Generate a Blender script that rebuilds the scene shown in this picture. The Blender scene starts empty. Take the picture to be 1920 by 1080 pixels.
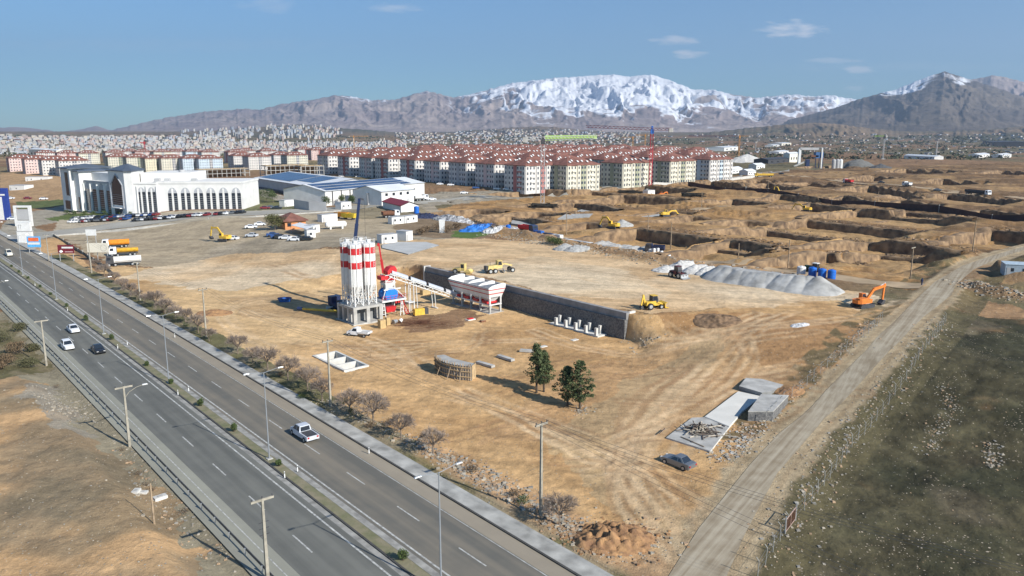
import bpy, math, random
import numpy as np
from mathutils import Vector
R=math.radians
random.seed(7); RNG=np.random.default_rng(11)
scene=bpy.context.scene
COL=bpy.data.collections.new("site"); scene.collection.children.link(COL)
# ------------------------------------------------------------------ camera
F=1450.; HC=40.; TH=math.atan(295/F)
cam=bpy.data.objects.new("camera",bpy.data.cameras.new("camera")); COL.objects.link(cam)
cam.location=(0,0,HC); cam.rotation_euler=(math.pi/2-TH,0,0)
cam.data.sensor_width=36; cam.data.lens=F/1920*36; cam.data.clip_start=1; cam.data.clip_end=60000
scene.camera=cam
# ------------------------------------------------------------------ light
SUN_EL=R(31); SUN_AZ=R(129.7)            # from +Y towards +X
w=bpy.data.worlds.new("World"); scene.world=w; w.use_nodes=True
nt=w.node_tree; nt.nodes.clear()
def N(t,kind,**k):
    n=t.nodes.new(kind)
    for a,b in k.items(): setattr(n,a,b)
    return n
wo=N(nt,'ShaderNodeOutputWorld'); bg=N(nt,'ShaderNodeBackground'); sky=N(nt,'ShaderNodeTexSky')
sky.sky_type='NISHITA'; sky.sun_disc=False; sky.sun_elevation=SUN_EL; sky.sun_rotation=SUN_AZ
sky.altitude=900; sky.air_density=1.0; sky.dust_density=.3; sky.ozone_density=2.2
bg.inputs[1].default_value=.075
# wisps of cloud, placed by direction in the sky
tc=N(nt,'ShaderNodeTexCoord'); sx=N(nt,'ShaderNodeSeparateXYZ'); nt.links.new(tc.outputs['Generated'],sx.inputs[0])
def mth(t,op,a,b=None,c=None,clamp=False):
    n=N(t,'ShaderNodeMath',operation=op,use_clamp=clamp)
    for i,v in enumerate((a,b,c)):
        if v is None: continue
        if isinstance(v,(int,float)): n.inputs[i].default_value=v
        else: t.links.new(v,n.inputs[i])
    return n.outputs[0]
yy=mth(nt,'MAXIMUM',sx.outputs[1],.05)
cu=mth(nt,'DIVIDE',sx.outputs[0],yy); cv=mth(nt,'DIVIDE',sx.outputs[2],yy)
cmb=N(nt,'ShaderNodeCombineXYZ'); nt.links.new(mth(nt,'MULTIPLY',cu,28),cmb.inputs[0]); nt.links.new(mth(nt,'MULTIPLY',cv,110),cmb.inputs[1])
nz=N(nt,'ShaderNodeTexNoise'); nz.inputs['Detail'].default_value=5; nz.inputs['Scale'].default_value=1.3; nt.links.new(cmb.outputs[0],nz.inputs['Vector'])
def pxdir(px,py):
    c,s=math.cos(TH),math.sin(TH); u=(px-960)/F; v=(540-py)/F
    return u,c+v*s,-s+v*c
acc=None
for (px,py,a,b,k) in [(1488,55,62,17,1.),(1268,76,50,9,.8),(1290,101,34,8,.9),(740,15,55,9,.45),(1612,130,36,8,.7),(1560,114,60,6,.45),(1602,166,20,6,.4),(505,10,60,14,.25),(300,85,380,14,.10),(1700,125,300,10,.10)]:
    d=pxdir(px,py); u0,v0=d[0]/d[1],d[2]/d[1]
    e1=mth(nt,'POWER',mth(nt,'ABSOLUTE',mth(nt,'DIVIDE',mth(nt,'SUBTRACT',cu,u0),a/F)),2.)
    e2=mth(nt,'POWER',mth(nt,'ABSOLUTE',mth(nt,'DIVIDE',mth(nt,'SUBTRACT',cv,v0),b/F)),2.)
    m=mth(nt,'SUBTRACT',1.,mth(nt,'ADD',e1,e2))
    m=mth(nt,'ADD',m,mth(nt,'MULTIPLY',mth(nt,'SUBTRACT',nz.outputs[0],.52),3.2))
    m=mth(nt,'MULTIPLY',mth(nt,'MULTIPLY',m,1.,clamp=True),k*.75)
    m=mth(nt,'MULTIPLY',m,mth(nt,'GREATER_THAN',mth(nt,'SUBTRACT',3.,mth(nt,'ADD',e1,e2)),0.))
    acc=m if acc is None else mth(nt,'MAXIMUM',acc,m)
mx=N(nt,'ShaderNodeMix',data_type='RGBA'); nt.links.new(acc,mx.inputs[0]); nt.links.new(sky.outputs[0],mx.inputs[6]); mx.inputs[7].default_value=(9.5,9.9,10.6,1)
tn=N(nt,'ShaderNodeMix',data_type='RGBA',blend_type='MULTIPLY'); tn.inputs[0].default_value=1; tn.inputs[7].default_value=(.62,.98,1.22,1); nt.links.new(sky.outputs[0],tn.inputs[6]); nt.links.new(tn.outputs[2],mx.inputs[6]); nt.links.new(mx.outputs[2],bg.inputs[0]); nt.links.new(bg.outputs[0],wo.inputs[0])
sl=bpy.data.lights.new("sun","SUN"); so=bpy.data.objects.new("sun",sl); COL.objects.link(so)
sl.energy=5.0; sl.angle=R(.5); sl.color=(1,.955,.88)
sdir=Vector((math.sin(SUN_AZ)*math.cos(SUN_EL),math.cos(SUN_AZ)*math.cos(SUN_EL),math.sin(SUN_EL)))
so.rotation_euler=sdir.to_track_quat('Z','Y').to_euler()
vs=scene.view_settings; vs.view_transform='Standard'; vs.look='None'; vs.exposure=0.46; vs.gamma=1
try: scene.cycles.volume_bounces=0; scene.cycles.max_bounces=5; scene.cycles.diffuse_bounces=2; scene.cycles.transparent_max_bounces=6
except Exception: pass
# ------------------------------------------------------------------ frames of reference
D=np.array([-0.6486907,0.76105215]); NR=np.array([0.76105215,0.6486907]); O=np.array([0.,71.1])
AZD=math.atan2(D[1],D[0])                 # angle of the road direction
def bend(s): return -5e-5*np.maximum(s-40,0)**2
def so2xy(s,o,bent=True):
    oo=o+(bend(s) if bent else 0)
    return O[0]+s*D[0]+oo*NR[0], O[1]+s*D[1]+oo*NR[1]
def xy2so(x,y): return (x-O[0])*D[0]+(y-O[1])*D[1],(x-O[0])*NR[0]+(y-O[1])*NR[1]
def sst(a,b,x):
    t=np.clip((x-a)/(b-a),0,1); return t*t*(3-2*t)
# value noise
def _h(ix,iy,seed):
    n=(ix.astype(np.int64)*374761393+iy.astype(np.int64)*668265263+seed*982451653)&0x7fffffff
    n=((n^(n>>13))*1274126177)&0x7fffffff; n=(n^(n>>16))&0xffff
    return n/65535.
def vn(x,y,seed=0):
    x=np.asarray(x,float); y=np.asarray(y,float)
    ix=np.floor(x);iy=np.floor(y);fx=x-ix;fy=y-iy;fx=fx*fx*(3-2*fx);fy=fy*fy*(3-2*fy)
    a=_h(ix,iy,seed);b=_h(ix+1,iy,seed);c=_h(ix,iy+1,seed);d=_h(ix+1,iy+1,seed)
    return a+(b-a)*fx+(c-a)*fy+(a-b-c+d)*fx*fy
def fbm(x,y,sc,oct=4,seed=0,gain=.5):
    s=0;a=1;t=0;x=np.asarray(x)/sc;y=np.asarray(y)/sc
    for i in range(oct): s=s+a*vn(x,y,seed+i);t+=a;a*=gain;x=x*2.03+17.1;y=y*2.03+5.7
    return s/t
# base height (no small relief)
SA,SB,OW=114.,43.,66.3
def H0(x,y):
    x=np.asarray(x,float);y=np.asarray(y,float)
    s,o=xy2so(x,y)
    lo=sst(0,22,s-SA); ro=sst(0,18,SB-s)
    c=OW-16*lo+4*ro; wd=.45+24*lo+18*ro
    z=5.*sst(-1,1,(o-c)/wd)
    return z
def W(px,py,lift=0.):
    """ground point seen at that pixel of the photograph"""
    d=pxdir(px,py); z=0.
    for i in range(40):
        t=(z+lift-HC)/d[2]; x,y=d[0]*t,d[1]*t; z+=(float(H0(x,y))-z)*.6
    return x,y
def Hs(x,y): return float(H(np.array([x]),np.array([y]))[0])
def WP(pts): return np.array([W(*p) for p in pts])
def inpoly(x,y,poly):
    r=np.zeros(x.shape,bool); n=len(poly); j=n-1
    for i in range(n):
        xi,yi=poly[i];xj,yj=poly[j]
        if yi!=yj: r^=((yi>y)!=(yj>y))&(x<(xj-xi)*(y-yi)/(yj-yi)+xi)
        j=i
    return r
def dseg(x,y,pts):
    dm=np.full(x.shape,1e9)
    for (x0,y0),(x1,y1) in zip(pts[:-1],pts[1:]):
        dx,dy=x1-x0,y1-y0; t=np.clip(((x-x0)*dx+(y-y0)*dy)/(dx*dx+dy*dy+1e-9),0,1)
        dm=np.minimum(dm,np.hypot(x-x0-t*dx,y-y0-t*dy))
    return dm
# ---- excavations: far top edge between two pixels, width towards the road, depth
PITS=[(1440,422,1597,441,11,2.6),(1515,409,1737,431,13,2.8),(1610,394,1822,414,13,2.8),(1632,444,1795,462,12,3.),(1655,463,1800,478,13,3.2),(1553,472,1592,479,8,3.),
 (1338,458,1440,474,9,2.4),(1195,432,1335,452,12,2.8),(1370,455,1445,467,9,2.),(1862,431,1990,446,16,3.2),(1780,363,1915,378,11,2.5),(1515,341,1620,347,12,3.),
 (1630,351,1735,361,12,3.),(1705,365,1760,370,10,2.5),(1440,345,1500,353,10,2.5),(1335,341,1420,352,10,3.),(1170,369,1288,377,14,3.2),(1078,379,1160,391,12,2.6),
 (1008,398,1060,404,9,2.),(960,404,1016,418,8,2.),(1583,371,1640,379,12,2.6),(1255,396,1300,399,8,2.),(1560,310,1640,312,25,4),(1700,318,1800,322,25,4),(1640,330,1700,333,20,3.5),(1770,336,1860,341,20,3.5),(1420,336,1480,340,16,3),
 (1880,320,1960,324,30,4),(1465,367,1540,375,10,2.2),(1375,374,1450,383,9,2.2),(1520,384,1600,392,9,2.2),(1700,398,1800,406,8,2.),(1840,395,1960,407,9,2.4),(1690,378,1770,385,9,2.2),(1300,408,1335,411,8,2.),(1400,412,1450,416,8,1.6),
 (1100,420,1150,425,8,1.8),(900,395,945,399,10,2.5),(1010,357,1080,361,14,3),(1110,358,1190,364,12,2.5),(1210,350,1300,357,14,3.)]
_p=[]
for a in PITS:
    x0,y0=W(a[0],a[1]); x1,y1=W(a[2],a[3]); s0,o0=xy2so(x0,y0); s1,o1=xy2so(x1,y1)
    _p.append((min(s0,s1),max(s0,s1),(o0+o1)/2,(o1-o0)/(s1-s0+1e-6) ,(s0+s1)/2,a[4],a[5]*1.3))
BASIN=[W(587,668),W(648,696),W(688,685),W(630,658)]
ROADL=[(1222,1090),(1290,990),(1395,868),(1440,820),(1527,742),(1612,660),(1660,610),(1700,565),(1745,527),(1800,497),(1860,478),(1925,460),(2010,440)]
ROADR=[(1385,1090),(1420,1000),(1470,893),(1565,778),(1665,675),(1700,640),(1745,592),(1800,552),(1800,538),(1830,508),(1870,488),(1925,469),(2010,447)]
RL=WP(ROADL); RR=WP(ROADR); RC=(RL+RR)/2
BERM=WP([(930,432),(1060,458),(1200,484),(1330,508),(1500,530)])
BERM2=WP([(1800,530),(1860,545),(1960,560)]); BERM3=WP([(1800,520),(1850,500),(1905,520),(1960,525)])
ROCKV=WP([(820,850),(900,895),(1000,945),(1100,1000),(1210,1060)])
PAD=W(1385,772)
def H(x,y):
    z=H0(x,y); s,o=xy2so(x,y); oc=o-bend(s); r=np.hypot(x,y)
    # soil relief
    rel=(fbm(x,y,9,4,3)-.5)*.5+(fbm(x,y,45,3,9)-.5)*.8
    near=sst(5.5,12,oc)+sst(-23,-30,oc)
    yard=sst(68,70,oc)*(1-sst(125,150,oc))*sst(30,60,s)
    z=z+rel*near*(1-.85*yard)*(1-.85*(oc<0))+(fbm(x,y,1.6,3,12)-.5)*.22*near*(1-.7*yard)*(r<260)
    # foreground field left of the road: bank and ditch
    z=z+(1.6*sst(-25.5,-29,oc)*sst(-50,0,-s+70+0*s)*(.85+.3*fbm(x,y,6,3,21))-.35*np.exp(-((oc+24.3)/1.2)**2))*(s<150)
    z=z-.10*((oc>-24)&(oc<3.2))
    # far rise
    z=z-12*sst(700,2200,r)+np.maximum(r-2500,0)*.006*sst(2500,4200,r)
    # excavated area
    ex=sst(118,150,oc)*(1-sst(1300,1700,r))*sst(-40,10,x+.35*y-90+60)
    z=z+ex*((fbm(x,y,40,3,31)-.5)*1.0+(fbm(x,y,3.5,3,33)-.5)*.8)
    ter=fbm(s/70.,oc/13.,1,2,41); z=z+ex*(sst(.44,.50,ter)*1.1-.5)
    cutd=0*z
    for (a,b,oe,sl,sm,wd,dp) in _p:
        e=oe+sl*(s-sm)
        cutd=np.maximum(cutd,dp*sst(-3.6,-2.4,e-o)*np.clip((o-e+wd+dp*9.5)/(dp*9.5),0,1)*sst(-3,6,s-a)*sst(-3.6,-2.4,b-s))
        q=np.exp(-((o-e-7.5)/2.6)**2)*sst(-2,1.5,s-a)*sst(-2,1.5,b-s)
        if q.max()>.01: z=z+.6*q*(.3+1.2*fbm(x,y,2.6,3,66))
    z=z-cutd
    d=dseg(x,y,BERM); z=z+1.9*np.exp(-(d/3.2)**2)*(.55+.9*fbm(x,y,5,4,77))
    for b in (BERM2,BERM3):
        d=dseg(x,y,b); z=z+1.8*np.exp(-(d/2.6)**2)*(.4+1.1*fbm(x,y,4,4,78))
    d=dseg(x,y,ROCKV); z=z-.5*np.exp(-(d/2.)**2)*fbm(x,y,2.2,3,79)
    pd=np.hypot(x-PAD[0],y-PAD[1]); k=1-sst(15,22,pd); z=z*(1-k)+(H0(x,y)+.02)*k
    # dirt road bed: smooth, field slightly lower beyond a small bank
    d=dseg(x,y,RC); k=1-sst(3.6,6.5,d); z=z*(1-k)+(H0(x,y)+.05)*k
    side=(x*1.0-np.interp(y,RC[:,1],RC[:,0]))
    fld=sst(5,10,side)*(y<175)*(y>30)
    z=z-fld*.5
    z=z+fld*(fbm(x,y,3.,4,88)-.5)*.5
    # basin hole
    z=np.where(inpoly(x,y,[(BC[0]+(px-BC[0])*.985,BC[1]+(py-BC[1])*.985) for px,py in BASIN]),-2.3,z)
    return z
BC=np.mean(np.array(BASIN),axis=0)
# ------------------------------------------------------------------ mesh + material helpers
def link(o,parent=None):
    COL.objects.link(o)
    if parent is not None: o.parent=parent
    return o
MATS={}
def M(name,col,rough=.8,metal=0.,var=.12,scale=1.5,spec=.4,bump=0.,det=4,col2=None,emit=0):
    if name in MATS: return MATS[name]
    m=bpy.data.materials.new(name); m.use_nodes=True; t=m.node_tree; b=t.nodes['Principled BSDF']
    b.inputs['Roughness'].default_value=rough; b.inputs['Metallic'].default_value=metal
    b.inputs['Specular IOR Level'].default_value=spec
    tcn=N(t,'ShaderNodeTexCoord'); n=N(t,'ShaderNodeTexNoise'); n.inputs['Scale'].default_value=scale; n.inputs['Detail'].default_value=det
    t.links.new(tcn.outputs['Object'],n.inputs['Vector'])
    cr=N(t,'ShaderNodeValToRGB'); t.links.new(n.outputs[0],cr.inputs[0])
    c2=col2 or tuple(max(0,c*(1-2*var)) for c in col); c1=tuple(min(1,c*(1+var*.8)) for c in col) if not col2 else col
    cr.color_ramp.elements[0].position=.32; cr.color_ramp.elements[1].position=.68
    cr.color_ramp.elements[0].color=(*c2,1); cr.color_ramp.elements[1].color=(*c1,1)
    t.links.new(cr.outputs[0],b.inputs['Base Color'])
    if bump:
        bp=N(t,'ShaderNodeBump'); bp.inputs['Strength'].default_value=bump; bp.inputs['Distance'].default_value=.1
        n2=N(t,'ShaderNodeTexNoise'); n2.inputs['Scale'].default_value=scale*4; t.links.new(tcn.outputs['Object'],n2.inputs['Vector'])
        t.links.new(n2.outputs[0],bp.inputs['Height']); t.links.new(bp.outputs[0],b.inputs['Normal'])
    MATS[name]=m; return m
def np_mesh(name,co,faces,mat=None,col=None,smooth=False,parent=None):
    """co (n,3), faces (m,4) int arrays"""
    me=bpy.data.meshes.new(name); me.vertices.add(len(co)); me.vertices.foreach_set('co',np.ascontiguousarray(co,np.float32).ravel())
    k=faces.shape[1]; me.loops.add(faces.size); me.loops.foreach_set('vertex_index',faces.ravel().astype(np.int32))
    me.polygons.add(len(faces)); me.polygons.foreach_set('loop_start',np.arange(0,faces.size,k,dtype=np.int32))
    me.update(calc_edges=True)
    if smooth: me.polygons.foreach_set('use_smooth',np.ones(len(faces),bool))
    if col is not None:
        a=me.attributes.new('Col','FLOAT_COLOR','POINT'); a.data.foreach_set('color',np.ascontiguousarray(col,np.float32).ravel())
    if mat: me.materials.append(mat)
    o=bpy.data.objects.new(name,me); link(o,parent); return o
def gridf(nr,nc):
    i=np.arange(nr*nc).reshape(nr,nc)
    return np.stack([i[:-1,:-1],i[:-1,1:],i[1:,1:],i[1:,:-1]],-1).reshape(-1,4)
class MB:
    def __init__(s): s.v=[];s.f=[];s.m=[]
    def add(s,vs,fs,mi=0):
        k=len(s.v); s.v+=[tuple(map(float,v)) for v in vs]; s.f+=[tuple(i+k for i in f) for f in fs]; s.m+=[mi]*len(fs); return s
    def box(s,x0,x1,y0,y1,z0,z1,mi=0):
        return s.add([(x0,y0,z0),(x1,y0,z0),(x1,y1,z0),(x0,y1,z0),(x0,y0,z1),(x1,y0,z1),(x1,y1,z1),(x0,y1,z1)],
            [(0,3,2,1),(4,5,6,7),(0,1,5,4),(1,2,6,5),(2,3,7,6),(3,0,4,7)],mi)
    def frus(s,a,b,mi=0):
        """two rectangles (x0,x1,y0,y1,z)"""
        vs=[(r[0],r[2],r[4]) if i==0 else (r[1],r[2],r[4]) if i==1 else (r[1],r[3],r[4]) if i==2 else (r[0],r[3],r[4]) for r in (a,b) for i in range(4)]
        return s.add(vs,[(0,3,2,1),(4,5,6,7),(0,1,5,4),(1,2,6,5),(2,3,7,6),(3,0,4,7)],mi)
    def prism(s,pts,a,b,ax='y',mi=0):
        """polygon pts extruded from a to b along ax; pts are (x,z) for y, (y,z) for x, (x,y) for z"""
        n=len(pts); mk={'y':lambda p,t:(p[0],t,p[1]),'x':lambda p,t:(t,p[0],p[1]),'z':lambda p,t:(p[0],p[1],t)}[ax]
        vs=[mk(p,a) for p in pts]+[mk(p,b) for p in pts]
        return s.add(vs,[tuple(range(n))[::-1],tuple(range(n,2*n))]+[(i,(i+1)%n,n+(i+1)%n,n+i) for i in range(n)],mi)
    def cyl(s,p,q,r,r2=None,n=8,mi=0,cap=True):
        r2=r if r2 is None else r2; p=Vector(p);q=Vector(q);d=(q-p)
        if d.length<1e-6: return s
        d.normalize(); u=d.orthogonal().normalized(); v=d.cross(u)
        vs=[];
        for c,rr in ((p,r),(q,r2)):
            for i in range(n):
                a=2*math.pi*i/n; vs.append(c+u*math.cos(a)*rr+v*math.sin(a)*rr)
        fs=[(i,(i+1)%n,n+(i+1)%n,n+i) for i in range(n)]
        if cap: fs+=[tuple(range(n))[::-1],tuple(range(n,2*n))]
        return s.add(vs,fs,mi)
    def bar(s,p,q,w=.1,h=None,mi=0):
        h=h or w; p=Vector(p);q=Vector(q);d=(q-p).normalized(); up=Vector((0,0,1))
        if abs(d.z)>.95: up=Vector((1,0,0))
        u=d.cross(up).normalized()*w/2; v=u.normalized().cross(d)*h/2
        return s.add([p-u-v,p+u-v,p+u+v,p-u+v,q-u-v,q+u-v,q+u+v,q-u+v],[(0,3,2,1),(4,5,6,7),(0,1,5,4),(1,2,6,5),(2,3,7,6),(3,0,4,7)],mi)
    def lathe(s,prof,cx=0,cy=0,n=20,mi=0):
        vs=[(cx+r*math.cos(2*math.pi*i/n),cy+r*math.sin(2*math.pi*i/n),z) for r,z in prof for i in range(n)]
        fs=[(k*n+i,k*n+(i+1)%n,(k+1)*n+(i+1)%n,(k+1)*n+i) for k in range(len(prof)-1) for i in range(n)]
        fs+=[tuple(range(n))[::-1],tuple(range((len(prof)-1)*n,len(prof)*n))]
        return s.add(vs,fs,mi)
    def mesh(s,name,mats,smooth=False):
        me=bpy.data.meshes.new(name); me.from_pydata(s.v,[],s.f)
        for m in (mats if isinstance(mats,(list,tuple)) else [mats]): me.materials.append(m)
        me.polygons.foreach_set('material_index',s.m)
        if smooth: me.polygons.foreach_set('use_smooth',[True]*len(s.f))
        me.update(); return me
    def build(s,name,mats,parent=None,smooth=False):
        return link(bpy.data.objects.new(name,s.mesh(name,mats,smooth)),parent)
def tag(o,label,cat,group=None):
    o['label']=label; o['category']=cat
    if group: o['group']=group
    return o
def thing(name,label,cat,loc=(0,0,0),rz=0,group=None):
    o=bpy.data.objects.new(name,None); o.empty_display_size=.5; link(o); o.location=loc; o.rotation_euler=(0,0,rz); return tag(o,label,cat,group)
def struct(o,kind='structure'): o['kind']=kind; return o
def dup(o,loc,rz=0,label=None,sc=None,parent=None):
    c=o.copy(); link(c,parent)
    if parent is None:
        c.location=loc; c.rotation_euler=(0,0,rz)
        if label: c['label']=label
        if sc: c.scale=(sc,sc,sc) if isinstance(sc,(int,float)) else sc
    for ch in list(o.children): dup(ch,None,parent=c)
    return c
def at(px,py): x,y=W(px,py); return (x,y,Hs(x,y))
def head(p0,p1):
    a=W(*p0);b=W(*p1); return math.atan2(b[1]-a[1],b[0]-a[0])
# ------------------------------------------------------------------ ground sheet
def build_ground():
    ys=np.concatenate([np.arange(1500,1120,-6),np.arange(1120,330,-1.0),np.arange(330,262,-.5)])
    rr=[]
    for y in ys:
        d=pxdir(960,y); rr.append((2.5-HC)/d[2]*d[1])
    r=np.array(rr); far=r[-1]*np.geomspace(1.03,9000/r[-1],60); r=np.concatenate([[20],r,far])
    th=np.concatenate([np.arange(-75,-38,1.),np.arange(-38,38.001,.058),np.arange(39,76,1.)])
    th=np.radians(th); Rg,Tg=np.meshgrid(r,th,indexing='ij'); x=(Rg*np.sin(Tg)).ravel(); y=(Rg*np.cos(Tg)).ravel()
    z=H(x,y); c=ground_colour(x,y,z)
    global GR,GT,GZ; GR,GT,GZ=r,th,z.reshape(len(r),len(th))
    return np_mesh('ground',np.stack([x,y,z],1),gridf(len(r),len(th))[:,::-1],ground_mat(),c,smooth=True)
def ground_colour(x,y,z):
    s,o=xy2so(x,y); oc=o-bend(s); r=np.hypot(x,y)
    n1=fbm(x,y,60,5,101); n2=fbm(x,y,12,5,102); n3=fbm(x,y,2.5,4,103); n4=fbm(x,y,220,4,104)
    jx=x+(n2-.5)*9+(n3-.5)*3; jy=y+(fbm(x,y,12,4,105)-.5)*9+(n3-.5)*3
    ex2=x+(n3-.5)*1.6; ey2=y+(fbm(x,y,2.5,3,106)-.5)*1.6
    C=np.zeros((len(x),4)); 
    def put(mask,col,st=.2):
        if mask.dtype==bool: mask=mask.astype(float)
        m=mask[:,None]; C[:]=C*(1-m)+np.array([*col,st])*m
    def mixc(a,b,t): t=np.clip(t,0,1)[:,None]; return np.array(a)*(1-t)+np.array(b)*t
    # far country
    base=mixc((.22,.145,.09),(.14,.128,.08),sst(.42,.6,n4)); base=mixc((.0,)*3,(1,)*3,np.ones(len(x)))*base
    C[:,:3]=base; C[:,3]=.25
    C[:,:3]*=(.75+.5*n1)[:,None]
    lf=sst(600,900,r)*sst(-.1,-.2,x/(y+1)); put(lf*sst(.5,.6,n1)*.7,(.36,.25,.15)); put(lf*sst(.55,.62,fbm(x,y,150,4,120))*.5,(.13,.14,.08))
    # excavation
    exm=inpoly(jx,jy,WP([(780,402),(1000,356),(1200,352),(1440,322),(1700,310),(2100,300),(2100,480),(1800,555),(1500,512),(1200,480),(950,445),(850,428)]))
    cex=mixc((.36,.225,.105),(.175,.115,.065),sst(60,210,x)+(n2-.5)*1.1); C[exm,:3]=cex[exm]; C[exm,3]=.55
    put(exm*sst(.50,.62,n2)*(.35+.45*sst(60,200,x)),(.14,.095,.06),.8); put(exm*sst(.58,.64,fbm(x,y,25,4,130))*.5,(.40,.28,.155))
    for (a,b,oe,sl,sm,wd,dp) in _p:
        sel=np.where((s>a-14)&(s<b+14)&(o<oe+abs(sl)*(b-a)+16)&(o>oe-abs(sl)*(b-a)-wd-28))[0]; ss_,oo_=s[sel]+(n3[sel]-.5)*4,o[sel]-(oe+sl*(s[sel]-sm))+(n3[sel]-.5)*3.5
        k1=(sst(-wd-22,-wd-6,oo_)*sst(2,-1,oo_)*sst(a-8,a-2,ss_)*sst(b+4,b,ss_)*.8)[:,None]; C[sel,:3]=C[sel,:3]*(1-k1)+np.array((.36,.25,.135))*k1
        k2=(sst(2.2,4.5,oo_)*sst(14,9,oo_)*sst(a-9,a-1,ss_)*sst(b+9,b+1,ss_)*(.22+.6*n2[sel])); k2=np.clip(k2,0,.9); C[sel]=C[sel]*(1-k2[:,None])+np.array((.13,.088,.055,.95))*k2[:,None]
    # freshly cut faces keep their orange subsoil
    # site soil
    site=inpoly(jx,jy,WP([(190,500),(250,560),(400,650),(560,740),(760,850),(960,950),(1110,1010),(1240,1120),(1420,900),(1640,690),(1740,560),(1560,560),(1200,590),(800,500),(640,508),(430,520),(300,500)])) | (inpoly(x,y,WP([(300,540),(430,548),(640,508),(760,500),(1240,600),(1640,600),(1500,800),(1000,950),(500,700)])))
    cs=mixc((.50,.345,.19),(.40,.265,.14),sst(.40,.64,n2)); cs=mixc(cs,(.57,.43,.26),sst(.5,.64,n1)*.8)
    C[site,:3]=cs[site]; C[site,3]=.35
    put(site*inpoly(jx,jy,WP([(900,830),(1050,700),(1300,600),(1640,600),(1560,700),(1350,760),(1200,850)]))*.35,(.4,.27,.165),.45)
    put(inpoly(jx,jy,WP([(1040,830),(1130,760),(1230,690),(1330,620),(1390,600),(1340,680),(1260,760),(1180,850),(1280,950),(1330,1010),(1250,1060),(1180,980)]))*.55,(.36,.295,.195),.3)
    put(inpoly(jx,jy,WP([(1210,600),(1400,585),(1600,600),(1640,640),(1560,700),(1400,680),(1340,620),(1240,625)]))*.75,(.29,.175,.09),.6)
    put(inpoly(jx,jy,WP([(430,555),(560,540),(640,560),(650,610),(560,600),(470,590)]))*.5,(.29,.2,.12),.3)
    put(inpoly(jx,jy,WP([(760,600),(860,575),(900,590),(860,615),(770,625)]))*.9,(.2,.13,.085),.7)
    # bare slab dirt, damp
    # yard
    yd=inpoly(jx,jy,WP([(215,520),(420,543),(640,505),(800,496),(1200,588),(1560,562),(1600,580),(1720,560),(1600,545),(1330,505),(1200,486),(1000,452),(860,444),(640,466),(430,474),(330,490)]))
    cy=mixc((.56,.43,.285),(.47,.345,.215),sst(.45,.62,n2)); cy=mixc(cy,(.55,.47,.36),sst(.48,.6,n1)); C[yd,:3]=cy[yd]; C[yd,3]=.12
    put(inpoly(jx,jy,WP([(880,500),(1000,480),(1180,510),(1250,560),(1100,555),(960,540)]))*.4,(.57,.5,.39),.1)
    # parking and lots
    pk=inpoly(jx,jy,WP([(104,443),(200,430),(480,405),(640,392),(800,378),(835,405),(900,440),(830,448),(640,464),(430,478),(300,498),(225,498),(160,470)]))
    cp=mixc((.33,.30,.25),(.26,.235,.19),sst(.42,.62,n2)); cp=mixc(cp,(.38,.33,.25),sst(.5,.62,n1)*.8); C[pk,:3]=cp[pk]; C[pk,3]=.3
    put(inpoly(jx,jy,WP([(650,392),(780,384),(800,400),(700,412),(640,408)]))*.6,(.19,.17,.11),.2)
    put(inpoly(jx,jy,WP([(800,400),(900,398),(960,420),(905,448),(820,446),(740,440),(730,425)]))*.9,(.19,.145,.1),.5)
    put(inpoly(jx,jy,WP([(846,434),(880,428),(905,438),(878,447),(850,446)])),(.09,.15,.045),.1)
    # fairground left of the white building
    for pg,cl in [([(0,345),(125,350),(125,375),(0,380)],(.36,.25,.15)),([(0,325),(118,325),(122,352),(0,350)],(.4,.28,.17)),([(20,400),(120,385),(180,398),(60,425),(0,430)],(.3,.29,.26)),([(30,378),(130,372),(125,384),(35,392)],(.1,.13,.055)),
        ([(84,410),(130,400),(260,397),(330,404),(200,412),(100,414)],(.1,.14,.05)),([(455,395),(470,350),(500,362),(560,375),(600,398),(520,405)],(.14,.15,.08)),([(455,360),(475,350),(600,385),(590,393)],(.33,.31,.28)),
        ([(110,412),(470,395),(640,388),(640,398),(470,408),(150,438),(100,432)],(.4,.37,.31)),([(0,425),(60,425),(110,440),(60,455),(0,455)],(.3,.29,.26)),([(45,455),(110,445),(170,500),(190,520),(120,500)],(.47,.32,.18)),
        ([(640,370),(800,362),(1000,352),(1000,372),(800,388),(640,392)],(.3,.28,.24))]:
        put(inpoly(ex2,ey2,WP(pg)),cl,.2)
    # grass field on the right
    gf=inpoly(ex2,ey2,WP([(1330,1200),(1400,1090),(1430,1000),(1480,893),(1575,778),(1675,675),(1755,592),(1790,575),(1950,600),(2300,640),(2400,1200)]))
    g=mixc((.072,.068,.043),(.045,.047,.030),sst(.4,.62,n2)); g=mixc(g,(.19,.115,.06),sst(.60,.70,n1*.55+fbm(x,y,8,4,140)*.45+.05)*.85); g=mixc(g,(.125,.11,.08),sst(.56,.66,fbm(x,y,20,4,141))*.7)
    g=g*(.7+.6*n3)[:,None]; C[gf,:3]=g[gf]; C[gf,3]=(.15+.9*sst(.5,.62,fbm(x,y,7,4,142)))[gf]
    put(inpoly(jx,jy,WP([(1790,545),(1950,575),(2000,600),(1780,580)])),(.3,.2,.12),.5)
    # verge by the dirt road
    d=dseg(x,y,RC); side=x-np.interp(y,RC[:,1],RC[:,0])
    vr=(d<9.5)&(d>4)&(y<215); vr=vr&((side>0)|(y>96)); put(vr*sst(.35,.55,n3+.25*(side>0))*.85*(np.abs(s)<400),(.10,.092,.055),.7)
    rd=d+(n3-.5)*2.4; hw=3.9; put((1-sst(hw-.4,hw+.9,rd))*(y<330),(.355,.30,.215),.15)
    # field left of the road
    lf=(oc<-21.5)&(s<150)&(s>-60)
    put(lf,(.245,.23,.18),.45)
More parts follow.
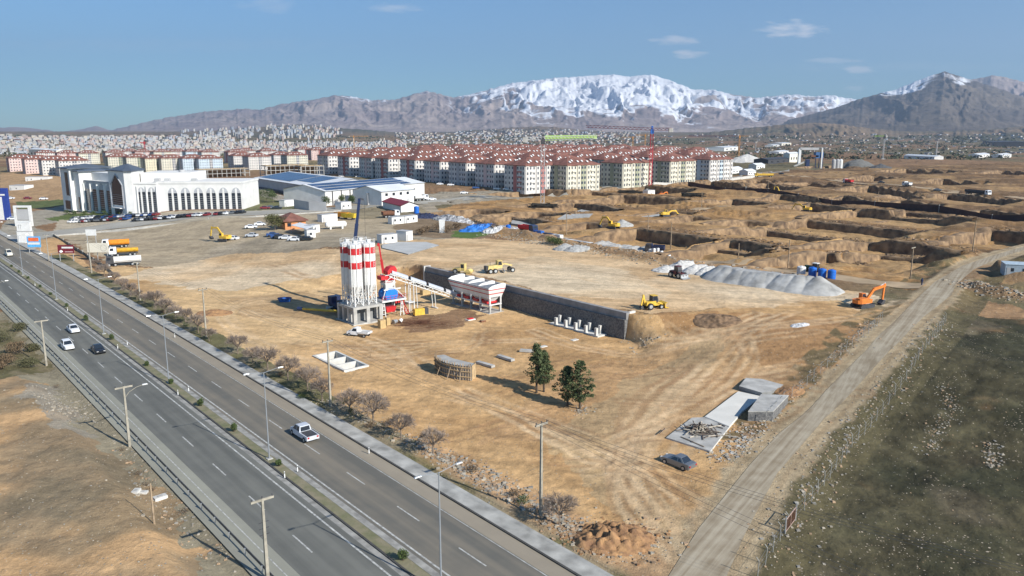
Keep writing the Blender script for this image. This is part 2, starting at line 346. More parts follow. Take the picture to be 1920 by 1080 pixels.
    lf2=inpoly(jx,jy,WP([(-300,705),(20,712),(75,722),(120,755),(215,830),(300,920),(390,1010),(470,1110),(-300,1250)]))
    cl=mixc((.47,.325,.19),(.26,.205,.14),sst(.46,.60,n1*.4+n2*.6)); cl=mixc(cl,(.175,.155,.115),sst(.55,.66,fbm(x,y,16,4,150))*.7); C[lf2,:3]=cl[lf2]; C[lf2,3]=.5
    put(inpoly(jx,jy,WP([(40,745),(90,722),(125,755),(215,815),(190,825),(120,790),(60,765)]))*.8,(.27,.26,.235),.9)
    bush=inpoly(jx,jy,WP([(-200,560),(0,590),(40,630),(80,690),(20,716),(-200,700)])); cb=mixc((.19,.17,.115),(.12,.115,.065),sst(.4,.6,n3)); C[bush,:3]=cb[bush]; C[bush,3]=.4
    # verge along the pavement + rubble
    vg=(oc>2.2)&(oc<6.2+1.5*(n2-.5)*2)&(s<235)
    cv=mixc((.27,.24,.175),(.13,.13,.07),sst(.4,.6,n2*.6+n3*.4)); C[vg,:3]=cv[vg]; C[vg,3]=.4
    dr=dseg(x,y,ROCKV); put((1-sst(1.2,3.6,dr+(n3-.5)*2))*.8,(.4,.27,.165),1.)
    db=dseg(x,y,BERM); put((1-sst(2.,5,db+(n3-.5)*3)),(.33,.225,.135),.95)
    for b in (BERM2,BERM3): put((1-sst(2.,4.5,dseg(x,y,b)+(n3-.5)*3)),(.26,.18,.11),.95)
    # vehicle tracks (compacted, paler bands), each a wheel pair
    def track(pts,w=.35,gap=2.,col=(.6,.47,.32),k=.45):
        p=WP(pts); q=[]
        for i in range(len(p)-1):           # catmull-rom
            a=p[max(i-1,0)];b=p[i];c_=p[i+1];d_=p[min(i+2,len(p)-1)]
            for t in np.linspace(0,1,6,endpoint=False): q.append(.5*((2*b)+(-a+c_)*t+(2*a-5*b+4*c_-d_)*t*t+(-a+3*b-3*c_+d_)*t**3))
        q.append(p[-1]); q=np.array(q); lo=q.min(0)-3; hi=q.max(0)+3
        sel=np.where((x>lo[0])&(x<hi[0])&(y>lo[1])&(y<hi[1]))[0]
        if len(sel)==0: return
        dd=np.abs(dseg(x[sel]+(n3[sel]-.5)*.9+(n2[sel]-.5)*2,y[sel],[tuple(v) for v in q])-gap/2)
        m=((1-sst(w*.3,w*2.2,dd))*k*.95*(sst(.35,.65,n2[sel])*.9+.2))[:,None]; C[sel,:3]=C[sel,:3]*(1-m)+np.array(col)*m
    rnd=random.Random(5)
    for T in [[(1240,1060),(1190,960),(1160,860),(1220,750),(1330,650),(1420,600)],[(1260,1040),(1230,940),(1200,850),(1270,740),(1380,640),(1480,590)],[(1340,1000),(1250,900),(1100,820),(900,740),(760,690),(620,640)],
        [(1120,860),(960,780),(820,720),(700,650),(560,600),(460,585)],[(1000,640),(860,640),(760,640),(650,650),(540,640)],[(1180,640),(1260,640),(1400,620),(1560,600),(1700,570)],[(1000,620),(1080,650),(1180,660),(1300,640),(1420,590)],
        [(880,600),(900,620),(880,650),(820,660),(700,670)],[(600,560),(500,560),(420,590),(480,640),(620,690)],[(1330,620),(1400,640),(1380,690),(1300,760),(1150,830)],[(1480,690),(1380,740),(1300,800),(1270,860)],[(820,520),(760,540),(700,520),(600,520),(480,500),(360,505)],
        [(900,520),(1000,505),(1130,530),(1210,560),(1350,570),(1500,570)],[(880,470),(960,480),(1080,500),(1200,520)],[(330,500),(450,490),(600,480),(760,475)],[(1320,690),(1250,760),(1180,850),(1200,930),(1250,1000)]]:
        track(T)
        for k in range(2): track([(a+rnd.uniform(-25,25),b+rnd.uniform(-9,9)) for a,b in T],col=rnd.choice([(.6,.47,.32),(.3,.19,.11)]),k=.4)
    for k in range(26):
        a=rnd.uniform(600,1500); b=rnd.uniform(600,900); L=rnd.uniform(60,200); an=rnd.uniform(-.4,.4)
        track([(a,b),(a+L*.5,b+L*.5*an+rnd.uniform(-8,8)),(a+L,b+L*an)],col=rnd.choice([(.58,.45,.3),(.27,.17,.1),(.3,.19,.11)]),k=.4)
    for k in range(16):
        a=rnd.uniform(300,1400); b=rnd.uniform(470,560); L=rnd.uniform(100,300); an=rnd.uniform(-.05,.15)
        track([(a,b),(a+L*.5,b+L*.5*an+rnd.uniform(-5,5)),(a+L,b+L*an)],col=rnd.choice([(.62,.5,.36),(.38,.27,.16)]),k=.3)
    for i in range(5):                         # ruts along the dirt road
        off=(i-2)*1.35; tng=np.gradient(RC,axis=0); nn=np.stack([tng[:,1],-tng[:,0]],1)/np.linalg.norm(tng,axis=1)[:,None]
        q=RC+nn*off; dd=dseg(x,y,[tuple(v) for v in q]); m=((1-sst(.15,.6,dd))*.5*(.3+1.2*n2)*(y<400))[:,None]; C[:,:3]=C[:,:3]*(1-m)+np.array((.42,.365,.27) if i%2 else (.26,.20,.13))*m
    sr=fbm(x/9.,(y+.25*x)/1.3,1,5,160); C[:,:3]*=(1+(sr-.5)*.55*(oc>5)*(1-gf))[:,None]; C[:,:3]*=(.88+.24*n3+(gf|exm)*(.30*n3-.15))[:,None]; C[:,:3]*=np.array([1.07,.985,.855])
    C[:,:3]=np.clip(C[:,:3],0.01,.9)
    return C
def ground_mat():
    m=bpy.data.materials.new('ground_soil'); m.use_nodes=True; t=m.node_tree; b=t.nodes['Principled BSDF']; b.inputs['Roughness'].default_value=.95; b.inputs['Specular IOR Level'].default_value=.15
    a=N(t,'ShaderNodeAttribute',attribute_name='Col'); g=N(t,'ShaderNodeNewGeometry')
    def noise(sc,det=5,ro=.6):
        n=N(t,'ShaderNodeTexNoise'); n.inputs['Scale'].default_value=sc; n.inputs['Detail'].default_value=det; n.inputs['Roughness'].default_value=ro; t.links.new(g.outputs['Position'],n.inputs['Vector']); return n.outputs[0]
    f1=noise(.9,6,.7); f2=noise(.13,4); f3=noise(4.5,3,.7)
    val=mth(t,'ADD',mth(t,'MULTIPLY',f1,.62),mth(t,'ADD',mth(t,'MULTIPLY',f2,.5),mth(t,'MULTIPLY',f3,.3))) # ~.71
    val=mth(t,'ADD',mth(t,'MULTIPLY',mth(t,'SUBTRACT',val,.71),1.7),1.)
    vm=N(t,'ShaderNodeVectorMath',operation='SCALE'); t.links.new(a.outputs['Color'],vm.inputs[0]); t.links.new(val,vm.inputs['Scale'])
    # loose stones
    vo=N(t,'ShaderNodeTexVoronoi',feature='F1'); vo.inputs['Scale'].default_value=3.2; vo.inputs['Randomness'].default_value=1; t.links.new(g.outputs['Position'],vo.inputs['Vector'])
    sep=N(t,'ShaderNodeSeparateColor'); t.links.new(vo.outputs['Color'],sep.inputs[0])
    rad=mth(t,'MULTIPLY',mth(t,'MULTIPLY',sep.outputs[1],sep.outputs[1]),.36)
    inside=mth(t,'LESS_THAN',vo.outputs['Distance'],rad)
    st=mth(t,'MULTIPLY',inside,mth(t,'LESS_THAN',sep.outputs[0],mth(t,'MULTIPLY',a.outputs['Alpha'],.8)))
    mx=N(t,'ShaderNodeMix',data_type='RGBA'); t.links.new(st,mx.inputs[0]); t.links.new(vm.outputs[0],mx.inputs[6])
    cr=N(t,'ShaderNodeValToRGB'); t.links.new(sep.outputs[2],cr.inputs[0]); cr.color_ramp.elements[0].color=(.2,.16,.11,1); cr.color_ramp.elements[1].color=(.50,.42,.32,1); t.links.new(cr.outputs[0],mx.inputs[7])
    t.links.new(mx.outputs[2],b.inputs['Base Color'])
    bp=N(t,'ShaderNodeBump'); bp.inputs['Strength'].default_value=.55; bp.inputs['Distance'].default_value=.35
    hh=mth(t,'ADD',f1,mth(t,'ADD',mth(t,'MULTIPLY',f3,.4),mth(t,'MULTIPLY',st,.35))); t.links.new(hh,bp.inputs['Height']); t.links.new(bp.outputs[0],b.inputs['Normal'])
    return m
struct(build_ground())
Hraw=H
def H(x,y):
    x=np.asarray(x,float);y=np.asarray(y,float); r=np.clip(np.hypot(x,y),GR[0],GR[-1]*.9999); t=np.clip(np.arctan2(x,y),GT[0],GT[-1]*.9999)
    i=np.clip(np.searchsorted(GR,r)-1,0,len(GR)-2); j=np.clip(np.searchsorted(GT,t)-1,0,len(GT)-2); a=(r-GR[i])/(GR[i+1]-GR[i]); b=(t-GT[j])/(GT[j+1]-GT[j])
    return GZ[i,j]*(1-a)*(1-b)+GZ[i+1,j]*a*(1-b)+GZ[i,j+1]*(1-a)*b+GZ[i+1,j+1]*a*b
# ------------------------------------------------------------------ mountains and hills
def mountain_mat(name,rock,rock2,snow=(.86,.88,.92),amp=1.):
    m=bpy.data.materials.new(name); m.use_nodes=True; t=m.node_tree; b=t.nodes['Principled BSDF']; b.inputs['Roughness'].default_value=.9; b.inputs['Specular IOR Level'].default_value=.1
    a=N(t,'ShaderNodeAttribute',attribute_name='Col'); g=N(t,'ShaderNodeNewGeometry'); sp=N(t,'ShaderNodeSeparateColor'); t.links.new(a.outputs['Color'],sp.inputs[0])
    n=N(t,'ShaderNodeTexNoise'); n.inputs['Scale'].default_value=.004; n.inputs['Detail'].default_value=7; n.inputs['Roughness'].default_value=.62; t.links.new(g.outputs['Position'],n.inputs['Vector'])
    n2=N(t,'ShaderNodeTexNoise'); n2.inputs['Scale'].default_value=.0011; n2.inputs['Detail'].default_value=6; t.links.new(g.outputs['Position'],n2.inputs['Vector'])
    c=N(t,'ShaderNodeMix',data_type='RGBA'); t.links.new(mth(t,'MULTIPLY',mth(t,'SUBTRACT',n2.outputs[0],.38),4,clamp=True),c.inputs[0]); c.inputs[6].default_value=(*rock,1); c.inputs[7].default_value=(*rock2,1)
    v=N(t,'ShaderNodeVectorMath',operation='SCALE'); t.links.new(c.outputs[2],v.inputs[0]); t.links.new(mth(t,'ADD',mth(t,'MULTIPLY',n.outputs[0],1.2),.4),v.inputs['Scale'])
    sn=mth(t,'MULTIPLY',mth(t,'SUBTRACT',mth(t,'ADD',sp.outputs[0],mth(t,'MULTIPLY',mth(t,'SUBTRACT',n.outputs[0],.5),1.0)),.46),3.6,clamp=True)
    k=N(t,'ShaderNodeMix',data_type='RGBA'); t.links.new(sn,k.inputs[0]); t.links.new(v.outputs[0],k.inputs[6]); k.inputs[7].default_value=(*snow,1)
    t.links.new(k.outputs[2],b.inputs['Base Color'])
    bp=N(t,'ShaderNodeBump'); bp.inputs['Strength'].default_value=.7; bp.inputs['Distance'].default_value=60; t.links.new(n.outputs[0],bp.inputs['Height']); t.links.new(bp.outputs[0],b.inputs['Normal'])
    return m
def ridge(name,prof,rc,r0,r1,mat,snowf,seed,relief=1.,nt_=900,nr=150,fq=1.,base=-20,sh=1.25):
    prof=sorted(prof); px=np.array([p[0] for p in prof],float); py=np.array([p[1] for p in prof],float)
    az=[];el=[]
    for a,b in zip(px,py): d=pxdir(a,b); az.append(math.atan2(d[0],d[1])); el.append(d[2]/math.hypot(d[0],d[1]))
    az=np.array(az);el=np.array(el)
    th=np.linspace(az[0],az[-1],nt_); e=np.interp(th,az,el)
    rg=np.concatenate([np.linspace(r0,rc,nr),np.linspace(rc,r1,nr//3)[1:]])
    Rg,T=np.meshgrid(rg,th,indexing='ij'); E=np.broadcast_to(e,Rg.shape)
    wob=(fbm(T*40*fq,Rg/2500.,1,3,seed+9)-.5)*.16; TT=T+wob*.25+(Rg/rc)*.10
    a=np.abs(fbm(TT*17*fq+Rg/6000.,Rg/2300.,1,5,seed,.5)-.5)*2; a2=np.abs(fbm(TT*52*fq-Rg/3000.,Rg/850.,1,4,seed+30,.55)-.5)*2
    rdg=1-np.clip(a*2.6,0,1); rdg2=1-np.clip(a2*2.4,0,1)
    jit=(fbm(T*300,Rg*0,1,4,seed+60)-.5)*.0022*relief; E=E+jit
    zc=HC+E*rc-base
    t=np.clip((Rg-r0)/(rc-r0),0,1)
    shape=t**sh*(1-.0*t)
    amp=(t*(1-t)*4)**.8*.34*relief
    z=zc*shape*(1-amp*.55+amp*(rdg*.9+rdg2*.4)*.9)
    # never above the skyline
    lim=(HC+E*Rg-base)*(.985-.10*(1-t)); z=np.minimum(z,lim)
    back=Rg>rc; z=np.where(back,zc*(1-((Rg-rc)/(r1-rc))**1.2),z)+base
    x=Rg*np.sin(T); y=Rg*np.cos(T)
    hn=np.clip(z/(HC+e.max()*rc),0,1)
    sn=snowf(T,z,t,rdg,rdg2,x,y)
    col=np.zeros(x.shape+(4,)); col[...,0]=sn; col[...,3]=1
    return struct(np_mesh(name,np.stack([x.ravel(),y.ravel(),z.ravel()],1),gridf(*x.shape)[:,::-1],mat,col.reshape(-1,4),smooth=True))
def AZ(px): d=pxdir(px,245); return math.atan2(d[0],d[1])
mt_main=mountain_mat('mountain_rock',(.30,.245,.235),(.40,.33,.29))
mt_near=mountain_mat('near_mountain_rock',(.11,.092,.08),(.165,.135,.105))
mt_hill=mountain_mat('foothill_soil',(.12,.11,.07),(.24,.17,.11))
nosnow=lambda T,z,t,a,b,x,y: np.zeros(T.shape)
ridge('mountains',[(-300,250),(150,249),(200,246),(240,236),(300,223),(380,209),(460,203),(485,206),(520,196),(570,188),(600,184),(630,178),(660,180),(700,187),(740,186),(780,174),(800,170),(820,174),(850,182),(900,172),(935,161),(960,155),(1000,150),(1050,144),(1100,141),(1150,138),(1180,142),(1220,139),(1245,146),(1270,155),(1300,167),(1340,168),(1370,176),(1390,178),(1420,183),(1470,177),(1500,177),(1520,180),(1560,178),(1590,183),(1640,190),(1750,195),(1920,205),(2300,235)],
    14500,7200,17500,mt_main,lambda T,z,t,a,b,x,y: np.clip(((z-HC)/np.hypot(x,y)*14500-(770-330*sst(AZ(820),AZ(890),T)-150*sst(AZ(930),AZ(1040),T)+110*sst(AZ(1290),AZ(1380),T)-60*sst(AZ(1400),AZ(1500),T)))/420+.5+(a-.45)*-.8+(b-.5)*.95,0,1)*sst(AZ(580),AZ(640),T),200,1.15,1100,190)
def nsnow(T,z,t,a,b,x,y):
    pe=(z-HC)/np.hypot(x,y)*9500; w1=np.exp(-((T-AZ(1738)+(740-pe)*.00011)/.024)**2)*sst(320,460,pe); w2=np.exp(-((T-AZ(1800))/.012)**2)*sst(430,500,pe)*sst(640,560,pe)
    return np.clip(w1*1.5+w2*.9+(b-.6)*.4,0,1)
ridge('near_mountain',[(1400,248),(1440,236),(1500,219),(1560,203),(1620,182),(1680,166),(1720,150),(1750,138),(1772,132),(1790,138),(1820,148),(1850,157),(1880,167),(1920,182),(2000,200),(2200,235)],9500,5200,12000,mt_near,nsnow,300,.8,500,130,.8)
ridge('far_right_mountain',[(1700,200),(1780,158),(1820,148),(1860,140),(1880,142),(1920,152),(2000,170),(2300,215)],12500,9000,15000,mt_main,nosnow,330,.8,300,90)
ridge('distant_hills',[(-300,246),(-100,240),(0,239),(30,238),(70,241),(110,247),(150,243),(180,236),(205,244),(240,248),(300,250)],16000,9500,18000,mt_main,nosnow,340,.6,250,60)
ridge('foothills',[(1180,262),(1260,256),(1340,247),(1400,240),(1460,234),(1540,229),(1600,236),(1680,246),(1760,246),(1840,243),(1920,237),(2200,228)],5600,2900,7200,mt_hill,nosnow,350,.9,500,90,2.,-12)
ridge('brown_hill',[(640,262),(700,256),(800,250),(860,246),(960,239),(1010,236),(1060,240),(1120,246),(1200,250),(1300,256),(1400,262)],7600,4200,9200,mt_hill,nosnow,360,1.,500,90,2.,-12)
ridge('town_slope',[(-200,262),(0,256),(120,255),(200,250),(330,247),(420,243),(480,238),(560,233),(640,240),(760,249),(900,254),(1000,262)],6800,3600,8600,mt_hill,nosnow,370,.8,500,90,2.,-12)
# ------------------------------------------------------------------ haze
HAZE=True
def haze():
    mb=MB().box(-15500,15500,-600,19500,-80,2150); m=bpy.data.materials.new('haze_air'); m.use_nodes=True; t=m.node_tree; t.nodes.clear()
    out=N(t,'ShaderNodeOutputMaterial'); v=N(t,'ShaderNodeVolumePrincipled'); v.inputs['Color'].default_value=(.60,.76,1,1); v.inputs['Density'].default_value=6e-5; v.inputs['Anisotropy'].default_value=.2
    t.links.new(v.outputs[0],out.inputs['Volume']); o=mb.build('haze',m); struct(o,'stuff')
if HAZE: haze()
# ------------------------------------------------------------------ roads
def strip(name,o0,o1,z,mat,s0=-75,s1=330,step=5,kind='structure',thick=None):
    ss=np.arange(s0,s1+step,step,float); mb=MB(); vs=[]
    for s in ss:
        for o in (o0,o1): x,y=so2xy(s,o); vs.append((x,y,z))
    n=len(ss); fs=[(2*i,2*i+1,2*i+3,2*i+2) for i in range(n-1)]
    if thick:
        k=len(vs); vs+=[(x,y,z-thick) for x,y,z in vs[:]]
        fs+=[(2*i,2*i+2,k+2*i+2,k+2*i) for i in range(n-1)]+[(2*i+1,k+2*i+1,k+2*i+3,2*i+3) for i in range(n-1)]
    mb.add(vs,fs); return struct(mb.build(name,mat),kind) if kind else mb.build(name,mat)
def asphalt(name,a,b,streak):
    m=bpy.data.materials.new(name); m.use_nodes=True; t=m.node_tree; bs=t.nodes['Principled BSDF']; bs.inputs['Roughness'].default_value=.85; bs.inputs['Specular IOR Level'].default_value=.25
    g=N(t,'ShaderNodeNewGeometry'); mp=N(t,'ShaderNodeMapping'); mp.vector_type='POINT'; mp.inputs['Rotation'].default_value=(0,0,-AZD); t.links.new(g.outputs['Position'],mp.inputs[0])
    sc=N(t,'ShaderNodeVectorMath',operation='MULTIPLY'); sc.inputs[1].default_value=(.02,.55,1); t.links.new(mp.outputs[0],sc.inputs[0])
    n=N(t,'ShaderNodeTexNoise'); n.inputs['Scale'].default_value=1.; n.inputs['Detail'].default_value=4; t.links.new(sc.outputs[0],n.inputs['Vector'])
    n2=N(t,'ShaderNodeTexNoise'); n2.inputs['Scale'].default_value=.35; n2.inputs['Detail'].default_value=7; t.links.new(g.outputs['Position'],n2.inputs['Vector'])
    f=mth(t,'ADD',mth(t,'MULTIPLY',mth(t,'SUBTRACT',n.outputs[0],.5),streak),mth(t,'MULTIPLY',mth(t,'SUBTRACT',n2.outputs[0],.5),1.0)); f=mth(t,'ADD',f,.5,clamp=True)
    c=N(t,'ShaderNodeMix',data_type='RGBA'); t.links.new(f,c.inputs[0]); c.inputs[6].default_value=(*a,1); c.inputs[7].default_value=(*b,1); t.links.new(c.outputs[2],bs.inputs['Base Color']); return m
AS1=asphalt('asphalt_dark',(.115,.116,.104),(.175,.174,.152),3.2); AS2=asphalt('asphalt_dusty',(.13,.125,.108),(.21,.185,.145),3.4); SHD=asphalt('dusty_shoulder',(.24,.235,.195),(.32,.315,.255),2.)
SH2=asphalt('dust_strip',(.25,.215,.165),(.33,.285,.215),2.)
GUT=M('kerb_concrete',(.33,.32,.29),.9,var=.2,scale=.8); PAV=M('pavement_stone',(.40,.39,.355),.9,var=.2,scale=.5,det=8); DK=M('dark_kerb',(.075,.072,.065),.8); PAINT=M('road_paint',(.58,.58,.54),.7,scale=2.2,det=8,col2=(.26,.255,.235))
strip('road_shoulder',-22.6,-19.2,.040,SHD); strip('road',-19.25,-12.2,.044,AS1); strip('road',-9.9,-1.9,.044,AS2); strip('road_edge_dust',-1.95,-.0,.048,SH2)
strip('gutter',-12.25,-11.5,.052,GUT); strip('gutter',-10.05,-9.35,.052,GUT)
strip('kerb',-11.6,-11.38,.16,DK,thick=.15); strip('kerb',-10.2,-10.0,.16,GUT,thick=.15)
MG=M('median_grass',(.145,.15,.075),.95,var=.3,scale=.6,det=8,col2=(.25,.215,.14),bump=.5); strip('median_ground',-11.4,-10.2,.14,MG)
strip('kerb',-.02,.22,.17,DK,s1=126,thick=.16); strip('kerb',-.02,.22,.17,DK,s0=146,s1=330,thick=.16); strip('pavement',.22,2.45,.165,PAV,thick=.16)
def lines(name,o,w,dash=None,s0=-70,s1=320,z=.052,ph=0):
    mb=MB(); s=s0+ph
    while s<s1:
        e=s+(dash[0] if dash else 6)
        q=[so2xy(s,o-w/2),so2xy(s,o+w/2),so2xy(e,o+w/2),so2xy(e,o-w/2)]; mb.add([(*p,z) for p in q],[(0,1,2,3)]); s=e+(dash[1] if dash else 0)
    return struct(mb.build(name,PAINT))
lines('road_marking',-20.2,.11); lines('road_marking',-13.0,.2,z=.056); lines('road_marking',-8.9,.2,z=.056); lines('road_marking',-16.6,.16,(4.3,6.9),ph=1.9); lines('road_marking',-5.3,.15,(4.3,6.9),ph=.3); lines('road_marking',-2.1,.1,z=.060)
# dirt road sheet
def sheet(name,L,Rr,mat,lift,sub=6,nw=8,jag=0.,kind='structure'):
    L=np.array(L);Rr=np.array(Rr); tt=np.linspace(0,len(L)-1,(len(L)-1)*sub+1); a=np.stack([np.interp(tt,range(len(L)),L[:,k]) for k in (0,1)],1); b=np.stack([np.interp(tt,range(len(L)),Rr[:,k]) for k in (0,1)],1)
    u=np.linspace(0,1,nw); P=a[:,None]*(1-u[None,:,None])+b[:,None]*u[None,:,None]
    x=P[...,0].ravel(); y=P[...,1].ravel(); z=H(x,y)+lift
    return struct(np_mesh(name,np.stack([x,y,z],1),gridf(len(tt),nw),mat,smooth=True),kind)
def dirtmat():
    m=bpy.data.materials.new('dirt_road_surface'); m.use_nodes=True; t=m.node_tree; bs=t.nodes['Principled BSDF']; bs.inputs['Roughness'].default_value=.95; bs.inputs['Specular IOR Level'].default_value=.1
    g=N(t,'ShaderNodeNewGeometry'); mp=N(t,'ShaderNodeMapping'); mp.inputs['Rotation'].default_value=(0,0,-math.atan2(RC[4][1]-RC[0][1],RC[4][0]-RC[0][0])); t.links.new(g.outputs['Position'],mp.inputs[0])
    sc=N(t,'ShaderNodeVectorMath',operation='MULTIPLY'); sc.inputs[1].default_value=(.035,1.3,1); t.links.new(mp.outputs[0],sc.inputs[0])
    n=N(t,'ShaderNodeTexNoise'); n.inputs['Scale'].default_value=1; n.inputs['Detail'].default_value=6; n.inputs['Roughness'].default_value=.65; t.links.new(sc.outputs[0],n.inputs['Vector'])
    n2=N(t,'ShaderNodeTexNoise'); n2.inputs['Scale'].default_value=.5; n2.inputs['Detail'].default_value=7; t.links.new(g.outputs['Position'],n2.inputs['Vector'])
    f=mth(t,'ADD',mth(t,'MULTIPLY',mth(t,'SUBTRACT',n.outputs[0],.5),3.4),mth(t,'MULTIPLY',mth(t,'SUBTRACT',n2.outputs[0],.5),1.4)); f=mth(t,'ADD',f,.5,clamp=True)
    c=N(t,'ShaderNodeMix',data_type='RGBA'); t.links.new(f,c.inputs[0]); c.inputs[6].default_value=(.255,.205,.14,1); c.inputs[7].default_value=(.41,.355,.265,1); t.links.new(c.outputs[2],bs.inputs['Base Color']); return m
DM=dirtmat()
def inset(A,B,k): A=np.array(A);B=np.array(B); return A+(B-A)*k, B+(A-B)*k
a_,b_=inset(RL,RR,.16); sheet('dirt_road',a_,b_,DM,.05)
SV=M('service_road_surface',(.36,.34,.29),.9,var=.12,scale=.05,det=8)
sheet('service_road',WP([(-60,452),(60,452),(110,442),(200,430),(480,404),(640,394),(800,384),(1000,366),(1130,356),(1370,335),(1480,322)]),WP([(-60,441),(60,440),(104,432),(200,419),(480,396),(640,388),(800,378),(1000,361),(1130,351),(1370,331),(1480,319)])+0.,SV,.10)
def dsheet(name,pts,w,col):
    p=WP(pts); tg=np.gradient(p,axis=0); nn=np.stack([tg[:,1],-tg[:,0]],1)/np.linalg.norm(tg,axis=1)[:,None]; return sheet(name,p-nn*w/2,p+nn*w/2,col,.12)
DP=M('dirt_track_surface',(.42,.31,.19),.95,var=.15,scale=.2,det=8)
dsheet('dirt_track',[(960,436),(1060,444),(1200,463),(1300,478),(1450,500),(1600,522),(1730,537)],7,DP)
dsheet('dirt_track',[(1480,330),(1620,343),(1760,357),(1920,372),(2050,385)],8,DP)
dsheet('dirt_track',[(1300,395),(1400,388),(1520,372),(1640,378),(1780,394),(1960,410)],5,DP)

# vertical cut faces of the excavations
def cut_bank(a,b,oe,sl,sm,wd,dp,k):
    e=lambda s:oe+sl*(s-sm); nw=int(wd+dp*9.5)+2; pts=[(s,e(s),0,1) for s in np.arange(a,b-.3,1.0)]+[(b,e(b),1,1)]+[(b,e(b)-q,1,0) for q in np.arange(1,nw,1.)]
    P=[]
    for i,(s,o,ds,do) in enumerate(pts):
        g=lambda q:so2xy(s+ds*q,o+do*q,False); x1,y1=g(5.2); back=Hs2(x1,y1); bot=back-dp-.4; jt=(vn(s*.35+o*.2,k,8)-.5)
        P.append((x1,y1,back-.15)); x,y=g(3.); P.append((x,y,back+.10+jt*.2)); x,y=g(.5+jt*.3); P.append((x,y,back+.2+jt*.25))
        for r in range(1,6):
            f=r/5; x,y=g(.5+jt*.3-f*.9+(vn(s*.9+o*.7,f*4+k,5)-.5)*.55); P.append((x,y,back+(bot-back)*f))
    return np.array(P),gridf(len(pts),8)
def Hs2(x,y): return float(H(np.array([x]),np.array([y]))[0])
CBM=M('cut_soil',(.33,.22,.12),.95,var=.35,scale=.35,det=9,bump=.9,col2=(.085,.055,.035))
for k,(a,b,oe,sl,sm,wd,dp) in enumerate(_p):
    co,fc=cut_bank(a,b,oe,sl,sm,wd,dp,k); struct(np_mesh('cut_bank',co,fc[:,::-1],CBM))
# ================================================================== materials
WHITE=M('white_paint',(.70,.70,.68),.45,var=.05,scale=1); WHITEW=M('white_wall',(.72,.71,.68),.8,var=.05,scale=.3); RED=M('red_paint',(.55,.03,.035),.45,var=.08)
BLUE=M('blue_paint',(.03,.13,.45),.45,var=.08); DBLUE=M('dark_blue_paint',(.022,.035,.09),.4,var=.1); YEL=M('yellow_paint',(.72,.46,.06),.5,var=.12); PYEL=M('pale_yellow_paint',(.68,.52,.20),.55,var=.12)
ORG=M('orange_paint',(.70,.20,.035),.45,var=.08); BLK=M('black_rubber',(.025,.025,.026),.85,var=.1); DARK=M('dark_steel',(.06,.06,.065),.6,var=.15); GLS=M('dark_glass',(.02,.028,.04),.08,spec=.8,var=.02)
STEEL=M('galvanised_steel',(.52,.54,.55),.45,metal=.6,var=.08); CONC=M('concrete',(.43,.42,.39),.9,var=.16,scale=.6,det=8); CONCL=M('pale_concrete',(.60,.585,.54),.9,var=.1,scale=.5,det=8); CONCD=M('dark_concrete',(.25,.255,.25),.9,var=.15,scale=.6)  # CONCD: darker grey concrete for some slab sides and the silo base wall
STONE=M('dark_stone_masonry',(.21,.205,.195),.9,var=.45,scale=3.2,det=4,bump=.6,col2=(.075,.077,.08)); WOOD=M('weathered_wood',(.36,.27,.18),.9,var=.25,scale=1.2); PLY=M('plywood',(.5,.36,.2),.8,var=.15); POLEM=M('pole_concrete',(.34,.31,.25),.85,var=.15)
GALV=M('grey_lamp_post',(.30,.32,.34),.45,metal=.3,var=.05); SILVER=M('silver_car_paint',(.62,.64,.68),.3,metal=.15,var=.03,spec=.6); GREYC=M('grey_car_paint',(.23,.245,.26),.3,metal=.5,var=.03,spec=.6); CARW=M('white_car_paint',(.78,.79,.80),.3,var=.03,spec=.6); CARB=M('black_car_paint',(.02,.021,.024),.2,var=.02,spec=.7)
CARR=M('dark_red_car_paint',(.2,.025,.03),.3,var=.03,spec=.6); CARU=M('blue_car_paint',(.03,.08,.24),.3,var=.03,spec=.6)
LAMPW=M('lamp_lens',(.6,.6,.58),.2,var=.02); TAIL=M('tail_lamp',(.4,.02,.02),.3,var=.02); RUST=M('rusty_steel',(.2,.09,.05),.85,var=.3,scale=4); GRAV=M('pale_gravel',(.56,.545,.51),.95,var=.12,scale=1.5,det=9,bump=.4); GRAV2=M('grey_gravel',(.40,.395,.375),.95,var=.15,scale=1.2,det=9,bump=.4)
BARK=M('bare_bark',(.22,.17,.13),.9,var=.2,scale=4); TWIG=M('bare_twigs',(.27,.215,.175),.9,var=.2,scale=3); PBARK=M('pine_bark',(.10,.075,.055),.95,var=.3,scale=4); NEED=M('pine_needles',(.09,.115,.045),.85,var=.45,scale=.9,det=5,col2=(.04,.06,.025)); NEED2=M('pine_needles_pale',(.14,.165,.07),.85,var=.4,scale=1.1,det=5,col2=(.07,.09,.035))
SHRUB=M('shrub_leaves',(.085,.12,.03),.85,var=.4,scale=3,col2=(.035,.055,.018)); DRYSH=M('dry_shrub',(.19,.13,.075),.9,var=.35,scale=3); TILE=M('red_roof_tiles',(.23,.10,.073),.8,var=.2,scale=.35,det=6); DROOF=M('dark_red_roof',(.25,.03,.04),.6,var=.08); CREAM=M('cream_wall',(.72,.69,.58),.8,var=.04,scale=.1)
PANEL=M('solar_panel',(.04,.075,.16),.25,var=.2,scale=.12,spec=.6); ROOFW=M('white_metal_roof',(.72,.73,.73),.5,var=.04,scale=.1); SLATE=M('slate_roof',(.09,.11,.14),.5,var=.1,scale=.2); GREYW=M('grey_cladding',(.42,.42,.42),.7,var=.06,scale=.2); ORW=M('orange_render',(.60,.26,.11),.85,var=.08,scale=.4); TARP=M('blue_tarpaulin',(.04,.2,.62),.5,var=.25,scale=.6); CARD=M('cardboard',(.50,.36,.17),.85,var=.08)
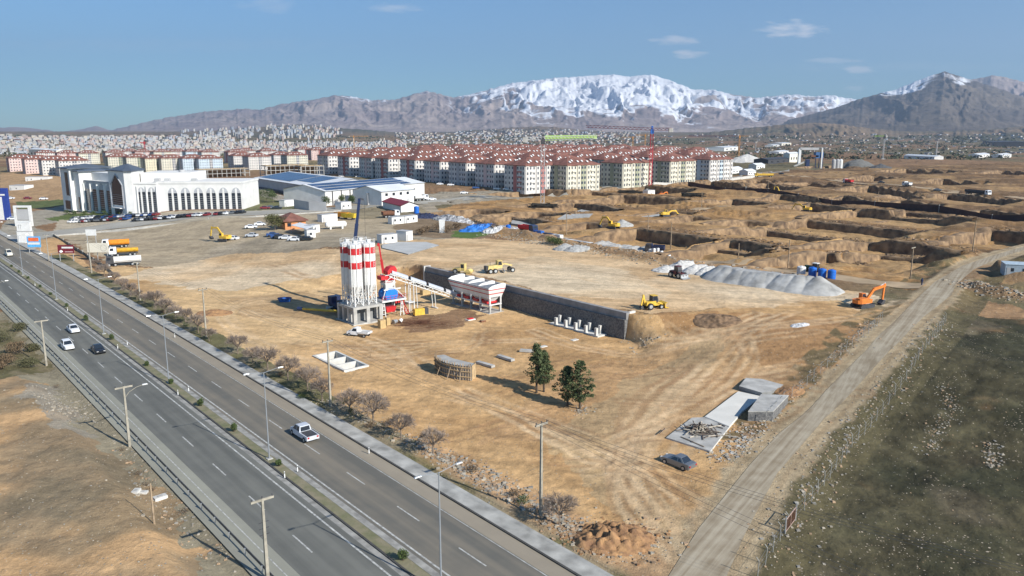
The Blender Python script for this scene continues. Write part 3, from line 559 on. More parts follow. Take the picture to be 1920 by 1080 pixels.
SOIL=M('orange_subsoil',(.42,.24,.11),.95,var=.35,scale=1.2,det=8,bump=.6,col2=(.2,.11,.06)); ROCKM=M('pale_rubble',(.48,.36,.24),.9,var=.3,scale=.8); GREEN=M('lime_banner',(.42,.66,.14),.6,var=.1); TANKW=M('white_tank',(.74,.74,.72),.4,var=.06)
RZ=math.atan2(NR[1],NR[0])
def SO(s,o,z=0): x,y=so2xy(s,o,False); return (x,y,z)
def sopx(px,py): return xy2so(*W(px,py))
# ================================================================== plants
def branch(mb,p,d,L,r,depth,rnd,spread,mi,tw):
    q=p+d*L; mb.cyl(p,q,r,max(r*.62,.011),n=5 if depth>1 else 3,cap=False,mi=mi if depth>1 else tw)
    if depth==0: return
    n=rnd.choice((4,5)) if depth>1 else 8
    for i in range(n):
        a=rnd.uniform(0,6.283); u=d.orthogonal().normalized(); u.rotate(__import__('mathutils').Quaternion(d,a))
        nd=(d+u*rnd.uniform(.45,spread)+Vector((0,0,.12))).normalized(); branch(mb,p+d*L*rnd.uniform(.55,1),nd,L*rnd.uniform(.62,.86),r*.55,depth-1,rnd,spread,mi,tw)
def bare_tree(seed,h=4.1):
    rnd=random.Random(seed); t=thing('bare_tree','','tree',(0,0,-50)); m1=MB(); m1.cyl((0,0,-.2),(0,0,h*.3),.10,.08,n=6); m1.build('trunk',BARK,t)
    m2=MB()
    for i in range(9):
        a=i*.7+rnd.uniform(-.3,.3); d=Vector((math.cos(a)*.75,math.sin(a)*.75,rnd.uniform(.55,1.1))).normalized(); branch(m2,Vector((0,0,h*.28)),d,h*.25,.055,3,rnd,1.05,0,1)
    m2.build('crown',[BARK,TWIG],t); return t
def leafcards(mb,c,rad,n,rnd,size,mi=0,flat=.8):
    for i in range(n):
        while True:
            p=Vector((rnd.uniform(-1,1),rnd.uniform(-1,1),rnd.uniform(-1,1)))
            if .25<p.length<1: break
        p=Vector(c)+Vector((p.x*rad[0],p.y*rad[1],p.z*rad[2])); u=Vector((rnd.gauss(0,1),rnd.gauss(0,1),rnd.gauss(0,flat))).normalized(); v=u.orthogonal().normalized(); v.rotate(__import__('mathutils').Quaternion(u,rnd.uniform(0,6.28))); s=size*rnd.uniform(.6,1.4)
        mb.add([p-u*s,p+v*s*.5,p+u*s,p-v*s*.5],[(0,1,2,3)],mi)
def pine(name,label,loc,trunks,h,seed,crown):
    rnd=random.Random(seed); t=thing(name,label,'tree',loc)
    for (dx,dy,hh) in trunks:
        m=MB(); p=Vector((dx,dy,-.3)); r=.2
        for k in range(8): q=Vector((dx+rnd.uniform(-.1,.1)*k/3,dy+rnd.uniform(-.1,.1)*k/3,hh*(k+1)/8)); m.cyl(p,q,r,r*.86,n=7,cap=False); p=q; r*=.86
        for k in range(26):
            z=hh*rnd.uniform(.22,.95); a=rnd.uniform(0,6.28); L=crown*(1.05-z/hh*.8)*rnd.uniform(.5,1); m.cyl((dx,dy,z),(dx+math.cos(a)*L,dy+math.sin(a)*L,z+L*.25),.045,.012,n=4,cap=False)
        m.build('trunk',PBARK,t)
    m=MB()
    for (dx,dy,hh) in trunks:
        for k in range(125):
            f=rnd.uniform(.2,1.); z=hh*f; a=rnd.uniform(0,6.28); env=crown*min(1,((1.06-f)*1.55)**.9)*(.72+.28*math.sin(a*2+seed))*(min(1,f/.38)); L=env*rnd.uniform(.35,1.)
            cx,cy=dx+math.cos(a)*L,dy+math.sin(a)*L; rr=rnd.uniform(.28,.62); leafcards(m,(cx,cy,z),(rr,rr,rr*.5),30,rnd,.15,mi=0 if rnd.random()<.55 else 1)
    m.build('crown',[NEED,NEED2],t); return t
def bush(name,label,cat,loc,r,h,mat,seed,n=500,group=None,sz=.09):
    rnd=random.Random(seed); t=thing(name,label,cat,loc,0,group); m=MB()
    for k in range(7): leafcards(m,(rnd.uniform(-.35,.35)*r,rnd.uniform(-.35,.35)*r,h*rnd.uniform(.35,.68)),(r*.62,r*.62,h*.36),n//7,rnd,sz)
    m.build('foliage',mat,t); s=MB()
    for k in range(5): a=k*1.26; s.cyl((0,0,-.1),(math.cos(a)*r*.5,math.sin(a)*r*.5,h*.6),.025,.01,n=3,cap=False)
    s.build('stem',BARK,t); return t
def gnd(px,py,dz=0): x,y=W(px,py); return (x,y,Hs(x,y)+dz)
protos=[bare_tree(3),bare_tree(8),bare_tree(15)]
used=set()
TREES=[(180,503,.9),(196,519,1.1),(215,531,.95),(229,545,1.0),(245,556,1.05),(257,563,.8),(272,570,.8),(292,578,1.25),(310,592,1.2),(330,600,1.),(348,607,1.),(372,624,1.15),(392,640,.8),(446,664,1.1),(474,681,.9),(502,694,1.25),(540,713,1.2),(577,733,1.2),(604,752,1.05),(656,778,1.15),(700,795,1.35),(752,822,1.05),(812,850,1.05),(1049,983,1.05)]
GB='bare winter trees along the pavement'
for i,(px,py,k) in enumerate(TREES):
    j=i%3; lab='bare brown winter tree in the row of bare trees along the pavement'
    if i==len(TREES)-1: lab='lone round bare tree beside the concrete pole near the rubble heap'
    elif i==len(TREES)-2: lab='last bare tree of the row, low and dense among orange rubble'
    elif i==len(TREES)-3: lab='bare tree with clear stem, second from the near end of the pavement row'
    elif i==len(TREES)-4: lab='largest round bare tree of the row, third from its near end'
    elif i==0: lab='first bare tree of the row, beside the pole under the beige billboard'
    elif i==13: lab='isolated bare tree standing on bare sand behind the verge, gap on both sides'
    if j not in used: used.add(j); o=protos[j]; o.location=gnd(px,py); o['label']=lab; o.scale=(k,k,k); o.rotation_euler.z=i
    else: o=dup(protos[j],gnd(px,py),i*1.3,lab,k)
    o['group']=GB
pine('pine_tree','taller twin-trunked dark pine tree on the bare site, the left one',gnd(1006,735),[(0,0,7.9),(1.15,.4,6.6)],8,4,2.6)
pine('pine_tree','broader pine tree with one bare lower trunk, right of the twin-trunked pine',gnd(1087,765),[(0,0,7.3),(-1.7,1.4,6.0)],7,9,3.0)
MS=[(38,500),(38+16,510),(66,522),(92,538),(113,552),(137,575),(164,602),(233,635),(272,688),(322,721),(381,762),(446,810),(523,876),(764,1050)]
for i,(px,py) in enumerate(MS):
    big=py in (762,810,1050,602,635); x,y=W(px,py); s,o=xy2so(x,y); x,y=so2xy(s,-10.8)
    lab='small green shrub in the grass strip between the carriageways'
    if py==1050: lab='rounded green shrub in the median at the bottom of the picture, nearest one'
    elif py==810: lab='round olive shrub in the median level with the leaning utility pole lamp'
    elif py==762: lab='olive shrub in the median just beyond the pair of white marker posts'
    elif py==876: lab='low green shrub beside the foot of the median lamp post next to the pickup'
    bush('median_shrub',lab,'shrub',(x,y,.12),.62 if big else .5,1.35 if big else .9,SHRUB,i,700 if py>600 else 300,'shrubs in the road median',.085)
for i,(px,py) in enumerate([(655,775),(725,795),(560,745),(520,705),(470,670),(960,925),(975,940),(880,880),(345,610),(300,585),(640,757),(690,800)]):
    bush('dry_shrub','straggly dry shrub at the foot of the pavement verge','shrub',gnd(px+6,py+2),1.,1.1,DRYSH if i%2 else SHRUB,40+i,320,'dry shrubs along the verge',.08)
for i,(px,py,r,h) in enumerate([(8,640,3.2,3.),(30,665,3.,2.6),(52,690,2.4,1.8),(12,690,2.6,2.2),(60,655,2.,1.6),(2,700,2.,1.6),(40,618,2.,1.8)]):
    bush('scrub_bush',['tall olive scrub bush at the left edge beside the road','grey green scrub bush below the tall one at the left edge','low scrub bush closest to the sandy field at the left edge'][min(i,2)] if i<3 else 'low dry scrub bush in the thicket left of the highway','bush',gnd(px,py),r,h,[M('olive_scrub',(.13,.125,.06),.9,var=.35,scale=2),DRYSH][i%2],60+i,1500,'scrub beside the highway',.11)
for i,(px,py) in enumerate([(275,905),(285,915),(260,885),(345,958),(228,840),(105,725)]):
    bush('dry_weed','wispy dry weed clump on the stony bank by the guard rail','weed',gnd(px,py),.8,.7,DRYSH,80+i,160,'dry weeds on the stony bank',.05)
# ================================================================== road furniture
gr=thing('guard_rail','long dark steel guard rail along the left edge of the highway','guard rail',(0,0,0))
m=MB(); ss=np.arange(-62,260,4.)
for a,b in zip(ss[:-1],ss[1:]):
    p=so2xy(a,-21.6);q=so2xy(b,-21.6); m.bar((*p,.66),(*q,.66),.06,.31); 
m.build('rail',M('guardrail_steel',(.13,.135,.14),.6,metal=.3,var=.2),gr)
pm=MB().box(-.06,.06,-.06,.06,-.4,.78).mesh('guard_post',STEEL)
for s in ss: x,y=so2xy(s,-21.72); o=link(bpy.data.objects.new('post',pm),gr); o.location=(x,y,0)
def lamp_post(s,label):
    x,y=so2xy(s,-10.8); t=thing('street_lamp',label,'street lamp',(x,y,.1),RZ,'double arm street lamps in the median')
    MB().cyl((0,0,0),(0,0,11.2),.10,.055,n=8).build('pole',GALV,t); MB().box(-.35,.35,-.35,.35,-.1,.14).build('base',CONC,t)
    for k in (-1,1):
        MB().cyl((0,0,11.15),(k*1.9,0,11.45),.032,.028,n=6).build('arm',GALV,t); MB().frus((min(k*1.8,k*2.5),max(k*1.8,k*2.5),-.11,.11,11.4),(min(k*1.85,k*2.4),max(k*1.85,k*2.4),-.07,.07,11.49)).build('lamp_head',STEEL,t)
for s,l in [(-3.,'tall double-arm street lamp nearest the camera, at the bottom of the picture'),(33.7,'double-arm street lamp in the median beside the silver pickup truck'),(72.7,'double-arm street lamp in the median, third from the camera'),(113,'double-arm street lamp in the median, fourth from the camera'),(156,'double-arm street lamp in the median, fifth from the camera'),(198,'double-arm street lamp in the median, sixth from the camera'),(238,'double-arm street lamp farthest along the median')]: lamp_post(s,l)
def insul(t,x,y,z): MB().lathe([(.03,z),(.07,z+.05),(.03,z+.1),(.08,z+.16),(.03,z+.24)],x,y,n=8).build('insulator',DARK,t)
def util_pole(px,py,h,label,lamp=False,arms=1,rz=None,wood=False,grp='concrete utility poles',th=.16,z=None,xy=None,cross=1.05):
    x,y=xy or W(px,py); t=thing('utility_pole',label,'utility pole',(x,y,Hs(x,y)-.1),RZ if rz is None else rz,grp)
    MB().frus((-th,th,-th,th,-.3),(-th*.6,th*.6,-th*.6,th*.6,h)).build('pole',POLEM if not wood else WOOD,t)
    if arms:
        MB().bar((-cross,0,h-.15),(cross,0,h-.15),.14,.2).build('crossarm',POLEM,t)
        for k in (-cross+.1,0,cross-.1): insul(t,k,0,h-.05)
    if lamp:
        m=MB(); pts=[(0,0,h-1.6),(.6,.0,h-.9),(1.5,0,h-.45),(2.3,0,h-.3)]
        for a,b in zip(pts[:-1],pts[1:]): m.cyl(a,b,.035,n=5)
        m.build('lamp_arm',POLEM,t); MB().frus((2.2,2.9,-.13,.13,h-.33),(2.25,2.8,-.09,.09,h-.2)).build('lamp_head',LAMPW,t)
        for k in (2.2,2.7,3.2): MB().bar((-.35,0,h-k),(.35,0,h-k),.04).build('bracket',DARK,t)
    return t
gl=lambda s,o: so2xy(s,o)
util_pole(243,835,8.3,'concrete pole with crossarm and lamp arm beside the guard rail, second from the near end',True)
util_pole(87,682,8.3,'concrete pole with crossarm beside the guard rail above the scrub',False)
x,y=W(243,835); x1,y1=W(87,682)
p2=(x+(x-x1)*.86,y+(y-y1)*.86)
t=util_pole(0,0,8.3,'nearest concrete pole with crossarm, at the bottom edge left of the road',False,xy=p2)
for k in (2.3,2.9,3.5): MB().bar((-.45,0,8.3-k),(.45,0,8.3-k),.05).build('bracket',DARK,t)
p3=(x1+(x1-x)*1.0,y1+(y1-y)*1.0); util_pole(0,0,8.3,'concrete pole with white lamp head at the left edge of the picture',True,xy=p3)
util_pole(290,990,4.6,'thin dark wooden pole standing alone in the sandy field',arms=0,wood=True,th=.09,grp=None)
RP=[(1014,965,10.6,'nearest concrete electricity pole, between the bare trees and the pines'),(620,762,10.2,'concrete electricity pole beside the sunken concrete basins'),(387,632,9.8,'concrete electricity pole in front of the blue skip and earth mound'),(263,563,9.5,'concrete electricity pole just right of the parked white dump truck'),(172,512,9.5,'concrete electricity pole holding wires beside the beige billboard'),(92,490,8.5,'concrete electricity pole between the blue road sign and the maroon sign')]
RPT=[]
for a in RP: RPT.append(util_pole(a[0],a[1],a[2],a[3],th=.15,grp='electricity poles along the pavement',rz=RZ,cross=.85))
# wires
def wire(pts,label,sag=.5,r=.018,grp=None):
    m=MB()
    for p,q in zip(pts[:-1],pts[1:]):
        p=Vector(p);q=Vector(q); n=8; L=[]
        for i in range(n+1): t=i/n; v=p.lerp(q,t); v.z-=sag*4*t*(1-t); L.append(v)
        for a,b in zip(L[:-1],L[1:]): m.cyl(a,b,r,n=3,cap=False)
    return tag(m.build('power_line',DARK),label,'wire',grp)
for k,nm in ((-.75,'road side'),(0,'middle'),(.75,'site side')):
    pts=[]
    for t,a in zip(RPT,RP):
        x,y,z=t.location; pts.append((x+math.cos(RZ)*k,y+math.sin(RZ)*k,z+a[2]+.15))
    e=W(1850,1180); pts=[(pts[0][0]+55*-D[0],pts[0][1]+55*-D[1],pts[0][2]-1)]+pts
    wire(pts,f'thin {nm} wire strung between the electricity poles along the pavement',.9,.014,'wires along the pavement poles')
    x,y,z=RPT[0].location; q=(46+k*.4,44+k*.5,9.5); wire([(x+math.cos(RZ)*k,y+math.sin(RZ)*k,z+10.7),q],f'thin {nm} wire running from the nearest electricity pole over the dirt road',1.2,.016,'wires crossing the dirt road')
pp=[p3,(x1,y1),(x,y),p2]
# ================================================================== vehicles
def wheel_mesh(r,w): return MB().lathe([(r*.55,-w/2),(r,-w/2+.02),(r,w/2-.02),(r*.55,w/2)],n=14)
def add_wheel(t,x,y,r=.33,w=.22,tr=True):
    m=MB(); n=14
    m.cyl((x,y-w/2,r),(x,y+w/2,r),r,n=n,mi=0); s=1 if y>0 else -1; m.cyl((x,y+s*w/2,r),(x,y+s*(w/2+.02),r),r*.58,n=10,mi=1); m.build('wheel',[BLK,STEEL],t)
def loft(mb,secs,mi=0):
    """secs: list of (x, halfwidth bottom, halfwidth top, z bottom, z top); closed hull of box sections"""
    vs=[]
    for (x,wb,wt,zb,zt) in secs: vs+=[(x,-wb,zb),(x,wb,zb),(x,wt,zt),(x,-wt,zt)]
    fs=[]
    for k in range(len(secs)-1):
        a=4*k; b=a+4; fs+=[(a+j,a+(j+1)%4,b+(j+1)%4,b+j) for j in range(4)]
    fs+=[(3,2,1,0),tuple(4*(len(secs)-1)+j for j in range(4))]; return mb.add(vs,fs,mi)
def car(label,loc,rz,paint,kind='sedan',group=None,name=None,cat=None,parts=True,L=4.5,Wd=1.78,Hh=1.45):
    """front towards +x"""
    h=L/2; w=Wd/2
    if kind=='pickup': name=name or 'pickup_truck'; cat=cat or 'pickup'
    t=thing(name or 'car',label,cat or 'car',loc,rz,group); b=MB(); g=[]
    zb=.28; zs=Hh*.60
    if kind in('sedan','hatch'):
        loft(b,[(-h,w*.86,w*.8,zb+.1,zs*.92),(-h+.15,w*.97,w*.88,zb,zs*1.02),(-h+.9,w,w*.92,zb,zs*1.05),(h-1.35,w,w*.92,zb,zs*1.0),(h-.35,w*.95,w*.84,zb,zs*.86),(h,w*.8,w*.7,zb+.08,zs*.68)])
        rb=-h+(.75 if kind=='sedan' else .12); rt=-h+(1.35 if kind=='sedan' else .55); ft=h-2.05; fb=h-1.3
        cab=[(rb,zs*.98),(rt,Hh-.03),((rt+ft)/2,Hh),(ft,Hh-.05),(fb,zs*.98)]
        yb,yt=w*.90,w*.68
        def yz(z): return yb+(yt-yb)*(z-zs)/(Hh-zs)
        vs=[(x,-yz(z),z) for x,z in cab]+[(x,yz(z),z) for x,z in cab]; n=5
        b.add(vs,[(0,1,6,5),(1,2,7,6),(2,3,8,7),(3,4,9,8),(4,3,2,1,0),(5,6,7,8,9)])
        if kind=='hatch': pass
        def pane(name,pts): MB().add(pts,[tuple(range(len(pts)))]).build(name,GLS,t)
        e=.012
        def lerp(a,b_,k): return tuple(a[i]+(b_[i]-a[i])*k for i in range(3))
        A,B,C_,D_=vs[4],vs[3],vs[8],vs[9]
        def quadpane(nm,A,B,C_,D_,off,i0=.10):
            c=[sum(v[k] for v in (A,B,C_,D_))/4 for k in range(3)]; P=[tuple(c[k]+(v[k]-c[k])*(1-i0)+off[k] for k in range(3)) for v in (A,B,C_,D_)]; pane(nm,P)
        quadpane('windscreen',A,B,C_,D_,(e*1.2,0,e*1.2)); quadpane('rear_window',vs[0],vs[1],vs[6],vs[5],(-e*1.2,0,e*1.2))
        mid=(rt+ft)/2-.1
        for sgn,k in ((-1,0),(1,5)):
            for (xa,xb,xc,xd) in ((rb+.35,mid-.05,mid-.05,rt+.12),(mid+.05,fb-.32,ft-.05,mid+.05)):
                z0,z1=zs*1.08,Hh-.13; pane('side_window',[(xa,sgn*(yz(z0)+e),z0),(xb,sgn*(yz(z0)+e),z0),(xc,sgn*(yz(z1)+e),z1),(xd,sgn*(yz(z1)+e),z1)])
    else: # pickup
        loft(b,[(-h,w*.95,w*.95,zb+.15,Hh*.56),(-.35,w,w*.96,zb+.12,Hh*.56)])
        loft(b,[(-.35,w,w*.93,zb+.1,Hh*.58),(h-1.3,w,w*.93,zb+.1,Hh*.60),(h-.3,w*.96,w*.85,zb+.1,Hh*.54),(h,w*.85,w*.75,zb+.15,Hh*.46)])
        zs=Hh*.58; cab=[(-.45,zs),(-.30,Hh-.03),(.5,Hh),(1.0,Hh-.06),(1.75,zs)]; yb,yt=w*.92,w*.74
        def yz(z): return yb+(yt-yb)*(z-zs)/(Hh-zs)
        vs=[(x,-yz(z),z) for x,z in cab]+[(x,yz(z),z) for x,z in cab]; b.add(vs,[(0,1,6,5),(1,2,7,6),(2,3,8,7),(3,4,9,8),(4,3,2,1,0),(5,6,7,8,9)])
        def pane(name,pts): MB().add(pts,[tuple(range(len(pts)))]).build(name,GLS,t)
        z0,z1=zs*1.05,Hh-.12; e=.015
        pane('rear_window',[(-.46-e,-w*.72,z0),(-.46-e,w*.72,z0),(-.36-e,w*.66,z1),(-.36-e,-w*.66,z1)])
        pane('windscreen',[(1.68+e,-w*.78,z0),(1.68+e,w*.78,z0),(1.1+e,w*.66,z1),(1.1+e,-w*.66,z1)])
        for sgn in (-1,1):
            for xa,xb,xc,xd in ((-.3,.45,.45,-.2),(.55,1.5,1.0,.55)): pane('side_window',[(xa,sgn*(yz(z0)+e),z0),(xb,sgn*(yz(z0)+e),z0),(xc,sgn*(yz(z1)+e),z1),(xd,sgn*(yz(z1)+e),z1)])
        MB().box(-h+.08,-.52,-w*.8,w*.8,Hh*.56,Hh*.563).build('load_bed',DARK,t)
    b.build('body',paint,t)
    for sx in (h-.85,-h+.85):
        for sy in (-1,1): add_wheel(t,sx,sy*(w-.1),.36 if kind=='pickup' else .32)
    for sy in (-1,1):
        MB().box(h-.14,h-.02,sy*w*.62-.16,sy*w*.62+.16,zs*.62,zs*.78).build('headlight',LAMPW,t); MB().box(-h-.02,-h+.1,sy*w*.70-.13,sy*w*.70+.13,zs*.68,zs*.9).build('tail_light',TAIL,t)
    return t
def onroad(px,py,off): x,y=W(px,py); s,o=xy2so(x,y); x,y=so2xy(s,off); return (x,y,.05)
AWAY=AZD; NEAR_=AZD+math.pi
car('white saloon in the fast lane coming towards the camera, behind the black car',onroad(139,622,-14.9),NEAR_,CARW,group='cars on the highway')
car('white hatchback in the slow lane of the near carriageway',onroad(130,653,-18.6),NEAR_,CARW,'hatch',group='cars on the highway',Hh=1.55)
car('shiny black saloon in the fast lane nearest the camera',onroad(188,660,-14.9),NEAR_,CARB,group='cars on the highway')
car('silver double cab pickup driving away on the far carriageway',onroad(578,818,-4.3),AWAY,SILVER,'pickup',L=5.3,Wd=1.85,Hh=1.75)
car('white saloon at the far end of the road by the left edge',onroad(12,456,-8),NEAR_,CARW,group='cars on the highway')
car('cream van on the road at the left edge near the median lamp',onroad(12,480,-7.2),NEAR_,CREAM,'hatch',name='van',cat='van',L=5,Hh=2.,group='cars on the highway')
car('grey saloon parked alone on the bare soil near the timber pile',gnd(1271,871),math.atan2(W(1250,855)[1]-W(1295,872)[1],W(1250,855)[0]-W(1295,872)[0]),GREYC,L=4.4,Hh=1.42)
def flatbed(label,loc,rz):
    t=thing('pickup_truck',label,'pickup',loc,rz); b=MB(); loft(b,[(-.1,.85,.82,.4,1.05),(1.3,.85,.82,.4,1.08),(2.3,.82,.74,.4,.95),(2.5,.7,.62,.45,.8)])
    cab=[(-.1,1.05),(-.05,1.75),(.6,1.8),(.95,1.74),(1.5,1.05)]; vs=[(x,-.8+(z-1.05)*.18,z) for x,z in cab]+[(x,.8-(z-1.05)*.18,z) for x,z in cab]; b.add(vs,[(0,1,6,5),(1,2,7,6),(2,3,8,7),(3,4,9,8),(4,3,2,1,0),(5,6,7,8,9)]); b.build('body',CARW,t)
    m=MB(); m.box(-2.6,-.2,-.9,.9,.75,.86); m.build('load_bed',GREYW,t)
    for a in ((-2.6,-2.54,-.9,.9),(-2.6,-.2,-.9,-.85),(-2.6,-.2,.85,.9)): MB().box(*a,.86,1.15).build('side_board',TANKW,t)
    MB().add([(1.43,-.66,1.12),(1.43,.66,1.12),(1.02,.6,1.66),(1.02,-.6,1.66)],[(0,1,2,3)]).build('windscreen',GLS,t)
    for sg in (-1,1): MB().add([(0,sg*.80,1.12),(1.2,sg*.80,1.12),(.85,sg*.7,1.66),(.05,sg*.7,1.66)],[(0,1,2,3)]).build('side_window',GLS,t)
    for sx in (1.75,-1.7):
        for sy in (-1,1): add_wheel(t,sx,sy*.78,.34)
    return t
flatbed('white single cab flatbed pickup parked in front of the silo base',gnd(673,629),head((690,626),(655,622)))
def dumper(label,loc,rz,paint,cabp=CARW,group='parked dump trucks',round_=False,L=8.5,name='dump_truck',cat='truck'):
    """front +x"""
    t=thing(name,label,cat,loc,rz,group); h=L/2
    MB().box(-h,h-.3,-.5,.5,.7,1.0).build('chassis',DARK,t)
    c=MB(); c.prism([(h-2.2,.9),(h,.9),(h,1.9),(h-.25,3.0),(h-2.2,3.1)],-1.2,1.2); c.build('cab',cabp,t)
    MB().add([(h+.01,-1.05,1.95),(h+.01,1.05,1.95),(h-.22,1.0,2.85),(h-.22,-1.0,2.85)],[(0,1,2,3)]).build('windscreen',GLS,t)
    for sg in (-1,1): MB().add([(h-1.4,sg*1.21,1.95),(h-.3,sg*1.21,1.95),(h-.45,sg*1.21,2.8),(h-1.4,sg*1.21,2.8)],[(0,1,2,3)]).build('side_window',GLS,t)
    b=MB(); x0,x1=-h-.2,h-2.4
    if round_:
        n=9; pr=[(1.25*math.cos(math.pi+math.pi*k/n),2.35+1.2*math.sin(math.pi+math.pi*k/n)) for k in range(n+1)]+[(1.1,2.55),(-1.1,2.55)]; b.prism(pr,x0,x1,'x')
    else:
        b.prism([(-.9,1.15),(.9,1.15),(1.25,1.7),(1.25,2.7),(1.12,2.7),(1.12,1.7),(.8,1.3),(-.8,1.3),(-1.12,1.7),(-1.12,2.7),(-1.25,2.7),(-1.25,1.7)],x0,x1,'x')
        b.add([(x0,-1.12,1.3),(x0,1.12,1.3),(x0,1.12,2.5),(x0,-1.12,2.5)],[(0,1,2,3)]); b.prism([(x1,1.2),(x1+.12,1.2),(x1+.3,2.95),(x1+.18,2.95)],-1.25,1.25)
        for k in range(6): X=x0+.5+k*(x1-x0-1)/5; b.box(X-.05,X+.05,-1.31,-1.25,1.7,2.65); b.box(X-.05,X+.05,1.25,1.31,1.7,2.65)
    b.build('tipper_body',paint,t)
    for sx in (h-.9,h-2.6,-h+2.3,-h+.95):
        for sy in (-1,1): add_wheel(t,sx,sy*1.02,.5,.34)
    return t
hd=head((250,470),(200,473))
dumper('orange dump truck with white cab, rearmost of the three parked trucks',gnd(217,462),hd,M('orange_tipper',(.75,.27,.02),.5))
dumper('golden yellow rounded dump truck with white cab, middle of the three parked trucks',gnd(232,478),hd,M('gold_tipper',(.68,.38,.03),.5),round_=True)
dumper('white walled dump truck with dark cab, nearest of the three parked trucks',gnd(232,497),hd,WHITE,DARK,L=9.5)
def excavator(label,loc,rz,swing,paint,boom=((0,1.2),(2.6,4.2),(6.0,4.6)),stick=(6.9,1.3),k=1.,group='excavators'):
    """undercarriage along x; swing relative"""
    t=thing('excavator',label,'excavator',loc,rz,group); t.scale=(k,k,k)
    for sg in (-1,1):
        MB().prism([(-2.1,.15),(-1.8,0),(1.8,0),(2.1,.15),(2.2,.5),(1.9,.85),(-1.9,.85),(-2.2,.5)],sg*1.3-.28,sg*1.3+.28).build('track',DARK,t)
    cs,sn=math.cos(swing),math.sin(swing)
    def rot(m): m.v=[(x*cs-y*sn,x*sn+y*cs,z) for x,y,z in m.v]; return m
    rot(MB().box(-.5,.5,-.5,.5,.8,1.1)).build('turntable',DARK,t)
    u=MB(); u.prism([(1.5,-1.35),(1.5,1.35),(-1.9,1.35),(-2.6,.8),(-2.6,-.8),(-1.9,-1.35)],1.1,1.95,'z'); u.prism([(.2,-1.3),(.2,.2),(-2.0,.2),(-2.3,-1.0),(-1.9,-1.3)],1.95,2.3,'z'); rot(u).build('upper_body',paint,t)
    c=MB(); c.prism([(.1,1.95),(1.55,1.95),(1.6,2.2),(1.3,3.05),(.1,3.1)],.42,1.32); rot(c).build('cab',paint,t)
    g=MB()
    for y in (.41,1.33): g.add([(.2,y,2.15),(1.45,y,2.15),(1.22,y,2.95),(.2,y,2.95)],[(0,1,2,3)])
    g.add([(1.62,.5,2.15),(1.62,1.25,2.15),(1.34,1.2,3.0),(1.34,.55,3.0)],[(0,1,2,3)]); rot(g).build('cab_glass',GLS,t)
    m=MB(); p=[(.9+a,-.1,z+.5) for a,z in boom]
    for a,b in zip(p[:-1],p[1:]): m.bar(a,b,.42,.62)
    rot(m).build('boom',paint,t)
    e=p[-1]; s_=(stick[0]+.9,-.1,stick[1]); m=MB(); m.bar((e[0]-.3,-.1,e[2]+.5),s_,.32,.42); rot(m).build('stick',paint,t)
    m=MB(); m.cyl((1.6,-.1,1.6),((p[0][0]+p[1][0])/2+.5,-.1,(p[0][2]+p[1][2])/2+.2),.09,n=6); m.cyl(((p[1][0]+p[2][0])/2,-.1,p[1][2]+.5),(e[0],-.1,e[2]+.6),.08,n=6); rot(m).build('hydraulic_ram',STEEL,t)
    m=MB(); x,z=s_[0],s_[2]; m.prism([(x-.2,z+.1),(x+.35,z),(x+.1,z-.9),(x-.6,z-1.1),(x-1.1,z-.7),(x-.75,z-.45)],-.7,.5); rot(m).build('bucket',DARK,t); return t
excavator('orange crawler excavator with raised arched boom beside the pale gravel heap',gnd(1617,575),head((1600,578),(1632,574)),R(3),ORG,((0,1.0),(2.3,3.4),(6.2,4.0)),(5.6,1.1),.88)
excavator('yellow excavator with bucket resting left, parked in the grey truck lot',gnd(422,452),head((432,452),(392,452)),R(0),YEL,((0,1.2),(2.6,4.2),(5.6,4.1)),(6.2,1.4),.95)
excavator('yellow excavator digging left beside a pale spoil heap in the excavation',gnd(1150,430),head((1160,430),(1125,426)),0,YEL,((0,1.2),(2.4,3.6),(4.6,3.4)),(6.0,.9),.95)
excavator('yellow excavator standing on the grey slab in the excavation',gnd(1247,408),head((1240,408),(1262,407)),0,YEL,((0,1.0),(2.4,2.2),(4.6,2.0)),(6.0,.9),.9)
excavator('yellow excavator with dark bucket above the long trench',gnd(1512,392),head((1530,392),(1500,390)),0,YEL,((0,1.),(2.5,3.),(5,3.)),(6.5,.9),.9)
excavator('small yellow excavator half hidden at the left end of the dark trench rows',gnd(1463,364),head((1470,364),(1455,362)),0,YEL,k=.9)
excavator('orange excavator parked beside the white cabin near the red crane',gnd(1240,360),head((1230,360),(1250,359)),0,ORG,((0,1.),(2.5,2.4),(4,2.2)),(5,.9),.9)
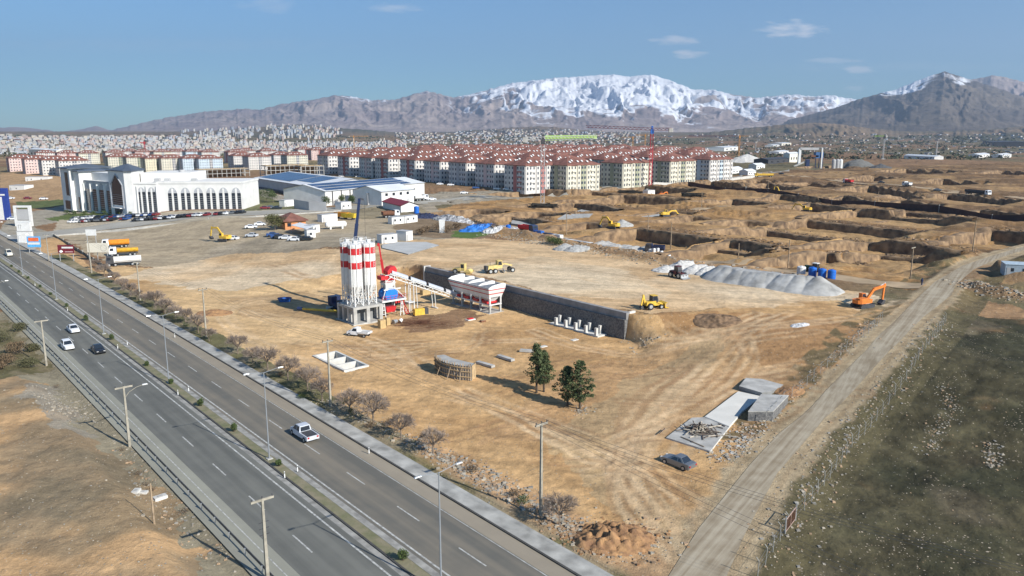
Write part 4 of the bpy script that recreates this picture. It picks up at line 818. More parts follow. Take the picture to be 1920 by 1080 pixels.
def loader(label,loc,rz,paint,k=1.,backhoe=False,name='wheel_loader'):
    t=thing(name,label,'loader',loc,rz); t.scale=(k,k,k)
    MB().prism([(-2.6,.9),(-.2,.9),(-.2,1.9),(-2.5,1.7)],-.8,.8).build('rear_body',paint,t); MB().box(-.2,1.6,-.45,.45,.7,1.3).build('front_frame',paint,t)
    MB().prism([(-1.0,1.9),(.45,1.5),(.5,2.2),(.2,3.0),(-.95,3.0)],-.7,.7).build('cab',DARK,t)
    g=MB()
    for y in (-.71,.71): MB().add([(-.85,y,2.05),(.35,y,1.95),(.1,y,2.88),(-.85,y,2.88)],[(0,1,2,3)]).build('side_window',GLS,t)
    g; MB().box(-1.05,.4,-.78,.78,3.0,3.08).build('cab_roof',paint,t)
    for sx,r in ((-1.7,.75),(1.1,.75 if not backhoe else .5)):
        for sy in (-1,1): add_wheel(t,sx,sy*1.0,r,.48)
    m=MB()
    for y in (-.5,.5): m.bar((.4,y,1.5),(2.2,y,.8),.18,.3)
    m.build('lift_arm',paint,t); MB().prism([(2.0,.2),(3.0,.08),(3.05,.14),(2.2,.4),(2.1,1.1),(2.6,1.35),(2.5,1.42),(1.95,1.15)],-1.3,1.3).build('bucket',STEEL if not backhoe else paint,t)
    if backhoe:
        m=MB(); m.bar((-2.4,0,1.0),(-3.1,0,3.3),.3,.4); m.build('boom',paint,t); m=MB(); m.bar((-3.0,0,3.4),(-3.5,0,1.0),.25,.32); m.build('stick',paint,t); MB().prism([(-3.6,1.),(-3.2,.9),(-3.0,.3),(-3.5,.2),(-3.8,.5)],-.35,.35).build('backhoe_bucket',DARK,t)
    return t
loader('dark red wheel loader with raised cab in front of the white gravel heaps',gnd(1272,521),head((1255,518),(1297,527)),M('dark_red_loader',(.14,.035,.035),.5),.95)
loader('yellow backhoe loader standing at the edge of the raised platform',gnd(1227,578),head((1215,578),(1243,575)),YEL,.9,True,'backhoe_loader')
def grader(label,loc,rz):
    t=thing('motor_grader',label,'grader',loc,rz); MB().prism([(-3.2,1.0),(-.6,1.0),(-.6,2.1),(-3.0,1.9)],-.75,.75).build('engine_cover',PYEL,t)
    MB().box(-3.7,-3.2,-.8,.8,.7,1.9).build('rear_ripper',DARK,t)
    m=MB(); m.bar((-.6,0,1.5),(1.6,0,2.2),.3,.35); m.bar((1.6,0,2.2),(3.7,0,1.6),.3,.35); m.build('main_frame',PYEL,t)
    MB().prism([(-.6,1.2),(.7,1.2),(.8,2.2),(.6,3.1),(-.5,3.1)],-.7,.7).build('cab',PYEL,t); g=MB()
    for y in (-.71,.71): MB().add([(-.45,y,2.0),(.65,y,2.0),(.5,y,2.95),(-.4,y,2.95)],[(0,1,2,3)]).build('side_window',GLS,t)
    g; MB().box(-.65,.75,-.78,.78,3.1,3.2).build('cab_roof',PYEL,t)
    for sx in (-2.6,-1.3,3.4):
        for sy in (-1,1): add_wheel(t,sx,sy*1.0,.62,.36)
    m=MB(); m.bar((.9,-1.7,.45),(1.9,1.7,.45),.12,.6); m.build('blade',STEEL,t); MB().cyl((-2.2,.3,1.9),(-2.2,.3,2.9),.06).build('exhaust',DARK,t)
grader('pale yellow motor grader with long frame on the platform behind the bins',gnd(935,511),head((918,512),(955,509)))
def roller(label,loc,rz):
    t=thing('road_roller',label,'roller',loc,rz); MB().prism([(-2.4,.7),(-.1,.7),(-.1,1.6),(-2.1,1.35)],-.75,.75).build('engine_cover',PYEL,t)
    MB().prism([(-.2,.8),(1.0,.8),(1.0,2.6),(-.1,2.6)],-.65,.65).build('cab',PYEL,t); g=MB()
    for y in (-.66,.66): MB().add([(0,y,1.5),(.85,y,1.5),(.85,y,2.45),(0,y,2.45)],[(0,1,2,3)]).build('side_window',GLS,t)
    g; MB().cyl((2.0,-.9,.65),(2.0,.9,.65),.65,n=20).build('drum',PYEL,t); MB().box(1.0,2.9,-1.05,-.92,.55,.85).build('drum_frame',PYEL,t); MB().box(1.0,2.9,.92,1.05,.55,.85).build('drum_frame',PYEL,t)
    for sy in (-1,1): add_wheel(t,-1.4,sy*.85,.65,.4)
roller('pale yellow road roller on the platform left of the motor grader',gnd(866,513),head((850,513),(880,511)))
# ================================================================== concrete plant
def local(m,s,o,z=0): return m
def sothing(name,label,cat,s,o,z=0,group=None,drz=0): x,y,_=SO(s,o); return thing(name,label,cat,(x,y,z),RZ+drz,group)
# retaining wall (local x = o, y = s)
t=sothing('retaining_wall','long dark stone retaining wall with a plain concrete top band','wall',0,0)
MB().box(65.5,66.9,SB,112.2,-.6,3.85).build('stone_face',STONE,t); MB().box(65.9,66.9,SB,112.2,3.85,5.2).build('coping',M('grey_concrete_band',(.27,.265,.26),.9,var=.12,scale=.5,det=7),t)
MB().prism([(66.9,-.5),(68.0,-.5),(71.0,3.6),(66.9,3.8)],SB,SB+.5).build('wing_wall',CONCL,t); MB().prism([(66.9,3.8),(68.6,3.8),(68.6,5.25),(66.9,5.25)],SB-.02,SB+.45).build('end_block',CONCL,t); MB().box(65.5,67.6,112.2,112.7,0,5.3).build('end_block',CONCL,t)
MB().box(64.9,65.5,SB+1,112,3.80,3.86).build('ledge',CONC,t) if False else None
# aggregate bins
s0,o0=sopx(917.5,588.5); BS,BO=s0,o0
t=sothing('aggregate_bins','white four compartment aggregate hopper with red stripes in front of the dark wall','hopper',s0,o0)
Lb,Wb=14.,3.6
MB().box(-.4,Wb+.4,-.4,Lb+.4,-.2,.12).build('footing',CONC,t)
for k in range(5):
    for x in (.1,Wb-.5): MB().box(x,x+.4,k*(Lb-.4)/4,k*(Lb-.4)/4+.4,.12,1.75).build('concrete_leg',CONC,t)
for k in range(5):
    y=k*(Lb-.3)/4; m=MB()
    for x in (.1,Wb-.4): m.box(x,x+.3,y,y+.3,1.75,3.6)
    m.box(.1,Wb-.1,y+.02,y+.28,1.75,2.0); m.build('frame',WHITE,t)
m=MB(); m.box(.0,.3,0,Lb,1.75,1.95); m.box(Wb-.3,Wb,0,Lb,1.75,1.95); m.box(0,.2,0,Lb,3.4,3.6); m.box(Wb-.2,Wb,0,Lb,3.4,3.6); m.build('beam',WHITE,t)
for k in range(4):
    y=.5+k*(Lb-.3)/4; m=MB(); m.frus((1.3,2.3,y+.9,y+2.1,2.1),(.3,Wb-.3,y,y+3.0,3.4)); m.build('hopper_cone',WHITE,t); MB().box(.25,Wb-.25,y+.6,y+2.4,2.0,2.45).build('discharge_gate',RED,t)
m=MB(); a=(0,Wb,0,Lb,3.6); b=(-.6,Wb+.6,-.6,Lb+.6,5.5)
def ringwall(m,a,b,th,mi=0):
    for (p,q) in (((a[0],a[2]),(a[1],a[2])),((a[1],a[2]),(a[1],a[3])),((a[1],a[3]),(a[0],a[3])),((a[0],a[3]),(a[0],a[2]))):
        cx,cy=(a[0]+a[1])/2,(a[2]+a[3])/2
        def up(v): return (b[0] if v[0]==a[0] else b[1], b[2] if v[1]==a[2] else b[3])
        def ins(v,r): return (v[0]+(th if v[0]<cx else -th),v[1]+(th if v[1]<cy else -th))
        P=[(*p,a[4]),(*q,a[4]),(*up(q),b[4]),(*up(p),b[4])]; Q=[(*ins(v[:2],0),v[2]) for v in P]
        m.add(P+Q,[(0,1,2,3),(7,6,5,4),(3,2,6,7),(0,4,5,1)],mi)
ringwall(m,a,b,.12); ringwall(m,b,(b[0],b[1],b[2],b[3],5.9),.12); m.build('hopper_wall',WHITE,t)
for z0,ww in ((4.35,.2),(5.35,.2)):
    m=MB(); f=lambda z:(z-3.6)/1.9*.6
    for z in (z0,):
        e=f(z)+.015; e2=f(z+ww)+.015; m.add([(-e,-e,z),(Wb+e,-e,z),(Wb+e2,-e2,z+ww),(-e2,-e2,z+ww)],[(0,1,2,3)]); m.add([(-e,-e,z),(-e,Lb+e,z),(-e2,Lb+e2,z+ww),(-e2,-e2,z+ww)],[(0,3,2,1)]); m.add([(Wb+e,-e,z),(Wb+e,Lb+e,z),(Wb+e2,Lb+e2,z+ww),(Wb+e2,-e2,z+ww)],[(0,1,2,3)])
    m.build('red_stripe',RED,t)
for k in range(5):
    y=-.6+k*(Lb+1.2)/4; MB().prism([(-.6,5.9),(Wb+.6,5.9),(Wb+.6,6.5),(Wb-.2,6.7),(.4,6.4),(-.6,5.95)],y-.06,y+.06).build('divider',WHITE,t)
MB().box(-.7,-.5,-.65,Lb+.65,5.75,5.95).build('rim',GREYW,t)
# silos
s0,o0=sopx(664,609.5); t=sothing('silo_base','raised concrete frame base on square columns under the striped silos','base',s0,o0)
Bl,Bw=7.2,7.0; MB().box(0,Bw,0,Bl,3.1,3.6).build('deck',CONC,t); MB().box(-.3,Bw+.3,-.3,Bl+.3,-.3,.1).build('footing',CONC,t)
for i in range(3):
    for j in range(4):
        if i in (0,2) or j in (0,3): x=i*(Bw-.8)/2; y=j*(Bl-.7)/3; MB().box(x+.02,x+.82,y+.02,y+.72,.1,3.1).build('column',CONC,t)
MB().box(1.2,Bw-1.2,2.2,2.35,.1,3.1).build('back_wall',CONCD,t)
SIL=[(0,0,'front silo on the corner of the base, red and white banded'),(0,1,'right-hand red and white banded silo, beside the mixing tower'),(1,0,'left red and white banded silo in shade behind the corner silo'),(1,1,'rear silo mostly hidden behind the other banded silos')]
sp=None
for (i,j,l) in SIL:
    t=sothing('cement_silo',l,'silo',s0+1.9+i*3.35,o0+1.9+j*3.25,3.6,'red and white banded silos')
    MB().lathe([(.16,1.6),(1.42,4.3),(1.42,12.9),(1.35,13.05),(.5,13.35),(0.05,13.4)],n=28).build('shell',WHITE,t,smooth=False)
    for z in (8.0,11.0): MB().lathe([(1.43,z),(1.445,z+.02),(1.445,z+1.35),(1.43,z+1.37)],n=28).build('red_band',RED,t)
    for a in range(4):
        x,y=1.2*math.cos(a*math.pi/2+.785)*1.12,1.2*math.sin(a*math.pi/2+.785)*1.12; MB().box(x-.09,x+.09,y-.09,y+.09,0,4.9).build('leg',WHITE,t)
        x2,y2=1.2*math.cos(a*math.pi/2+2.356)*1.12,1.2*math.sin(a*math.pi/2+2.356)*1.12; m=MB(); m.bar((x,y,.1),(x2,y2,2.6),.1); m.bar((x2,y2,.1),(x,y,2.6),.1); m.bar((x,y,2.7),(x2,y2,2.7),.1); m.build('brace',WHITE,t)
    m=MB()
    for a in range(10): x,y=1.4*math.cos(a*.628),1.4*math.sin(a*.628); m.cyl((x,y,13.0),(x,y,14.0),.025,n=4)
    for z in (13.5,14.0):
        for a in range(10): m.cyl((1.4*math.cos(a*.628),1.4*math.sin(a*.628),z),(1.4*math.cos((a+1)*.628),1.4*math.sin((a+1)*.628),z),.025,n=4)
    m.build('railing',WHITE,t); m=MB()
    for a in (3.6,4.4): x,y=1.53*math.cos(a),1.53*math.sin(a); m.cyl((x,y,1.),(x,y,13.2),.07,n=6)
    m.build('filling_pipe',TANKW,t); MB().box(-.35,.35,-.35,.35,13.3,13.9).build('filter',WHITE,t)
    m=MB(); 
    for k in (0,.35): m.bar((.2+k,-1.62,1),(.2+k,-1.62,13.5),.05)
    for z in np.arange(1,13.5,.5): m.bar((.2,-1.62,z),(.55,-1.62,z),.04)
    m.build('ladder',WHITE,t)
# mixing tower
cx,cy=W(729,591); s1,o1=xy2so(cx,cy); t=sothing('mixing_tower','white steel mixing tower with blue mixer and red hoppers right of the silos','tower',s1,o1)
for x in (-2.3,2.3):
    for y in (-1.8,1.8):
        m=MB(); k=.45; m.bar((x-k,y,0),(x-.12,y,3.7),.17); m.bar((x+k,y,0),(x+.12,y,3.7),.17)
        for z in (.9,1.8,2.7): w_=k*(1-z/3.7)+.12; m.bar((x-w_,y,z),(x+w_,y,z),.12)
        m.build('leg',WHITE,t)
m=MB(); m.box(-3,3,-2.5,2.5,3.7,3.82); m.build('platform',GREYW,t); m=MB()
for a in ((-3.05,-2.95,-2.55,2.55),(2.95,3.05,-2.55,2.55),(-3.05,3.05,-2.6,-2.5),(-3.05,3.05,2.5,2.6)): m.box(*a,3.62,3.95)
m.build('platform_edge',WHITE,t); m=MB()
for x in np.linspace(-3,3,7):
    for y in (-2.5,2.5): m.bar((x,y,3.9),(x,y,4.9),.05)
for y in (-2.5,2.5):
    for z in (4.4,4.9): m.bar((-3,y,z),(3,y,z),.05)
for z in (4.4,4.9): m.bar((3,-2.5,z),(3,2.5,z),.05)
m.build('railing',RED,t)
m=MB(); m.prism([(-1.3,3.9),(1.3,3.9),(1.6,4.6),(1.5,5.5),(.8,6.1),(-.8,6.1),(-1.5,5.5),(-1.6,4.6)],-1.5,1.5); 
for k in (-1.,-.3,.4,1.1): m.prism([(-1.62,4.6),(1.62,4.6),(1.55,5.55),(.8,6.18),(-.8,6.18),(-1.55,5.55)],k-.05,k+.05)
m.build('mixer',M('bright_blue_paint',(.02,.2,.62),.45,var=.08),t)
m=MB(); 
for x in (-1.1,1.1):
    for y in (-1.,1.): m.bar((x,y,6.1),(x,y,9.2),.16)
for z in (6.3,7.8,9.2):
    for y in (-1.,1.): m.bar((-1.1,y,z),(1.1,y,z),.12)
    for x in (-1.1,1.1): m.bar((x,-1,z),(x,1,z),.12)
m.bar((-1.1,-1.,6.3),(1.1,-1.,7.8),.12); m.bar((-1.1,-1.,7.8),(1.1,-1.,9.2),.12); m.bar((-2.9,-2.4,3.9),(-1.1,-1,6.3),.12); m.bar((2.9,-2.4,3.9),(1.1,-1,6.3),.16); m.build('upper_frame',WHITE,t)
MB().frus((-.7,.7,-.7,.7,6.3),(-1.4,1.4,-1.2,1.2,7.5)).build('weigh_hopper',WHITE,t); MB().box(-.9,1.9,-.2,1.4,7.5,8.9).build('holding_hopper',RED,t)
MB().prism([(-.4,9.2),(1.7,9.2),(1.9,10.2),(1.4,11.0),(.2,10.8),(-.5,10.0)],-.9,.9).build('head_cover',RED,t); MB().box(-2.3,-.6,-1.2,.6,8.3,9.1).build('cement_scale',RED,t); MB().box(-1.9,2.4,-1.5,-1.3,5.95,6.2).build('walkway',WHITE,t)
MB().frus((-1.0,1.,-1,1,.9),(-1.3,1.3,-1.2,1.2,2.1)).build('discharge_chute',RED,t)
m=MB()
for k in range(9): m.box(3.1,3.9,-2.4+k*.42,-2.1+k*.42,.3+k*.38,.36+k*.38)
m.bar((3.1,-2.4,.2),(3.1,1.4,3.7),.1,.2); m.bar((3.9,-2.4,.2),(3.9,1.4,3.7),.1,.2); m.build('stair',RED,t)
m=MB()
for x in (4.6,5.9):
    for y in (-1.2,.2): m.bar((x,y,0),(x,y,7.2 if x>5 else 6.5),.14)
for z in (2.4,6.9): m.bar((4.6,-1.2,z),(5.9,-1.2,z),.12); m.bar((4.6,.2,z),(5.9,.2,z),.12)
m.box(4.4,6.1,-1.4,.4,2.3,2.42); m.build('access_frame',WHITE,t)
# conveyor
p0=Vector((cx+.4,cy-.4,9.6)); q=SO(BS+13.2,BO+1.6); p1=Vector((q[0],q[1],1.5)); ln=(p1-p0).length
t=thing('conveyor','inclined white conveyor with curved silver covers between the tower and the bins','conveyor',(0,0,0))
d=(p1-p0).normalized(); sd=d.cross(Vector((0,0,1))).normalized(); up=sd.cross(d)
m=MB(); 
for sg in (-.55,.55):
    m.bar(p0+sd*sg-up*.1,p1+sd*sg-up*.1,.12,.16); m.bar(p0+sd*sg-up*.8,p1+sd*sg-up*.8,.12,.16)
    n=16
    for k in range(n): m.bar(p0+d*(ln*k/n)+sd*sg-up*(.1 if k%2 else .8),p0+d*(ln*(k+1)/n)+sd*sg-up*(.8 if k%2 else .1),.08)
m.build('truss',WHITE,t)
m=MB(); m.bar(p0,p1,1.,.06); m.build('belt',BLK,t)
for k in range(4):
    a=p0+d*(ln*(k+.06)/4); b=p0+d*(ln*(k+.92)/4); m=MB(); vs=[];n=8
    for c in (a,b):
        for i in range(n+1): an=math.pi*i/n; vs.append(c+sd*math.cos(an)*.74+up*(math.sin(an)*.74+.05))
    m.add(vs,[(i,i+1,n+2+i,n+1+i) for i in range(n)]); m.build('belt_cover',M('silver_cover',(.74,.75,.78),.3,metal=.45,var=.03),t)
for f,w_ in ((.36,1.),(.62,1.)):
    c=p0+d*ln*f; m=MB()
    for sg in (-.6,.6): m.bar(c+sd*sg-up*.8,(c.x+sd.x*sg,c.y+sd.y*sg,0),.14)
    m.bar((c.x-sd.x*1.2,c.y-sd.y*1.2,.08),(c.x+sd.x*1.2,c.y+sd.y*1.2,.08),.4,.12); m.build('support_leg',WHITE,t)
# cranes behind the silos
def xyz(px,py,r):
    """point at horizontal distance r seen at the pixel"""
    d=pxdir(px,py); k=r/math.hypot(d[0],d[1]); return Vector((d[0]*k,d[1]*k,HC+d[2]*k))
bx,by=W(643,583); rb=math.hypot(bx,by); t=thing('mobile_crane','dark blue telescopic boom crane rising behind the striped silos','crane',(0,0,0))
tip=xyz(674,372,rb+4); _b=W(655,578); bs=Vector((_b[0],_b[1],2.2)); dd=(tip-bs)
for k,(a,b,w_) in enumerate([(0,.45,.75),(.42,.75,.62),(.72,1.,.5)]): m=MB(); m.bar(bs+dd*a,bs+dd*b,w_,w_*1.15); m.build('boom_section',DBLUE,t)
m=MB(); m.bar(tip,tip+Vector((.9,.2,-.3)),.35); m.build('boom_head',DARK,t); wire_p=tip+Vector((1.0,.2,-.4)); m=MB(); m.cyl(wire_p,(wire_p.x,wire_p.y,10),.03,n=4); m.box(wire_p.x-.2,wire_p.x+.2,wire_p.y-.2,wire_p.y+.2,9.4,10); m.build('hoist_rope',DARK,t)
u=Vector((math.cos(AZD),math.sin(AZD),0)); v=Vector((-u.y,u.x,0))
def obox(m,c,hx,hy,z0,z1): 
    P=[c+u*a*hx+v*b*hy for a,b in ((-1,-1),(1,-1),(1,1),(-1,1))]; return m.add([(p.x,p.y,z0) for p in P]+[(p.x,p.y,z1) for p in P],[(0,3,2,1),(4,5,6,7),(0,1,5,4),(1,2,6,5),(2,3,7,6),(3,0,4,7)])
c=Vector((bx,by,0)); obox(MB(),c,4.6,1.25,.7,1.5).build('carrier',DBLUE,t); obox(MB(),c+u*3.9,.9,1.2,1.5,2.9).build('cab',DBLUE,t); obox(MB(),c-u*.8,1.6,1.1,1.5,2.5).build('superstructure',DARK,t)
for k in (-3.4,-2,1.6,3.2):
    for g in (-1,1): pc=c+u*k+v*g*1.1; MB().cyl(pc-v*.2+Vector((0,0,.55)),pc+v*.2+Vector((0,0,.55)),.55,n=12).build('wheel',BLK,t)
for k in (-3.8,2.6): m=MB(); m.bar(c+u*k-v*2.6+Vector((0,0,.7)),c+u*k+v*2.6+Vector((0,0,.7)),.25); m.bar(c+u*k-v*2.6,c+u*k-v*2.6+Vector((0,0,.9)),.3); m.bar(c+u*k+v*2.6,c+u*k+v*2.6+Vector((0,0,.9)),.3); m.build('outrigger',WHITE,t)
bx,by=W(733,570); rb=math.hypot(bx,by); t=thing('loader_crane_truck','red truck with slender folding red crane arm behind the mixing tower','truck',(0,0,0)); c=Vector((bx,by,0))
obox(MB(),c,3.6,1.15,.8,1.3).build('chassis',DARK,t); obox(MB(),c-u*3.,.95,1.15,1.0,2.7).build('cab',RED,t)
for k in (-2.9,1.6,2.8):
    for g in (-1,1): pc=c+u*k+v*g*1.; MB().cyl(pc-v*.17+Vector((0,0,.5)),pc+v*.17+Vector((0,0,.5)),.5,n=12).build('wheel',BLK,t)
a0=Vector((bx,by,1.3)); a1=xyz(719,512,rb); a2=xyz(710,456,rb+1)
m=MB(); m.bar(a0,a1,.4,.45); m.bar(a1+Vector((0,0,-.1)),a0+Vector((-1.6,0,1.5)),.2); m.build('lower_arm',M('orange_arm',(.72,.36,.1),.5),t); m=MB(); m.bar(a1,a1.lerp(a2,.45),.5,.55); m.bar(a1.lerp(a2,.4),a2,.3,.32); m.build('upper_arm',RED,t); m=MB(); m.bar(a2,a2+Vector((-.3,0,-.6)),.35); m.build('arm_tip',RED,t)
# loose items round the plant
def boxthing(name,label,cat,loc,rz,dims,mat,parts=(),group=None):
    t=thing(name,label,cat,loc,rz,group); x,y,z=dims; MB().frus((-x/2,x/2,-y/2,y/2,0),(-x/2*.98,x/2*.98,-y/2*.98,y/2*.98,z)).build('body',mat,t)
    for (pn,a,pm_) in parts: MB().box(*a).build(pn,pm_,t)
    return t
p=gnd(600,583); t=thing('screw_conveyor','long yellow screw conveyor tube with blue motor lying on the ground','conveyor part',(0,0,0)); a=gnd(568,583); b=gnd(637,588)
MB().cyl((a[0],a[1],.5),(b[0],b[1],.5),.28,n=10).build('tube',YEL,t); m=MB(); dd=Vector((b[0]-a[0],b[1]-a[1],0)).normalized(); m.cyl(Vector((a[0],a[1],.5))-dd*1.3,(a[0],a[1],.5),.42,.36,n=10); m.build('motor',DBLUE,t)
t=thing('boat_shaped_skip','dark blue rounded open skip lying on the bare ground left of the silos','skip',gnd(534,566),0); m=MB(); n=16
vs=[(1.3*math.cos(k*2*math.pi/n)*(1.0),.85*math.sin(k*2*math.pi/n),.0) for k in range(n)]+[(1.7*math.cos(k*2*math.pi/n),1.15*math.sin(k*2*math.pi/n),.85) for k in range(n)]; m.add(vs,[(k,(k+1)%n,n+(k+1)%n,n+k) for k in range(n)]); m.build('shell',BLUE,t); m=MB()
for k in range(n): m.bar(vs[n+k],vs[n+(k+1)%n],.12)
m.build('rim',DBLUE,t); MB().prism([v[:2] for v in vs[:n]],.0,.06,'z').build('bottom',DARK,t)
for px,py,w_,h_,l in [(716,614,1.3,1.7,'larger cardboard coloured crate beside the right end of the silo base'),(727,608,.9,1.6,'narrow cardboard coloured crate right of the larger crate by the silos')]: boxthing('crate',l,'crate',gnd(px,py),RZ,(w_,w_*.9,h_),CARD,[('lid',(-w_/2,w_/2,-w_*.45,w_*.45,h_,h_+.06),PLY)],'crates by the silos')
boxthing('crate','low wooden crate under the conveyor','crate',gnd(797,553),RZ,(2.2,1.3,1.2),CARD,[('lid',(-1.1,1.1,-.65,.65,1.2,1.26),PLY)])
t=boxthing('generator','yellow and black generator cabinet on the soil near the conveyor foot','generator',gnd(789,590),head((775,591),(800,588)),(3.2,1.2,1.5),YEL,[('radiator_grille',(.75,1.62,-.62,.62,.15,1.52),DARK),('skid',(-1.7,1.7,-.6,.6,-.1,.08),DARK),('exhaust',(-.9,-.8,-.05,.05,1.5,1.9),DARK)])
t=thing('concrete_mixer_drum','pair of small grey drums lying beside the crates','drum',gnd(742,606),RZ); MB().cyl((-.6,0,.5),(.4,.2,.6),.55,.35,n=14).build('drum',STEEL,t); MB().cyl((1.2,.2,.4),(1.7,.2,.8),.45,.3,n=12).build('small_drum',TANKW,t)
t=thing('rebar_heap','tangled heap of rusty brown bars and brushwood on the soil','heap',gnd(790,606),0); m=MB(); rnd=random.Random(3)
for k in range(260):
    a=rnd.gauss(.35,.35); r_=rnd.uniform(0,5.5); an=rnd.uniform(0,6.28); c=Vector((r_*math.cos(an)*1.3,r_*math.sin(an)*.8,rnd.uniform(0,.7)*(1-r_/7))); dv=Vector((math.cos(a),math.sin(a),rnd.uniform(-.08,.08)))*rnd.uniform(.8,2.4); m.cyl(c-dv/2,c+dv/2,.025,n=3,cap=False)
m.build('bars',RUST,t)
boxthing('steel_panel','small red and white steel panel lying on the soil below the bins','panel',gnd(882,600),RZ,(2.,1.2,.2),WHITE,[('red_top',(-.7,.6,-.4,.4,.2,.4),RED)]); boxthing('scrap_box','small grey brown box on the soil right of the red panel','box',gnd(905,604),RZ,(1.2,.7,.35),RUST,[('lid',(-.5,.5,-.3,.3,.35,.4),WOOD)])
# plinth slab
a=sopx(1028,607); b=sopx(1130,632); s_lo,s_hi=b[0]+.6,a[0]; o_c=(a[1]+b[1])/2+.6; t=sothing('foundation_slab','thin concrete slab carrying ten short white pillars at the wall foot','slab',s_lo,o_c-1.0); MB().box(0,2.6,0,s_hi-s_lo,-.2,.18).build('slab',CONCL,t)
Lp=s_hi-s_lo-1; LBL=['first','second','third','fourth','fifth']
for k in range(5):
    for j in (0,1):
        tt=sothing('concrete_pillar',f'{LBL[k]} square white pillar from the near end, {"back" if j else "front"} row on the thin slab','pillar',s_lo+.7+k*Lp/4.6+(.6 if j else 0),o_c-.7+j*1.7,.18,'pillars on the thin slab'); MB().frus((-.28,.28,-.28,.28,0),(-.27,.27,-.27,.27,1.5+.15*((k*3+j)%3))).build('shaft',CONCL,tt); MB().box(-.36,.36,-.36,.36,0,.08).build('foot',CONCL,tt)
# sunken basins
bs_=[xy2so(*p) for p in BASIN]; sa=sum(sorted(b[0] for b in bs_)[:2])/2; sb=sum(sorted(b[0] for b in bs_)[2:])/2; oa=sum(sorted(b[1] for b in bs_)[:2])/2; ob=sum(sorted(b[1] for b in bs_)[2:])/2
t=sothing('settling_basin','sunken concrete basin divided into three open bays in the bare ground','basin',sa,oa); Lx,Ly=ob-oa,sb-sa; th=.42
m=MB(); m.box(-.1,Lx+.1,-.1,th-.1,-2.1,.10); m.box(-.1,Lx+.1,Ly-th+.1,Ly+.1,-2.1,.10); m.box(-.1,th-.1,th-.1,Ly-th+.1,-2.1,.10); m.box(Lx-th+.1,Lx+.1,th-.1,Ly-th+.1,-2.1,.10); m.build('outer_wall',CONCL,t)
for f in (.31,.62): MB().box(th-.1,Lx-th+.1,Ly*f,Ly*f+.28,-2.1,.06).build('partition',CONCL,t)
MB().box(th-.1,Lx-th+.1,th-.1,Ly-th+.1,-2.2,-2.0).build('floor',CONC,t)
# curved formwork
pts_o=[(815,690),(828,703),(856,711),(887,714)]; 
A_=[W(*p) for p in pts_o]; t=thing('curved_formwork','curved concrete wall still in its timber formwork on the bare ground','formwork',(0,0,0)); u0=np.array(A_); tt=np.linspace(0,3,19); ox=np.interp(tt,range(4),u0[:,0]); oy=np.interp(tt,range(4),u0[:,1])
k_=np.convolve(np.pad(ox,2,'edge'),np.ones(5)/5,'valid'); l_=np.convolve(np.pad(oy,2,'edge'),np.ones(5)/5,'valid'); tg=np.stack([np.gradient(k_),np.gradient(l_)],1); tg/=np.linalg.norm(tg,axis=1)[:,None]; nn=np.stack([-tg[:,1],tg[:,0]],1); nn*=np.sign(nn[9][1]); P=np.stack([k_,l_],1); Q=P+nn*(1.1+1.5*np.sin(np.linspace(.3,2.6,19)))[:,None]
m=MB(); n=19; vs=[(*p,-.1) for p in P]+[(*p,2.35) for p in P]+[(*p,-.1) for p in Q]+[(*p,2.35) for p in Q]
fs=[(i,i+1,n+i+1,n+i) for i in range(n-1)]+[(2*n+i+1,2*n+i,3*n+i,3*n+i+1) for i in range(n-1)]+[(n+i,n+i+1,3*n+i+1,3*n+i) for i in range(n-1)]+[(0,n,3*n,2*n),(n-1,3*n-1,4*n-1,2*n-1)]; m.add(vs,fs); m.build('wall_core',CONC,t)
for i in range(n-1):
    mid=(P[i]+P[i+1])/2-nn[i]*.1; MB().bar((*mid,0),(*mid,2.6+(i%3)*.12),.16,.16).build('upright',WOOD,t)
for z in (.6,1.5,2.15):
    m=MB()
    for i in range(n-1): m.bar((*(P[i]-nn[i]*.22),z),(*(P[i+1]-nn[i+1]*.22),z),.1,.14)
    m.build('waling',PLY,t)
for i in (6,10,14): m=MB(); m.bar((*(P[i]-nn[i]*1.1),0),(*(P[i]-nn[i]*.2),2.),.1); m.build('prop',WOOD,t)
MB().bar((*(P[-1]+tg[-1]*.1),1.25),(*(Q[-1]+tg[-1]*.1),1.25),.08,2.5).build('end_panel',PLY,t)
for i,(a,b) in enumerate([((895,681),(925,690)),((934,670),(962,679)),((975,660),(1000,662))]):
    A=gnd(*a);B=gnd(*b); t=thing('concrete_beam',['grey concrete beam on the ground right of the curved formwork','grey concrete beam, the one behind and right of the first','flat pale concrete piece just left of the twin-trunked pine'][i],'beam',A,math.atan2(B[1]-A[1],B[0]-A[0]),'loose concrete beams'); L=math.hypot(B[0]-A[0],B[1]-A[1]); MB().frus((0,L,-.45,.45,.12),(0.05,L-.05,-.42,.42,.5)).build('beam',CONC,t)
    for k in (.1,.5,.9): MB().box(L*k-.1,L*k+.1,-.4,.4,0,.12).build('bearer',WOOD,t)
for px,py,l in [(1077,637,'thin concrete offcut on the soil in front of the pillar slab'),(1018,650,'thin pale sheet on the soil behind the twin-trunked pine')]: boxthing('concrete_offcut',l,'slab',gnd(px,py),RZ,(1.6,.9,.12),CONCL,[('bearer',(-.3,.3,-.3,.3,-.05,.0),WOOD)])
